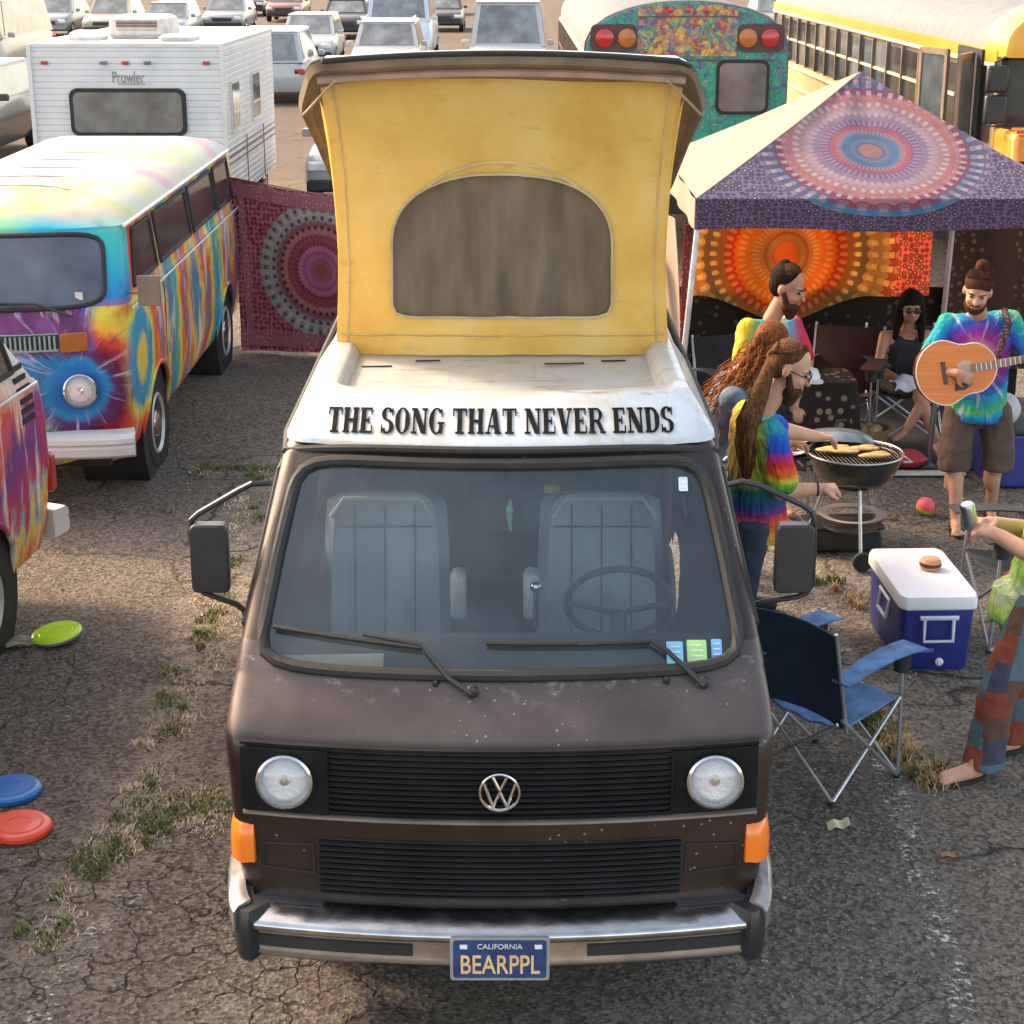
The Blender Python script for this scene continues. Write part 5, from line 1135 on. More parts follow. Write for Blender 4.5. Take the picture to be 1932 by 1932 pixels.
def shirtmat(name, fn): m = M(name, .85, spec=.2); m.col(fn(m)); x_, y_, z_ = m.xyz(); m.bump(m.noise(7, 5, v=m.vec(x_ * 2.2, y_ * 2.2, z_ * .8), dist=1.2), .9, .05); return m.mat
def V(*a): return Vector(a)

# guitar player
G = V(3.0, 10.85, 0)
gp_ = thing('person', 'person in a tie-dye shirt and brown shorts standing and playing an orange acoustic guitar', 'person', tuple(G))
L_ = lambda x, y, z: V(x, y, z) - G
hc = L_(2.885, 10.73, 1.555); f_, u_ = V(-.28, -.90, -.34), V(0, -.35, 1)
b = MB(); headmesh(b, hc, f_, u_, 1.05); b.caps(L_(2.94, 10.87, 1.34), .066, L_(2.90, 10.80, 1.49), .058)
shl, shr = L_(2.745, 10.86, 1.33), L_(3.155, 10.90, 1.345)
limb(b, [shl, L_(2.56, 10.72, 1.06)], [.05, .044]); limb(b, [L_(2.56, 10.72, 1.06), L_(2.73, 10.47, 1.10)], [.043, .028])
hand(b, L_(2.73, 10.47, 1.10), (.75, -.1, -.35), (0, .9, -.3), 1, .7, 1.05)
limb(b, [shr, L_(3.33, 10.72, 1.06)], [.05, .044]); limb(b, [L_(3.33, 10.72, 1.06), L_(3.24, 10.42, 1.13)], [.043, .028])
hand(b, L_(3.235, 10.42, 1.12), (-.35, .1, .75), (-.1, .8, .1), -1, .9, 1.0)
torso(b, shl, shr, L_(2.83, 10.85, .78), L_(3.12, 10.87, .78), .08, .09)
for hx, kx, ax, ay, hy in ((2.875, 2.86, 2.865, 10.72, 10.85), (3.10, 3.13, 3.17, 11.02, 10.92)):
    limb(b, [L_(hx, hy, .72), L_(kx, hy - .03, .42), L_(ax, ay, .07)], [.095, .060, .036]); b.ell(L_(kx + .0, hy + .01, .30), (.055, .062, .10)); b.caps(L_(ax, ay + .02, .05), .034, L_(ax - .03, ay - .15, .035), .030)
    for q in range(5): b.caps(L_(ax - .055 + q * .018, ay - .15, .03), .013, L_(ax - .065 + q * .02, ay - .19 + abs(q - 1) * .008, .025), .010, 6)
remesh(b.build('body', skinA, gp_), .009, 3)
def sh1(m):
    x, y, z = m.xyz(); nz = m.noise(10, 4); dx, dz = x + .07, (z - 1.13) * 1.15; d_ = (dx * dx + dz * dz).sqrt() + (nz - .5) * .05
    c = m.ramp(d_ / .5, [(0, (.02, .30, .20)), (.10, (.03, .32, .22)), (.15, (.65, .65, .50)), (.22, (.62, .20, .38)), (.30, (.45, .04, .28)), (.42, (.22, .06, .45)), (.52, (.04, .10, .45)), (.62, (.02, .30, .45)), (.72, (.03, .35, .25)), (.80, (.10, .40, .10)), (.86, (.02, .35, .50)), (1, (.02, .14, .50))])
    th = dz.at2(dx); s = m.noise(1, 3, v=m.vec(th * 6, d_ * 2, 0.0)).ss(.56, .64) * .5; c = m.mix(s, c, (.7, .6, .65))
    arm = (x - .27).ss(0, .04) * z.lt(1.25); return m.mix(arm, c, m.ramp(z, [(.0, (.75, .45, .03)), (1, (.7, .12, .03))]))
b = MB(); torso(b, shl, shr, L_(2.84, 10.85, .78), L_(3.12, 10.87, .78), .090, .108)
limb(b, [shl, L_(2.64, 10.79, 1.15)], [.066, .070]); limb(b, [shr, L_(3.265, 10.79, 1.14)], [.066, .070])
b.lathe([(.15, 0), (.165, .06), (.16, .2)], 20, L_(2.98, 10.86, .70), (0, 0, 1))
folds(remesh(b.build('tie_dye_shirt', shirtmat('shirt_guitarist', sh1), gp_, ), .011, 4))
b = MB()
for hx, kx in ((2.875, 2.855), (3.10, 3.135)): limb(b, [L_(hx, 10.87, .74), L_(kx, 10.84, .50)], [.112, .104]); b.lathe([(.106, 0), (.105, .15)], 20, L_(kx, 10.84, .375), (0, 0, 1))
b.ell(L_(2.98, 10.87, .74), (.16, .12, .10)); folds(remesh(b.build('brown_shorts', worn('shorts_brown', (.095, .062, .045), .9, bump=.3), gp_), .011, 3))
face_parts(gp_, hc, f_, u_, 1.05, moust=brown_hair, beard=None)
fB, uB, lB = frame(f_, u_); bb = MB()
for k in range(15):
    a = lerp(-1.25, 1.25, k / 14); bb.ell(hc + lB * math.sin(a) * .058 + fB * (.018 + .062 * math.cos(a)) - uB * (.050 + .050 * math.cos(a)), (.017, .015, .024), None, 8, 6)
remesh(bb.build('short_beard', brown_hair, gp_), .005, 3)
ff, uu, ll = frame(f_, u_)
MB().ell(hc + ff * .075 - uu * .105, (.022, .018, .018)).build('goatee', brown_hair, gp_)
def ex(b, c, f, u, l, m): b.ell(c + u * .155 - f * .045, (.042, .042, .045)); b.caps(c + u * .1 - f * .04, .03, c + u * .14 - f * .045, .03)
hm1 = hairm('auburn_hair', (.055, .022, .012)); hair_cap(gp_, hc + uu * .004 + ff * .012, f_, u_, 1.07, hm1, ex); strands(gp_, hc + uu * .006 + ff * .012, f_, u_, 1.09, hm1, hc + uu * .16 - ff * .05, 120)
for ax, ay in ((2.865, 10.72), (3.17, 11.02)):
    s_ = MB().prism([(math.cos(a) * .048, math.sin(a) * .125) for a in [2 * PI * k / 20 for k in range(20)]], lambda x, y, d: L_(ax - .01 + x, ay - .075 + y, .002 + d), 0, .02).build('sandal', black_rubber, gp_)
    MB().tube([L_(ax - .055, ay - .05, .02), L_(ax - .02, ay - .13, .065), L_(ax + .035, ay - .05, .02)], .007, 6).build('strap', black_rubber, s_)
MB().tube([L_(3.10, 10.86, 1.41), L_(3.10, 10.74, 1.35), L_(3.02, 10.66, 1.15), L_(2.95, 10.62, 1.02)], .022, 8).build('guitar_strap', flat_print('strap_print', (.07, .03, .03), (.35, .25, .2), 60), gp_)
# guitar
gt = thing('acoustic_guitar', 'orange acoustic guitar held by the person in brown shorts', 'guitar', (2.74, 10.52, 1.10), 0)
def gout(n=44):
    pts = []
    for k in range(n):
        a = 2 * PI * k / n; c_, s_ = math.cos(a), math.sin(a)
        xx = .25 * c_; t = (c_ + 1) / 2
        hw_ = (.232 * math.sin(a)) * (1 - .22 * t) * (1 - .22 * math.exp(-((t - .60) / .16) ** 2)); pts.append((xx, hw_))
    return pts
gm_ = Matrix.Rotation(R(-10), 3, 'Y') @ Matrix.Rotation(R(0), 3, 'X')
tilt = Matrix.Rotation(R(-12), 3, 'X')
Gf = lambda x, y, d: tilt @ (gm_ @ V(x, -d, y))
spr = M('spruce_orange', .4, coat=.1); x, y, z = spr.xyz(); spr.col(spr.ramp(spr.noise(1, 3, v=spr.vec(x * 2, y, z * 60)), [(.3, (.62, .135, .006)), (.7, (.74, .21, .012))]))
body = MB().prism(gout(), Gf, -.095, -.004).build('guitar_body', worn('mahogany', (.09, .025, .012), .3, coat=.6), gt, bevel=.004)
MB().prism([(x * .985, y * .985) for x, y in gout()], Gf, -.003, .001).build('soundboard', spr.mat, body)
MB().tube([Gf(x, y, .0) for x, y in gout() + gout()[:1]], .004, 6).build('binding', worn('binding', (.75, .68, .55), .4), body)
def disc(r0, r1, cx, d0, d1, n=28): return MB().lathe([(r0, d0), (r1, d0), (r1, d1), (max(r0, .0001), d1)], n, Gf(cx, 0, 0), tilt @ (gm_ @ V(0, -1, 0)))
disc(.0001, .046, .055, .0015, .002).build('sound_hole', dark_in, body); disc(.046, .056, .055, .001, .003).build('rosette', worn('rosette', (.5, .4, .3), .4), body)
MB().prism([(.03, -.055), (.09, -.06), (.085, -.10), (.03, -.125), (-.03, -.12), (-.02, -.08)], Gf, .001, .003).build('pick_guard', black_plastic, body)
MB().prism([(-.09, -.07), (-.065, -.07), (-.065, .07), (-.09, .07)], Gf, .001, .010).build('bridge', worn('rosewood', (.05, .025, .02), .4), body)
nk = MB().prism([(.09, -.026), (.60, -.021), (.60, .021), (.09, .026)], Gf, -.012, .010).build('neck', worn('neck_wood', (.28, .17, .10), .35), gt)
for k in range(16): MB().prism([(.12 + k * .030, -.024), (.1225 + k * .030, -.024), (.1225 + k * .030, .024), (.12 + k * .030, .024)], Gf, .010, .012).build('fret', chrome, nk)
hs_ = MB().prism([(.60, -.03), (.76, -.036), (.77, .036), (.60, .03)], Gf, -.010, .006).build('headstock', worn('mahogany2', (.09, .03, .015), .3), nk)
for k in range(6): MB().tube([Gf(-.078, -.022 + k * .009, .012), Gf(.60, -.016 + k * .0064, .014)], .0008, 4, False).build('string', chrome, gt)

# griller with the pony tail
G2 = V(1.42, 9.1, 0); g2 = thing('person', 'person with long brown ponytail, glasses and rainbow shirt leaning at the kettle grill', 'person', tuple(G2))
L2 = lambda x, y, z: V(x, y, z) - G2
hc = L2(1.475, 9.08, 1.455); f_, u_ = V(.90, -.22, -.42), V(.35, 0, 1); S = 1.17
b = MB(); headmesh(b, hc, f_, u_, S); b.caps(L2(1.325, 9.10, 1.20), .075, L2(1.43, 9.09, 1.36), .062)
s1, s2 = L2(1.36, 8.90, 1.125), L2(1.30, 9.33, 1.14); h1, h2 = L2(1.30, 8.99, .58), L2(1.30, 9.25, .58)
limb(b, [s1, L2(1.43, 8.90, .83), L2(1.64, 8.95, .825)], [.062, .052, .034]); hand(b, L2(1.645, 8.95, .825), (1, .1, .05), (0, .2, -1), 1, 1.0, 1.15)
limb(b, [s2, L2(1.52, 9.42, 1.02), L2(1.72, 9.55, .95)], [.062, .052, .034]); hand(b, L2(1.72, 9.55, .95), (.9, .2, -.1), (0, -.1, -1), -1, .6, 1.1)
torso(b, s1, s2, h1, h2, .08, .09)
limb(b, [h1, L2(1.27, 8.99, .33), L2(1.26, 9.0, .06)], [.09, .06, .04]); limb(b, [h2, L2(1.27, 9.26, .33), L2(1.26, 9.28, .06)], [.09, .06, .04])
for yy in (9.0, 9.28): b.caps(L2(1.25, yy, .04), .04, L2(1.42, yy, .035), .035)
remesh(b.build('body', skinB, g2), .009, 3)
def sh2(m):
    x, y, z = m.xyz(); nz = m.noise(9, 4); zz = z + (nz - .5) * .08
    low = m.ramp((zz - .46) / .42, [(0, (.25, .40, .04)), (.12, (.50, .45, .04)), (.26, (.72, .22, .02)), (.42, (.70, .07, .02)), (.52, (.20, .02, .16)), (.62, (.02, .06, .20)), (.80, (.01, .10, .10)), (1, (.02, .18, .08))])
    slv_ = m.ramp((zz - .84) / .34, [(0, (.10, .42, .05)), (.12, (.20, .45, .04)), (.20, (.70, .55, .05)), (.30, (.72, .16, .02)), (.45, (.68, .03, .04)), (.58, (.45, .03, .20)), (.68, (.03, .06, .50)), (.88, (.02, .14, .55)), (1, (.02, .28, .35))])
    back = m.ramp((x + .24 + (nz - .5) * .1) / .34, [(0, (.30, .16, .03)), (.25, (.45, .42, .05)), (.5, (.08, .32, .06)), (.8, (.02, .25, .12)), (1, (.01, .06, .10))])
    up = m.mix((x + .09 + (nz - .5) * .04).ss(-.02, .02), back, slv_); return m.mix((z - .82).ss(0, .06), low, up)
b = MB(); torso(b, s1, s2, h1, h2, .118, .132); limb(b, [s1, L2(1.43, 8.89, .90)], [.096, .092]); limb(b, [s2, L2(1.46, 9.40, 1.04)], [.088, .082])
b.lathe([(.19, 0), (.20, .05), (.17, .25)], 20, L2(1.32, 9.12, .50), (0, 0, 1)); folds(remesh(b.build('rainbow_shirt', shirtmat('shirt_griller', sh2), g2), .011, 4))
b = MB(); limb(b, [h1, L2(1.27, 8.99, .33), L2(1.26, 9.0, .08)], [.11, .09, .08]); limb(b, [h2, L2(1.27, 9.26, .33), L2(1.26, 9.28, .08)], [.11, .09, .08]); b.ell(L2(1.30, 9.12, .56), (.13, .18, .12))
folds(remesh(b.build('blue_jeans', worn('denim_dark', (.025, .04, .075), .9, bump=.3), g2), .012, 3))
for yy in (9.0, 9.28): MB().caps(L2(1.25, yy, .04), .055, L2(1.46, yy, .035), .045).build('shoe', black_rubber, g2)
face_parts(g2, hc, f_, u_, S, beard=brown_hair, glasses=True)
def tail(b, c, f, u, l, m):
    b.ell(c - f * .115 + u * .02, .03)
    limb(b, [c - f * .105 + u * .01, L2(1.31, 8.98, 1.34), L2(1.26, 8.92, 1.22), L2(1.24, 8.88, 1.12), L2(1.245, 8.88, 1.02), L2(1.25, 8.90, .94)], [.030, .050, .056, .050, .036, .014])
hm2 = hairm('golden_brown_hair', (.11, .052, .022)); hair_cap(g2, hc, f_, u_, S * .98, hm2, tail)
f2_, u2_, l2_ = frame(f_, u_); strands(g2, hc, f_, u_, S, hm2, hc - f2_ * .11 + u2_ * .02, 150, [(L2(1.30, 8.98, 1.33), .05), (L2(1.25, 8.92, 1.21), .065), (L2(1.235, 8.88, 1.10), .055), (L2(1.24, 8.88, 1.0), .045), (L2(1.25, 8.90, .90), .02)], 4)
MB().tube([V(*[q for q in p]) for p in [L2(1.635, 8.95 + .036 * math.cos(a), .826 + .036 * math.sin(a)) for a in [2 * PI * k / 12 for k in range(13)]]], .006, 6).build('bracelet', black_rubber, g2)

# curly haired person
G3 = V(1.28, 9.95, 0); g3 = thing('person', 'person with long ginger curls and a blue-grey top bending behind the ponytailed griller', 'person', tuple(G3))
L3 = lambda x, y, z: V(x, y, z) - G3
hc = L3(1.50, 9.95, 1.38); f_, u_ = V(.85, -.1, -.60), V(.6, 0, 1); S = 1.1
b = MB(); headmesh(b, hc, f_, u_, S); b.caps(L3(1.30, 9.95, 1.20), .06, L3(1.44, 9.95, 1.32), .055)
s1, s2 = L3(1.27, 9.75, 1.12), L3(1.27, 10.12, 1.12); h1, h2 = L3(1.12, 9.82, .72), L3(1.12, 10.06, .72)
torso(b, s1, s2, h1, h2, .075, .085); limb(b, [s1, L3(1.42, 9.72, .92), L3(1.62, 9.80, .84)], [.05, .045, .03]); hand(b, L3(1.62, 9.8, .84), (1, .1, 0), (0, 0, -1), 1, .8)
limb(b, [s2, L3(1.42, 10.15, .92), L3(1.62, 10.08, .84)], [.05, .045, .03]); hand(b, L3(1.62, 10.08, .84), (1, 0, 0), (0, 0, -1), -1, .8)
for h_ in (h1, h2): limb(b, [h_, h_ + V(.06, 0, -.35), h_ + V(0, 0, -.66)], [.085, .055, .038]); b.caps(h_ + V(0, 0, -.68), .035, h_ + V(.15, 0, -.69), .03)
remesh(b.build('body', skinC, g3), .01, 3)
b = MB(); torso(b, s1, s2, h1, h2, .095, .105); limb(b, [s1, L3(1.38, 9.73, .97)], [.075, .065]); limb(b, [s2, L3(1.38, 10.14, .97)], [.075, .065]); folds(remesh(b.build('denim_top', worn('denim_grey_blue', (.10, .13, .19), .9, var=.4, bump=.3), g3), .011, 3))
b = MB()
for h_ in (h1, h2): limb(b, [h_, h_ + V(.06, 0, -.35), h_ + V(0, 0, -.62)], [.10, .08, .07])
folds(remesh(b.build('trousers', worn('dark_trousers', (.03, .03, .04), .9), g3), .012, 3))
face_parts(g3, hc, f_, u_, S)
def curls(b, c, f, u, l, m):
    random.seed(3)
    for k in range(60):
        t = random.random(); a = random.uniform(-1, 1)
        p = c.lerp(L3(1.17, 9.88, 1.02), t) + l * a * (.07 + .03 * t) + u * (.07 * (1 - t)) - f * (.05 * (1 - t)) + V(random.uniform(-.03, .03), 0, random.uniform(-.03, .03)); b.ell(p, random.uniform(.024, .045), None, 8, 6)
hair_cap(g3, hc, f_, u_, S, ginger, curls, vox=.009)
mb = MB(); rnd = random.Random(8); fc, uc, lc = frame(f_, u_)
for k in range(170):
    a = rnd.uniform(-1, 1); p0 = hc + uc * .06 * S + lc * a * .085 - fc * rnd.uniform(-.05, .09); p1 = L3(1.14, 9.86, .92) + V(rnd.uniform(-.05, .08), rnd.uniform(-.12, .14), rnd.uniform(-.08, .25)); pts = []
    ph = rnd.uniform(0, 6)
    for q in range(13):
        t = q / 12; p = p0.lerp(p1, t) + uc * .07 * math.sin(PI * min(1, t * 1.3)) + lc * a * .05 * t; am = .010 + .008 * t
        pts.append(p + V(am * math.cos(ph + t * 26), am * math.sin(ph + t * 26), am * math.sin(ph + t * 22)))
    mb.tube(pts, .003, 4, False)
mb.build('hair_curls', hairm('ginger_light', (.24, .085, .03)), g3, kind='stuff')

# person at the back, hair in a bun
G4 = V(1.62, 11.0, 0); g4 = thing('person', 'bearded person with a hair bun and tie-dye shirt standing before the orange tapestry', 'person', tuple(G4))
L4 = lambda x, y, z: V(x, y, z) - G4
hc = L4(1.745, 10.98, 1.53); f_, u_ = V(.80, -.45, -.30), V(.2, -.1, 1); S = 1.16
b = MB(); headmesh(b, hc, f_, u_, S); b.caps(L4(1.66, 11.0, 1.33), .060, L4(1.72, 11.0, 1.45), .055)
s1, s2 = L4(1.50, 10.92, 1.27), L4(1.80, 11.12, 1.25); h1, h2 = L4(1.50, 11.0, .82), L4(1.74, 11.05, .82)
torso(b, s1, s2, h1, h2, .08, .09); limb(b, [s1, L4(1.46, 10.88, .98), L4(1.54, 10.80, .76)], [.055, .047, .03]); hand(b, L4(1.54, 10.80, .76), (.9, -.3, 0), (0, 0, -1), 1, .8)
limb(b, [s2, L4(1.88, 11.08, .98), L4(1.82, 10.98, .74)], [.055, .047, .03]); hand(b, L4(1.82, 10.98, .74), (.2, -.9, 0), (0, 0, -1), -1, .8)
for h_ in (h1, h2): limb(b, [h_, h_ + V(0, 0, -.40), h_ + V(0, .02, -.76)], [.09, .06, .04]); b.caps(h_ + V(0, 0, -.78), .035, h_ + V(.1, -.12, -.785), .03)
remesh(b.build('body', skinC, g4), .01, 3)
def sh4(m):
    x, y, z = m.xyz(); nz = m.noise(8, 4); return m.ramp((x + .22 + (nz - .5) * .12 + (z - 1.2) * -.12) / .48, [(0, (.70, .50, .06)), (.14, (.70, .42, .04)), (.24, (.25, .42, .06)), (.34, (.02, .34, .32)), (.46, (.03, .25, .50)), (.56, (.10, .08, .35)), (.66, (.65, .60, .30)), (.78, (.06, .35, .50)), (.9, (.55, .04, .10)), (1, (.6, .03, .06))])
b = MB(); torso(b, s1, s2, h1, h2, .10, .112); limb(b, [s1, L4(1.47, 10.85, 1.08)], [.082, .078]); limb(b, [s2, L4(1.87, 11.05, 1.08)], [.082, .078]); folds(remesh(b.build('tie_dye_shirt', shirtmat('shirt_back', sh4), g4), .011, 3))
b = MB()
for h_ in (h1, h2): limb(b, [h_, h_ + V(0, 0, -.42)], [.11, .09])
folds(remesh(b.build('dark_shorts', worn('dark_shorts', (.03, .03, .035), .9), g4), .012, 3))
face_parts(g4, hc, f_, u_, S, beard=hairm('auburn_beard', (.06, .02, .012)))
def ex4(b, c, f, u, l, m): b.ell(c - f * .07 + u * .135, (.040, .040, .034)); b.caps(c - f * .06 + u * .08, .03, c - f * .07 + u * .12, .03)
hair_cap(g4, hc, f_, u_, S, dark_hair, ex4); f4_, u4_, l4_ = frame(f_, u_); strands(g4, hc, f_, u_, S, brown_hair, hc - f4_ * .07 + u4_ * .13, 100)

# seated woman
G5 = V(2.98, 12.95, 0); g5 = thing('person', 'seated person in black vest and sunglasses with white cloth on her lap', 'person', tuple(G5))
L5 = lambda x, y, z: V(x, y, z) - G5
hc = L5(2.97, 12.85, 1.03); f_, u_ = V(-.05, -1, -.15), V(0, -.1, 1)
b = MB(); headmesh(b, hc, f_, u_, 1.0); b.caps(L5(2.97, 12.92, .86), .05, L5(2.97, 12.90, .95), .046)
s1, s2 = L5(2.80, 12.92, .80), L5(3.13, 12.94, .80); h1, h2 = L5(2.87, 12.98, .42), L5(3.08, 12.98, .42)
torso(b, s1, s2, h1, h2, .065, .078); limb(b, [s1, L5(2.74, 12.80, .58), L5(2.86, 12.60, .54)], [.043, .036, .026]); hand(b, L5(2.86, 12.6, .54), (.7, -.4, -.1), (0, 0, -1), 1, .7, .9)
limb(b, [s2, L5(3.20, 12.82, .58), L5(3.06, 12.62, .52)], [.043, .036, .026]); hand(b, L5(3.06, 12.62, .52), (-.7, -.3, 0), (0, 0, -1), -1, .7, .9)
limb(b, [h1, L5(2.98, 12.52, .48), L5(3.12, 12.42, .13)], [.085, .058, .036]); limb(b, [h2, L5(3.05, 12.52, .42), L5(2.90, 12.40, .22)], [.085, .055, .034]); b.caps(L5(3.12, 12.42, .09), .03, L5(3.13, 12.28, .045), .026); b.caps(L5(2.90, 12.4, .20), .03, L5(2.80, 12.32, .16), .024)
remesh(b.build('body', skinC, g5), .01, 3)
b = MB(); torso(b, s1 + V(.05, 0, -.02), s2 - V(.05, 0, .02), h1, h2, .075, .092); folds(remesh(b.build('black_vest', worn('black_cotton', (.02, .02, .022), .9), g5), .011, 3))
b = MB(); limb(b, [h1, L5(2.98, 12.55, .48)], [.10, .08]); limb(b, [h2, L5(3.05, 12.55, .43)], [.10, .08]); folds(remesh(b.build('print_skirt', flat_print('skirt_print', (.05, .045, .05), (.22, .2, .2), 40), g5), .012, 3))
face_parts(g5, hc, f_, u_, 1.0, shades=True)
def lng(b, c, f, u, l, m):
    for q in (-1, 1): limb(b, [c + l * q * .07 + u * .02, c + l * q * .085 - u * .12, c + l * q * .10 - u * .25 + f * .02], [.035, .038, .02])
    b.ell(c + u * .06 - f * .01, (.092, .095, .075), m)
hair_cap(g5, hc, f_, u_, 1.02, dark_hair, lng)
random.seed(5)
tag(MB().sheet(lambda u, v: V((u - .5) * .26 + .02 * math.sin(9 * v), (v - .5) * .22 - .02, .045 * math.sin(PI * u) * math.sin(PI * v) + .014 * math.sin(13 * u + 5 * v) - .16 * max(0, .25 - v)), 16, 14, .008).build('white_cloth', worn('cloth_lilac_white', (.55, .54, .62), .9, bump=.3), None, sharp=80), 'crumpled white cloth lying on the lap of the seated person', 'cloth').location = (2.93, 12.58, .535)

# person in patchwork trousers, cut by the right edge
G6 = V(2.44, 7.35, 0); g6 = thing('person', 'person in green tie-dye shirt and patchwork trousers cut off by the right edge', 'person', (2.33, 7.35, 0))
L6 = lambda x, y, z: V(x, y, z) - G6
b = MB(); hc = L6(2.50, 7.25, 1.60); f_, u_ = V(-.8, -.2, -.4), V(-.2, 0, 1); headmesh(b, hc, f_, u_, 1.1); b.caps(L6(2.53, 7.3, 1.38), .06, L6(2.52, 7.28, 1.50), .055)
s1, s2 = L6(2.52, 7.10, 1.32), L6(2.56, 7.48, 1.32); h1, h2 = L6(2.42, 7.20, .80), L6(2.44, 7.46, .80)
limb(b, [s1, L6(2.44, 7.02, 1.06), L6(2.235, 7.22, 1.145)], [.055, .050, .036]); hand(b, L6(2.24, 7.22, 1.145), (-.8, .3, .25), (.3, .2, -1), 1, .9, 1.15)
limb(b, [s2, L6(2.50, 7.58, 1.05), L6(2.28, 7.44, 1.13)], [.055, .048, .034]); hand(b, L6(2.28, 7.44, 1.13), (-.8, -.2, .25), (.2, -.2, -1), -1, .9, 1.1)
torso(b, s1, s2, h1, h2, .08, .09)
limb(b, [h1, L6(2.30, 7.18, .45), L6(2.20, 7.16, .08)], [.09, .06, .042]); limb(b, [h2, L6(2.48, 7.46, .45), L6(2.46, 7.46, .08)], [.09, .06, .042])
b.caps(L6(2.21, 7.17, .05), .042, L6(2.06, 7.11, .035), .034); b.caps(L6(2.46, 7.46, .05), .042, L6(2.32, 7.42, .035), .034)
for q in range(5): b.caps(L6(2.07, 7.075 + q * .018, .035), .014, L6(2.03 + abs(q - 1) * .008, 7.06 + q * .019, .03), .010, 6)
remesh(b.build('body', skinB, g6), .009, 3)
def sh6(m): x, y, z = m.xyz(); return m.ramp(z * 1.4 - .85 + m.noise(7, 4) * .6, [(.3, (.03, .22, .10)), (.42, (.10, .42, .14)), (.55, (.45, .62, .10)), (.68, (.60, .66, .45)), (.8, (.3, .55, .1))])
b = MB(); torso(b, s1, s2, h1, h2, .10, .115); limb(b, [s1, L6(2.47, 7.05, 1.14)], [.085, .080]); limb(b, [s2, L6(2.52, 7.55, 1.12)], [.085, .080]); b.lathe([(.185, 0), (.17, .15)], 20, L6(2.43, 7.33, .72), (0, 0, 1)); folds(remesh(b.build('green_shirt', shirtmat('shirt_green', sh6), g6), .011, 4))
pm_ = M('patchwork', .9, spec=.2); x, y, z = pm_.xyz(); cx_ = ((y - x * .9) * 8.5 + 50.3 + (pm_.noise(5, 2) - .5) * .5); cz_ = z * 8.2 + (pm_.noise(6, 2) - .5) * .6 + 20.0 + (cx_._m('FLOOR') * .37)
kx_ = cx_._m('FLOOR'); kz_ = cz_._m('FLOOR'); wn_ = pm_.n('ShaderNodeTexWhiteNoise'); wn_.noise_dimensions = '3D'; pm_.nt.links.new(pm_.vec(kx_, kz_, 3.0), wn_.inputs[0])
pcol = pm_.ramp(X(pm_.nt, wn_.outputs[0]), [(0, (.28, .06, .03)), (.22, (.09, .17, .22)), (.42, (.05, .06, .12)), (.58, (.34, .10, .04)), (.72, (.13, .07, .05)), (.86, (.12, .20, .24))], 'CONSTANT')
pm_.col(pm_.mix(pm_.noise(60, 3) * .5, pcol, (.10, .08, .07))); pm_.bump(pm_.noise(30, 3), .5, .01)
b = MB(); limb(b, [h1, L6(2.27, 7.15, .44), L6(2.25, 7.19, .11)], [.115, .088, .088]); limb(b, [h2, L6(2.44, 7.43, .44), L6(2.46, 7.48, .11)], [.115, .088, .088]); b.lathe([(.085, 0), (.098, .02), (.09, .08)], 14, L6(2.25, 7.19, .05), (0, 0, 1)); b.lathe([(.085, 0), (.098, .02), (.09, .08)], 14, L6(2.46, 7.48, .05), (0, 0, 1)); b.ell(L6(2.43, 7.33, .80), (.13, .18, .11)); folds(remesh(b.build('patchwork_trousers', pm_.mat, g6), .011, 3))
face_parts(g6, hc, f_, u_, 1.1); hair_cap(g6, hc, f_, u_, 1.1, brown_hair)
for x, y in ((2.12, 7.14), (2.38, 7.44)): MB().prism([(math.cos(a) * .15, math.sin(a) * .055) for a in [2 * PI * k / 20 for k in range(20)]], lambda p, q, d: L6(x + p, y + q + p * .35, .002 + d), 0, .018).build('sandal', black_rubber, g6)
cn = tag(MB().lathe([(.028, 0), (.033, .006), (.033, .115), (.026, .125), (.001, .125)], 20).build('drink_can', worn('can_silver', (.5, .5, .52), .3, .9), None), 'silver drink can in the hands of the person cut off by the right edge', 'can'); cn.location = (2.03, 7.33, 1.15); cn.rotation_euler = (.2, -.3, 0)
# ------------------------------------------------------------------ grill and food
gr = thing('kettle_grill', 'black kettle grill on thin legs with food on its open grate', 'grill', (2.09, 10.24, 0), R(8))
enamel = worn('black_enamel', (.018, .018, .020), .22, coat=.5)
MB().lathe([(.04, .42), (.12, .44), (.19, .475), (.24, .53), (.272, .60), (.285, .655), (.292, .66), (.285, .665), (.272, .655), (.25, .57), (.19, .51), (.1, .47), (.001, .46)], 48, cap=False).build('bowl', enamel, gr)
MB().tube([(.288 * math.cos(a), .288 * math.sin(a), .662) for a in [2 * PI * k / 48 for k in range(49)]], .006, 6).build('rim', dull_metal, gr)
g = MB().tube([(.262 * math.cos(a), .262 * math.sin(a), .640) for a in [2 * PI * k / 40 for k in range(41)]], .005, 6)
for k in range(-10, 11): x_ = k * .024; h_ = math.sqrt(max(.0001, .26 ** 2 - x_ * x_)); g.tube([(x_, -h_, .64), (x_, h_, .64)], .0028, 5)
g.build('grate', worn('grate_steel', (.10, .09, .08), .5, .6), gr)
for a in (-95, 35, 160):
    c_, s_ = math.cos(R(a)), math.sin(R(a)); lg = MB().tube([(.16 * c_, .16 * s_, .47), (.30 * c_, .30 * s_, .02)], .011, 8).build('leg', worn('leg_steel', (.50, .48, .46), .3, .7), gr)
    if a < 0 or a > 100: MB().lathe([(.055, -.014), (.06, -.010), (.06, .010), (.055, .014)], 24, (.30 * c_, .30 * s_ - .02, .062), (c_, s_, 0)).lathe([(.03, -.018), (.03, .018)], 16, (.30 * c_, .30 * s_ - .02, .062), (c_, s_, 0)).build('wheel', black_rubber, lg)
MB().lathe([(.150, .255), (.20, .265), (.205, .27), (.15, .262)], 40, cap=False).build('ash_ring', worn('ash_pan', (.62, .58, .52), .4, .4), gr)
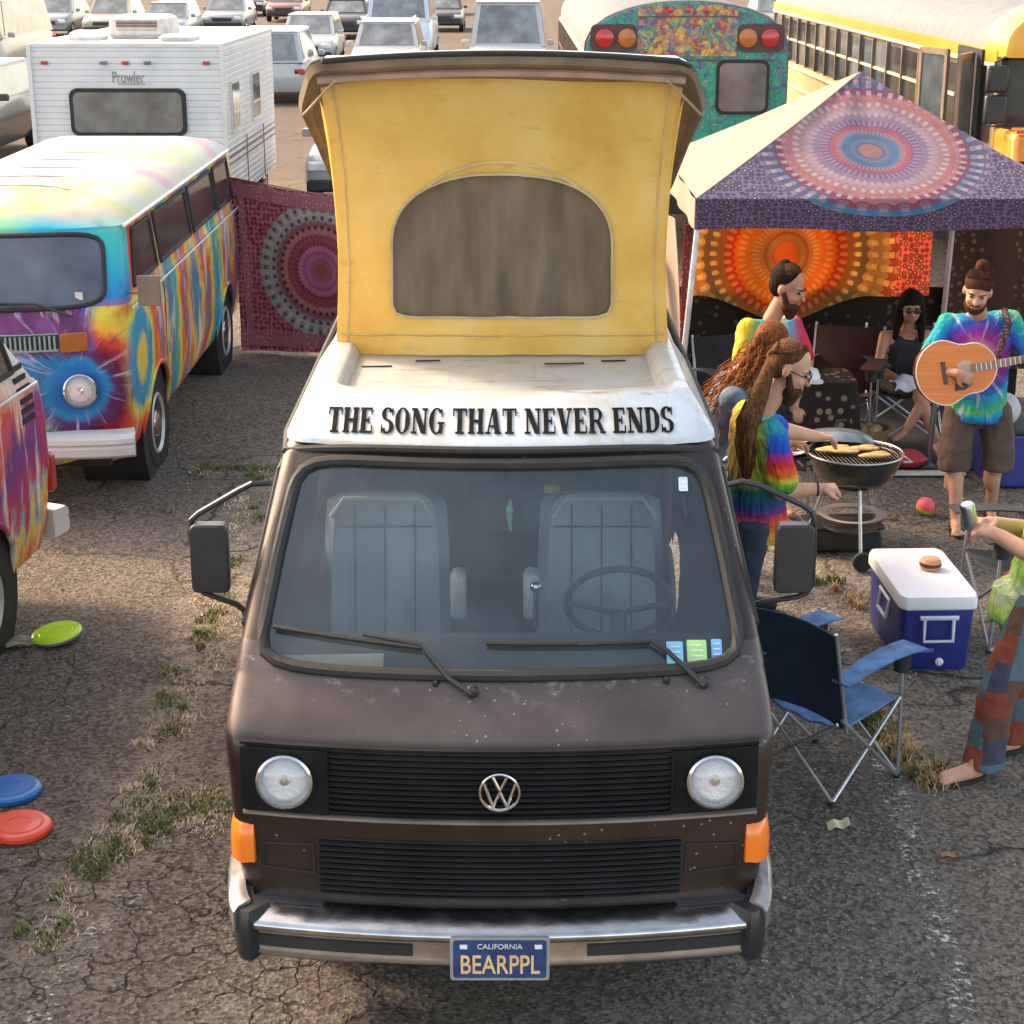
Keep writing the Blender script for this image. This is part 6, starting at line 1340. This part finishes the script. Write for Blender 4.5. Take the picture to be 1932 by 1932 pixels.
MB().lathe([(.001, .16), (.12, .17), (.17, .19), (.165, .192), (.11, .176), (.001, .168)], 32, cap=False).build('ash_tray', worn('tray_dark', (.08, .08, .075), .5, .4), gr)
MB().tube([(.285, -.06, .60), (.34, -.06, .60), (.34, .06, .60), (.285, .06, .60)], .008, 6).build('handle', dull_metal, gr)
MB().tube([(-.285, -.06, .60), (-.34, -.06, .60), (-.34, .06, .60), (-.285, .06, .60)], .008, 6).build('handle', black_plastic, gr)
ld = MB().lathe([(.26, 0), (.255, .015), (.22, .06), (.15, .095), (.06, .11), (.001, .112)], 40, (0, .36, .60), (.1, .35, .93)).build('lid', worn('lid_grey', (.20, .24, .26), .25, .5), gr)
MB().tube([(.0, .40, .70), (.02, .42, .745), (.08, .42, .745)], .01, 6).build('lid_knob', black_plastic, ld)
food = worn('grilled_corn', (.62, .34, .12), .5, var=.45, scale=40, bump=.6, bscale=90)
for k, (x_, y_, l_, rz) in enumerate(((-.10, .06, .20, -.15), (-.07, .00, .19, -.2), (.06, .06, .20, -.1), (-.16, .02, .16, -.3), (.10, -.09, .21, .05))):
    o = MB().ell((0, 0, 0), (l_ * .5, .034, .016), None, 20, 10).ell((l_ * .12, .006, .008), (l_ * .28, .024, .014), None, 16, 8).build('grilled_food', food, None); o.location = (2.09 + x_, 10.24 + y_, .667); o.rotation_euler = (0, 0, rz + R(8))
    tag(o, ('golden roll at the back left of the grate', 'golden roll lying second from the back left of the grate', 'golden roll at the back right of the grate', 'short golden roll nearest the left rim of the grate', 'golden roll lying alone at the front right of the grate')[k], 'food', 'food browning on the kettle grill')
pl_ = thing('food_plate', 'plate of food just left of the grill bowl, beside the griller', 'plate', (1.70, 10.45, .60))
MB().lathe([(.001, .0), (.08, .0), (.13, .015), (.128, .019), (.08, .006), (.001, .006)], 28, cap=False).build('plate', worn('plate_pale', (.5, .45, .42), .4), pl_)
for p in ((-.03, 0), (.04, .02), (0, -.05)): MB().ell((p[0], p[1], .025), (.04, .028, .02)).build('meat_piece', worn('meat', (.40, .14, .09), .5, var=.4, scale=30), pl_)
st = thing('side_table', 'small dark side table holding the plate beside the grill', 'table', (1.72, 10.48, 0))
MB().box((0, 0, .585), (.36, .30, .02)).build('tabletop', black_plastic, st)
for a in (-1, 1):
    for b_ in (-1, 1): MB().tube([(a * .15, b_ * .12, .58), (a * .17, b_ * .14, 0)], .009, 6).build('leg', dull_metal, st)
bx = thing('black_case', 'black storage case lying on the ground under the grill', 'case', (2.06, 10.38, 0), R(4))
MB().box((0, 0, .085), (.46, .26, .15)).build('case', black_plastic, bx, bevel=.02); MB().box((0, 0, .165), (.48, .28, .02)).build('lid', black_plastic, bx, bevel=.006); MB().box((.235, 0, .10), (.02, .05, .06)).build('latch', dull_metal, bx)

# ------------------------------------------------------------------ cooler
co = thing('cooler_box', 'blue cooler with white lid standing on the asphalt beside the camper', 'cooler', (2.185, 8.77, 0), R(2))
blue = worn('cooler_blue', (.022, .035, .22), .45, var=.2)
MB().rings([[V(a * w_, b_ * l_, z) for a, b_ in rrect(1, 1, .08)] for w_, l_, z in ((.34, .68, .0), (.36, .70, .02), (.385, .745, .345), (.375, .735, .35))]).build('body', blue, co)
lidw = worn('cooler_white', (.78, .77, .80), .4, var=.04)
MB().rings([[V(a * w_, b_ * l_, z) for a, b_ in rrect(1, 1, .10)] for w_, l_, z in ((.40, .76, .345), (.415, .78, .355), (.415, .78, .395), (.40, .765, .418), (.36, .72, .425))]).build('lid', lidw, co)
wh_ = worn('handle_white', (.62, .66, .80), .4)
for s in (-1, 1):
    f_ = lambda a, d, z: V(a, s * (.372 + d), z)
    h_ = MB().tube([f_(-.075, .012, .305), f_(-.075, .024, .18), f_(.075, .024, .18), f_(.075, .012, .305)], .010, 6).tube([f_(-.10, .012, .305), f_(.10, .012, .305)], .013, 6).build('handle', wh_, co)
MB().tube([(-.19, -.10, .30), (-.205, -.10, .20), (-.205, .08, .20), (-.19, .08, .30)], .010, 6).tube([(-.19, -.12, .30), (-.19, .10, .30)], .012, 6).build('side_handle', wh_, co)
MB().lathe([(.022, 0), (.022, .012), (.012, .02), (.001, .02)], 14, (.02, -.362, .055), (0, -1, 0)).build('drain_plug', wh_, co)
MB().box((-.06, -.3665, .12), (.10, .004, .022)).build('badge', worn('badge_blue', (.10, .14, .5), .4), co)
bg_ = thing('burger', 'small burger sitting alone on the white cooler lid', 'burger', (2.235, 8.80, .426))
bun = worn('bun', (.55, .28, .12), .5, var=.2)
MB().lathe([(.03, 0), (.052, .004), (.055, .015), (.05, .02)], 24).build('bottom_bun', bun, bg_)
MB().lathe([(.055, .02), (.060, .026), (.056, .036)], 24).build('patty', worn('patty', (.06, .02, .015), .5, bump=.6), bg_)
MB().lathe([(.055, .036), (.058, .042), (.045, .060), (.02, .068), (.001, .069)], 24).build('top_bun', bun, bg_)

# ------------------------------------------------------------------ folding chairs
def camp_chair(label, loc, rz, fab, seatm, group='folding camp chairs', frame_m=None):
    t = thing('camp_chair', label, 'folding chair', loc, rz, group); fr = frame_m or worn('chair_steel', (.42, .43, .46), .35, .7)
    MB().sheet(lambda u, v: V((u - .5) * .50, -.10 * v - .03 * math.sin(PI * u) * -1 - .0, .36 + .46 * v + .01 * math.sin(PI * u)), 12, 10, .010).build('backrest', fab, t, sharp=80)
    MB().sheet(lambda u, v: V((u - .5) * .50, .02 + .42 * v, .36 + .05 * v - .05 * math.sin(PI * u) * math.sin(PI * (.2 + .8 * v)) + .006 * math.sin(20 * u)), 14, 10, .010).build('seat', seatm, t, sharp=80)
    for s in (-1, 1):
        x = s * .26
        MB().tube([(x, -.11, .84), (x, .02, .34)], .010, 8).build('back_post', fr, t)
        MB().tube([(x * .98, -.06, .01), (x, .44, .41)], .010, 8).build('leg', fr, t); MB().tube([(x * 1.02, .46, .01), (x, -.02, .41)], .010, 8).build('leg', fr, t)
        MB().tube([(x * 1.02, .46, .01), (x, .44, .60)], .009, 8).build('arm_post', fr, t)
        arm = MB().sheet(lambda u, v: V(x + (u - .5) * .10 * (1 + .5 * v), -.06 + .60 * v, .60 + .04 * math.sin(2.4 * v) + .02 * v), 4, 10, .008).build('armrest', seatm, t, sharp=80)
        MB().lathe([(.045, 0), (.04, -.10), (.001, -.10)], 16, (x, .44, .640), cap=False).build('cup_holder', dark_in, arm)
        MB().tube([(x, .44, .645)] * 1 + [(x + .045 * math.cos(a), .44 + .045 * math.sin(a), .645) for a in [2 * PI * k / 16 for k in range(17)]], .005, 5).build('cup_ring', seatm, arm)
        for y_ in (-.06, .46): MB().ell((x, y_, .012), (.02, .02, .012)).build('foot', black_rubber, t)
    for y_ in (-.06, .46): MB().tube([(-.26, y_, .02), (.26, y_ * .95, .40)], .008, 6).build('cross_brace', fr, t); MB().tube([(.26, y_, .02), (-.26, y_ * .95, .40)], .008, 6).build('cross_brace', fr, t)
    return t
navy = worn('nylon_navy', (.02, .035, .065), .8, var=.3, bump=.2); skyb = worn('nylon_blue', (.07, .17, .36), .75, var=.5, scale=9, bump=.35)
ch_ = camp_chair('blue folding chair with its back to us, right beside the brown camper', (1.29, 7.12, 0), R(-50), navy, skyb); ch_.scale = (.92, .86, .98)
blk_f = worn('nylon_black', (.022, .022, .026), .85, bump=.2)
camp_chair('black folding chair between the cooler and the right edge', (2.98, 8.95, 0), R(95), blk_f, blk_f)
camp_chair('black folding chair that the person in sunglasses sits on', (2.98, 13.10, 0), R(180), blk_f, blk_f)
camp_chair('maroon folding chair standing empty in front of the orange tapestry', (2.55, 13.05, 0), R(160), worn('nylon_maroon', (.06, .016, .014), .85), worn('nylon_maroon2', (.06, .016, .014), .85))
camp_chair('dark folding chair inside the canopy behind its front left leg', (1.62, 12.75, 0), R(200), blk_f, navy)
# under the canopy
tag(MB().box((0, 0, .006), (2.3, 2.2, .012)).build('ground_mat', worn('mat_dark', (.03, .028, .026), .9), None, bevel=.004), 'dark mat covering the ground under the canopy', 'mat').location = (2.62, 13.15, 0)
tb = thing('draped_table', 'low table under a dark flowered cloth, behind the grill', 'table', (2.18, 12.55, 0))
MB().box((0, 0, .56), (.62, .42, .03)).build('tabletop', black_plastic, tb)
for a in (-1, 1):
    for b_ in (-1, 1): MB().tube([(a * .28, b_ * .18, .55), (a * .28, b_ * .18, 0)], .014, 6).build('leg', dull_metal, tb)
pr = flat_print('flower_print', (.03, .022, .02), (.26, .19, .13), 11)
tag(MB().rings([[V(a * (.66 + (.56 - z) * .18 + .02 * math.sin(k * 1.9) * (z < .5)), b_ * (.46 + (.56 - z) * .18 + .02 * math.sin(k * 2.3) * (z < .5)), z) for k, (a, b_) in enumerate(rrect(1, 1, .12, 8))] for z in (.06, .2, .4, .56, .585)]).build('table_cloth', pr, None, sharp=80), 'dark flowered cloth draped over the low table behind the grill', 'tablecloth').location = (2.18, 12.55, 0)
cap_ = thing('baseball_cap', 'white cap resting on the dark flowered cloth', 'cap', (2.15, 12.40, .59), R(20))
MB().lathe([(.09, 0), (.092, .03), (.07, .075), (.03, .09), (.001, .092)], 20).build('crown', pw, cap_); MB().sheet(lambda u, v: V((u - .5) * .15, -.08 - .09 * v * math.sin(PI * u) ** .5, .012 - .01 * v), 8, 4, .005).build('brim', pw, cap_)
bskt = thing('wicker_basket', 'brown wicker basket with odds and ends left of the seated person', 'basket', (2.62, 12.45, 0))
MB().lathe([(.12, .0), (.15, .15), (.17, .22), (.16, .22), (.14, .12), (.001, .02)], 24, cap=False).build('basket', worn('wicker', (.26, .15, .07), .7, var=.4, scale=50, bump=.6), bskt)
for k in range(5): MB().ell((.06 * math.cos(k * 1.3), .06 * math.sin(k * 1.3), .19), .05).build('fruit', worn('fruit', (.40, .26, .12), .5), bskt)
bc = thing('blue_cooler', 'dark blue cooler under the canopy at the right edge, behind the guitar player', 'cooler', (3.46, 11.85, 0))
MB().box((0, 0, .20), (.30, .5, .38)).build('body', blue, bc, bevel=.02); MB().box((0, 0, .41), (.31, .51, .05)).build('lid', worn('lid_dark', (.03, .03, .04), .5), bc, bevel=.015)
tag(MB().ell((0, 0, .11), (.10, .14, .11)).build('pale_bag', worn('bag_pale', (.50, .48, .50), .8, bump=.6), None), 'pale soft bag on top of the dark blue cooler', 'bag').location = (3.42, 11.75, .43)
lt = thing('camp_lantern', 'grey bell-shaped camp lantern standing between the legs of the guitar player', 'lantern', (3.07, 11.65, 0))
MB().lathe([(.06, 0), (.062, .02), (.045, .03), (.05, .06), (.038, .14), (.02, .20), (.001, .21)], 20).build('body', worn('lantern_grey', (.42, .40, .42), .4), lt); MB().tube([(0, 0, .2), (0, 0, .34)], .006, 6).build('post', dull_metal, lt)
rb = tag(MB().lathe([(.02, 0), (.07, .01), (.125, .06), (.13, .075), (.12, .08), (.07, .12), (.001, .135)], 28).build('red_cushion', worn('red_cloth', (.42, .03, .045), .7, bump=.3), None), 'round red cushion on the near edge of the dark mat', 'cushion'); rb.location = (2.86, 12.10, .012)
tag(MB().box((0, 0, .02), (.75, .10, .015)).build('white_tray', worn('tray_white', (.5, .5, .48), .4), None, bevel=.004), 'long white strip of board lying in front of the red cushion', 'board').location = (2.85, 11.93, 0)
# ball and flying discs
bm_ = M('ball_paint', .5); x, y, z = bm_.xyz(); bm_.col(bm_.ramp((z * 7.5 + x * 2.4 - y * 1.5 + .45 + (bm_.noise(9, 2) - .5) * .15), [(0, (.06, .35, .05)), (.22, (.10, .40, .06)), (.34, (.70, .40, .05)), (.45, (.80, .10, .12)), (1, (.82, .09, .16))]))
tag(MB().ell((0, 0, 0), .062, None, 24, 16).build('toy_ball', bm_.mat, None), 'small pink and green ball on the asphalt left of the sandalled feet', 'ball').location = (2.735, 11.02, .062)
def flying_disc(label, loc, c, tilt=(0, 0, 0), rimc=None):
    t = thing('flying_disc', label, 'flying disc', loc, 0, 'flying discs on the asphalt'); t.rotation_euler = tilt
    mt = worn('disc_plastic', c, .35, coat=.3, var=.06)
    MB().lathe([(.125, 0), (.136, .004), (.138, .018), (.130, .028), (.118, .032), (.095, .030), (.092, .033), (.05, .034), (.048, .031), (.001, .031)], 48, cap=False).build('flight_plate', mt, t)
    MB().lathe([(.125, 0), (.134, -.002), (.140, .004), (.139, .014), (.12, .012)], 48, cap=False).build('rim', worn('disc_rim', rimc, .4) if rimc else mt, t); return t
flying_disc('neon yellow flying disc with violet rim, lying by the left van wheel', (-2.47, 8.83, .028), (.50, .82, .01), (R(4), R(-7), 0), (.16, .14, .34))
flying_disc('blue flying disc half cut off by the left edge', (-2.235, 7.03, .004), (.01, .16, .48))
flying_disc('orange-red flying disc just in front of the blue one', (-2.105, 6.69, .004), (.80, .07, .03), (0, R(2), 0))
# rag by the wheel, litter
tag(MB().sheet(lambda u, v: V(u * .26 - .03 * math.sin(8 * v), v * .10 + .02 * math.sin(9 * u), .015 + .02 * abs(math.sin(7 * u + 3 * v)) + .012 * math.sin(15 * v)), 16, 8, .006).build('old_rag', worn('rag_grey', (.30, .27, .20), .9, var=.4), None, sharp=80), 'crumpled pale rag on the ground left of the yellow disc', 'rag').location = (-2.82, 8.70, 0)
tag(MB().sheet(lambda u, v: V(u * .10, v * .055 + u * .03, .004 + .012 * math.sin(5 * u) ** 2 + .008 * v), 8, 5, .003).build('snack_wrapper', worn('wrapper', (.62, .60, .36), .4), None, sharp=80), 'crumpled yellow and white wrapper on the asphalt right of the camper', 'wrapper').location = (1.35, 6.68, 0)
tag(MB().sheet(lambda u, v: V(u * .06, v * .035, .004 + .008 * math.sin(4 * u) ** 2), 6, 4, .002).build('dry_leaf', worn('leaf_brown', (.34, .18, .08), .8), None, sharp=80), 'curled brown leaf right of the yellow and white wrapper', 'leaf').location = (1.78, 6.45, 0)
tag(MB().sheet(lambda u, v: V(u * .03, v * .02, .003 + .006 * u), 4, 3, .002).build('paper_scrap', pw, None, sharp=80), 'tiny white scrap of paper near the bottom of the frame', 'scrap').location = (.80, 5.08, 0)
random.seed(11)
def clump(paths, n, name, label, mat, hmin, hmax, spread, wid=.0035):
    mb = MB(); cc = []
    for k in range(max(12, n // 55)):
        p = paths[random.randrange(len(paths))]
        if random.random() > p[4]: continue
        t = random.random(); cc.append((lerp(p[0], p[2], t) + random.gauss(0, spread * .8), lerp(p[1], p[3], t) + random.gauss(0, spread), random.uniform(.012, spread * .75)))
    for k in range(n):
        q_ = cc[random.randrange(len(cc))]; x = q_[0] + random.gauss(0, q_[2]); y = q_[1] + random.gauss(0, q_[2] * 1.4)
        h = random.uniform(hmin, hmax); a = random.uniform(0, 2 * PI); ln = random.uniform(.3, 1.3) * h; w_ = wid * random.uniform(.6, 1.5); dx, dy = math.cos(a), math.sin(a)
        px, py = -dy * w_, dx * w_
        mb.add([(x - px, y - py, 0), (x + px, y + py, 0), (x + dx * ln * .4 + px * .7, y + dy * ln * .4 + py * .7, h * .65), (x + dx * ln * .4 - px * .7, y + dy * ln * .4 - py * .7, h * .65), (x + dx * ln, y + dy * ln, h)], [(0, 1, 2, 3), (3, 2, 4)])
    o = mb.build(name, mat, None, kind='stuff', smooth=False); o['label'] = label; o['category'] = 'grass' if 'grass' in name else 'weeds'; return o
def gmat(name, a, b):
    m = M(name, .7, spec=.2); m.col(m.ramp(m.noise(14, 3), [(.35, a), (.65, b)])); return m.mat
GP = [(-1.80, 5.70, -1.70, 6.40, .35), (-1.70, 6.40, -1.60, 6.75, 1), (-1.62, 6.72, -1.42, 6.86, 1), (-1.45, 6.84, -1.22, 6.92, 1), (-1.64, 6.8, -1.66, 7.3, .7), (-1.66, 7.3, -1.70, 8.2, .85), (-1.70, 8.2, -1.68, 9.1, .7), (-1.68, 9.1, -1.72, 10.2, .6), (-1.74, 10.4, -1.80, 12.0, .8), (-2.3, 12.1, -1.8, 12.1, .5), (-1.1, 9.5, -1.1, 11, .15)]
clump(GP, 5200, 'green_weeds', 'green weeds growing in the long crack left of the camper', gmat('weed_green', (.09, .12, .035), (.22, .24, .09)), .008, .036, .055)
clump(GP, 7000, 'dry_weeds', 'dry straw-coloured weeds in the long crack left of the camper', gmat('weed_straw', (.48, .38, .24), (.72, .62, .46)), .004, .020, .085)
GR = [(1.74, 7.95, 1.82, 7.50, 1), (1.80, 7.45, 1.92, 7.15, .5), (1.83, 9.8, 2.0, 9.25, .25)]
clump(GR, 2400, 'dry_grass', 'dry golden grass growing on the worn line right of the blue chair', gmat('grass_gold', (.34, .22, .09), (.60, .44, .24)), .015, .060, .045)
clump(GR, 1200, 'green_grass', 'green grass mixed into the dry tuft right of the blue chair', gmat('grass_green', (.06, .09, .02), (.14, .16, .05)), .02, .06, .05)
mb = MB()
for k in range(9000):
    x, y = random.uniform(-3.2, 3.4), random.uniform(4.6, 13); s = random.uniform(.002, .0065) * (1 if random.random() < .97 else 2.2)
    if -.95 < x < .88 and y > 5.0: continue
    mb.box((x, y, s * .4), (s * 1.3, s, s * .8), (random.random(), random.random(), random.random() * 3))
o = mb.build('loose_gravel', gmat('gravel_grit', (.20, .18, .16), (.48, .45, .40)), None, kind='stuff', smooth=False); o['label'] = 'loose gravel and grit scattered over the asphalt'; o['category'] = 'gravel'

tag(MB().sheet(lambda u, v: V(-1.25 + 2.95 * u, .02 * math.sin(11 * u) + .012 * math.sin(31 * u), lerp(.01, .92, v)), 50, 8, .006).build('shade_backdrop', flat_print('shade_backdrop_print', (.018, .014, .012), (.07, .05, .04), 12), None, sharp=80), 'black printed cloth added to darken the canopy back behind the orange tapestry', 'backdrop').location = (CX, CY + 1.30, 0)  # added sheet, its dark colour stands in for the shade inside the canopy
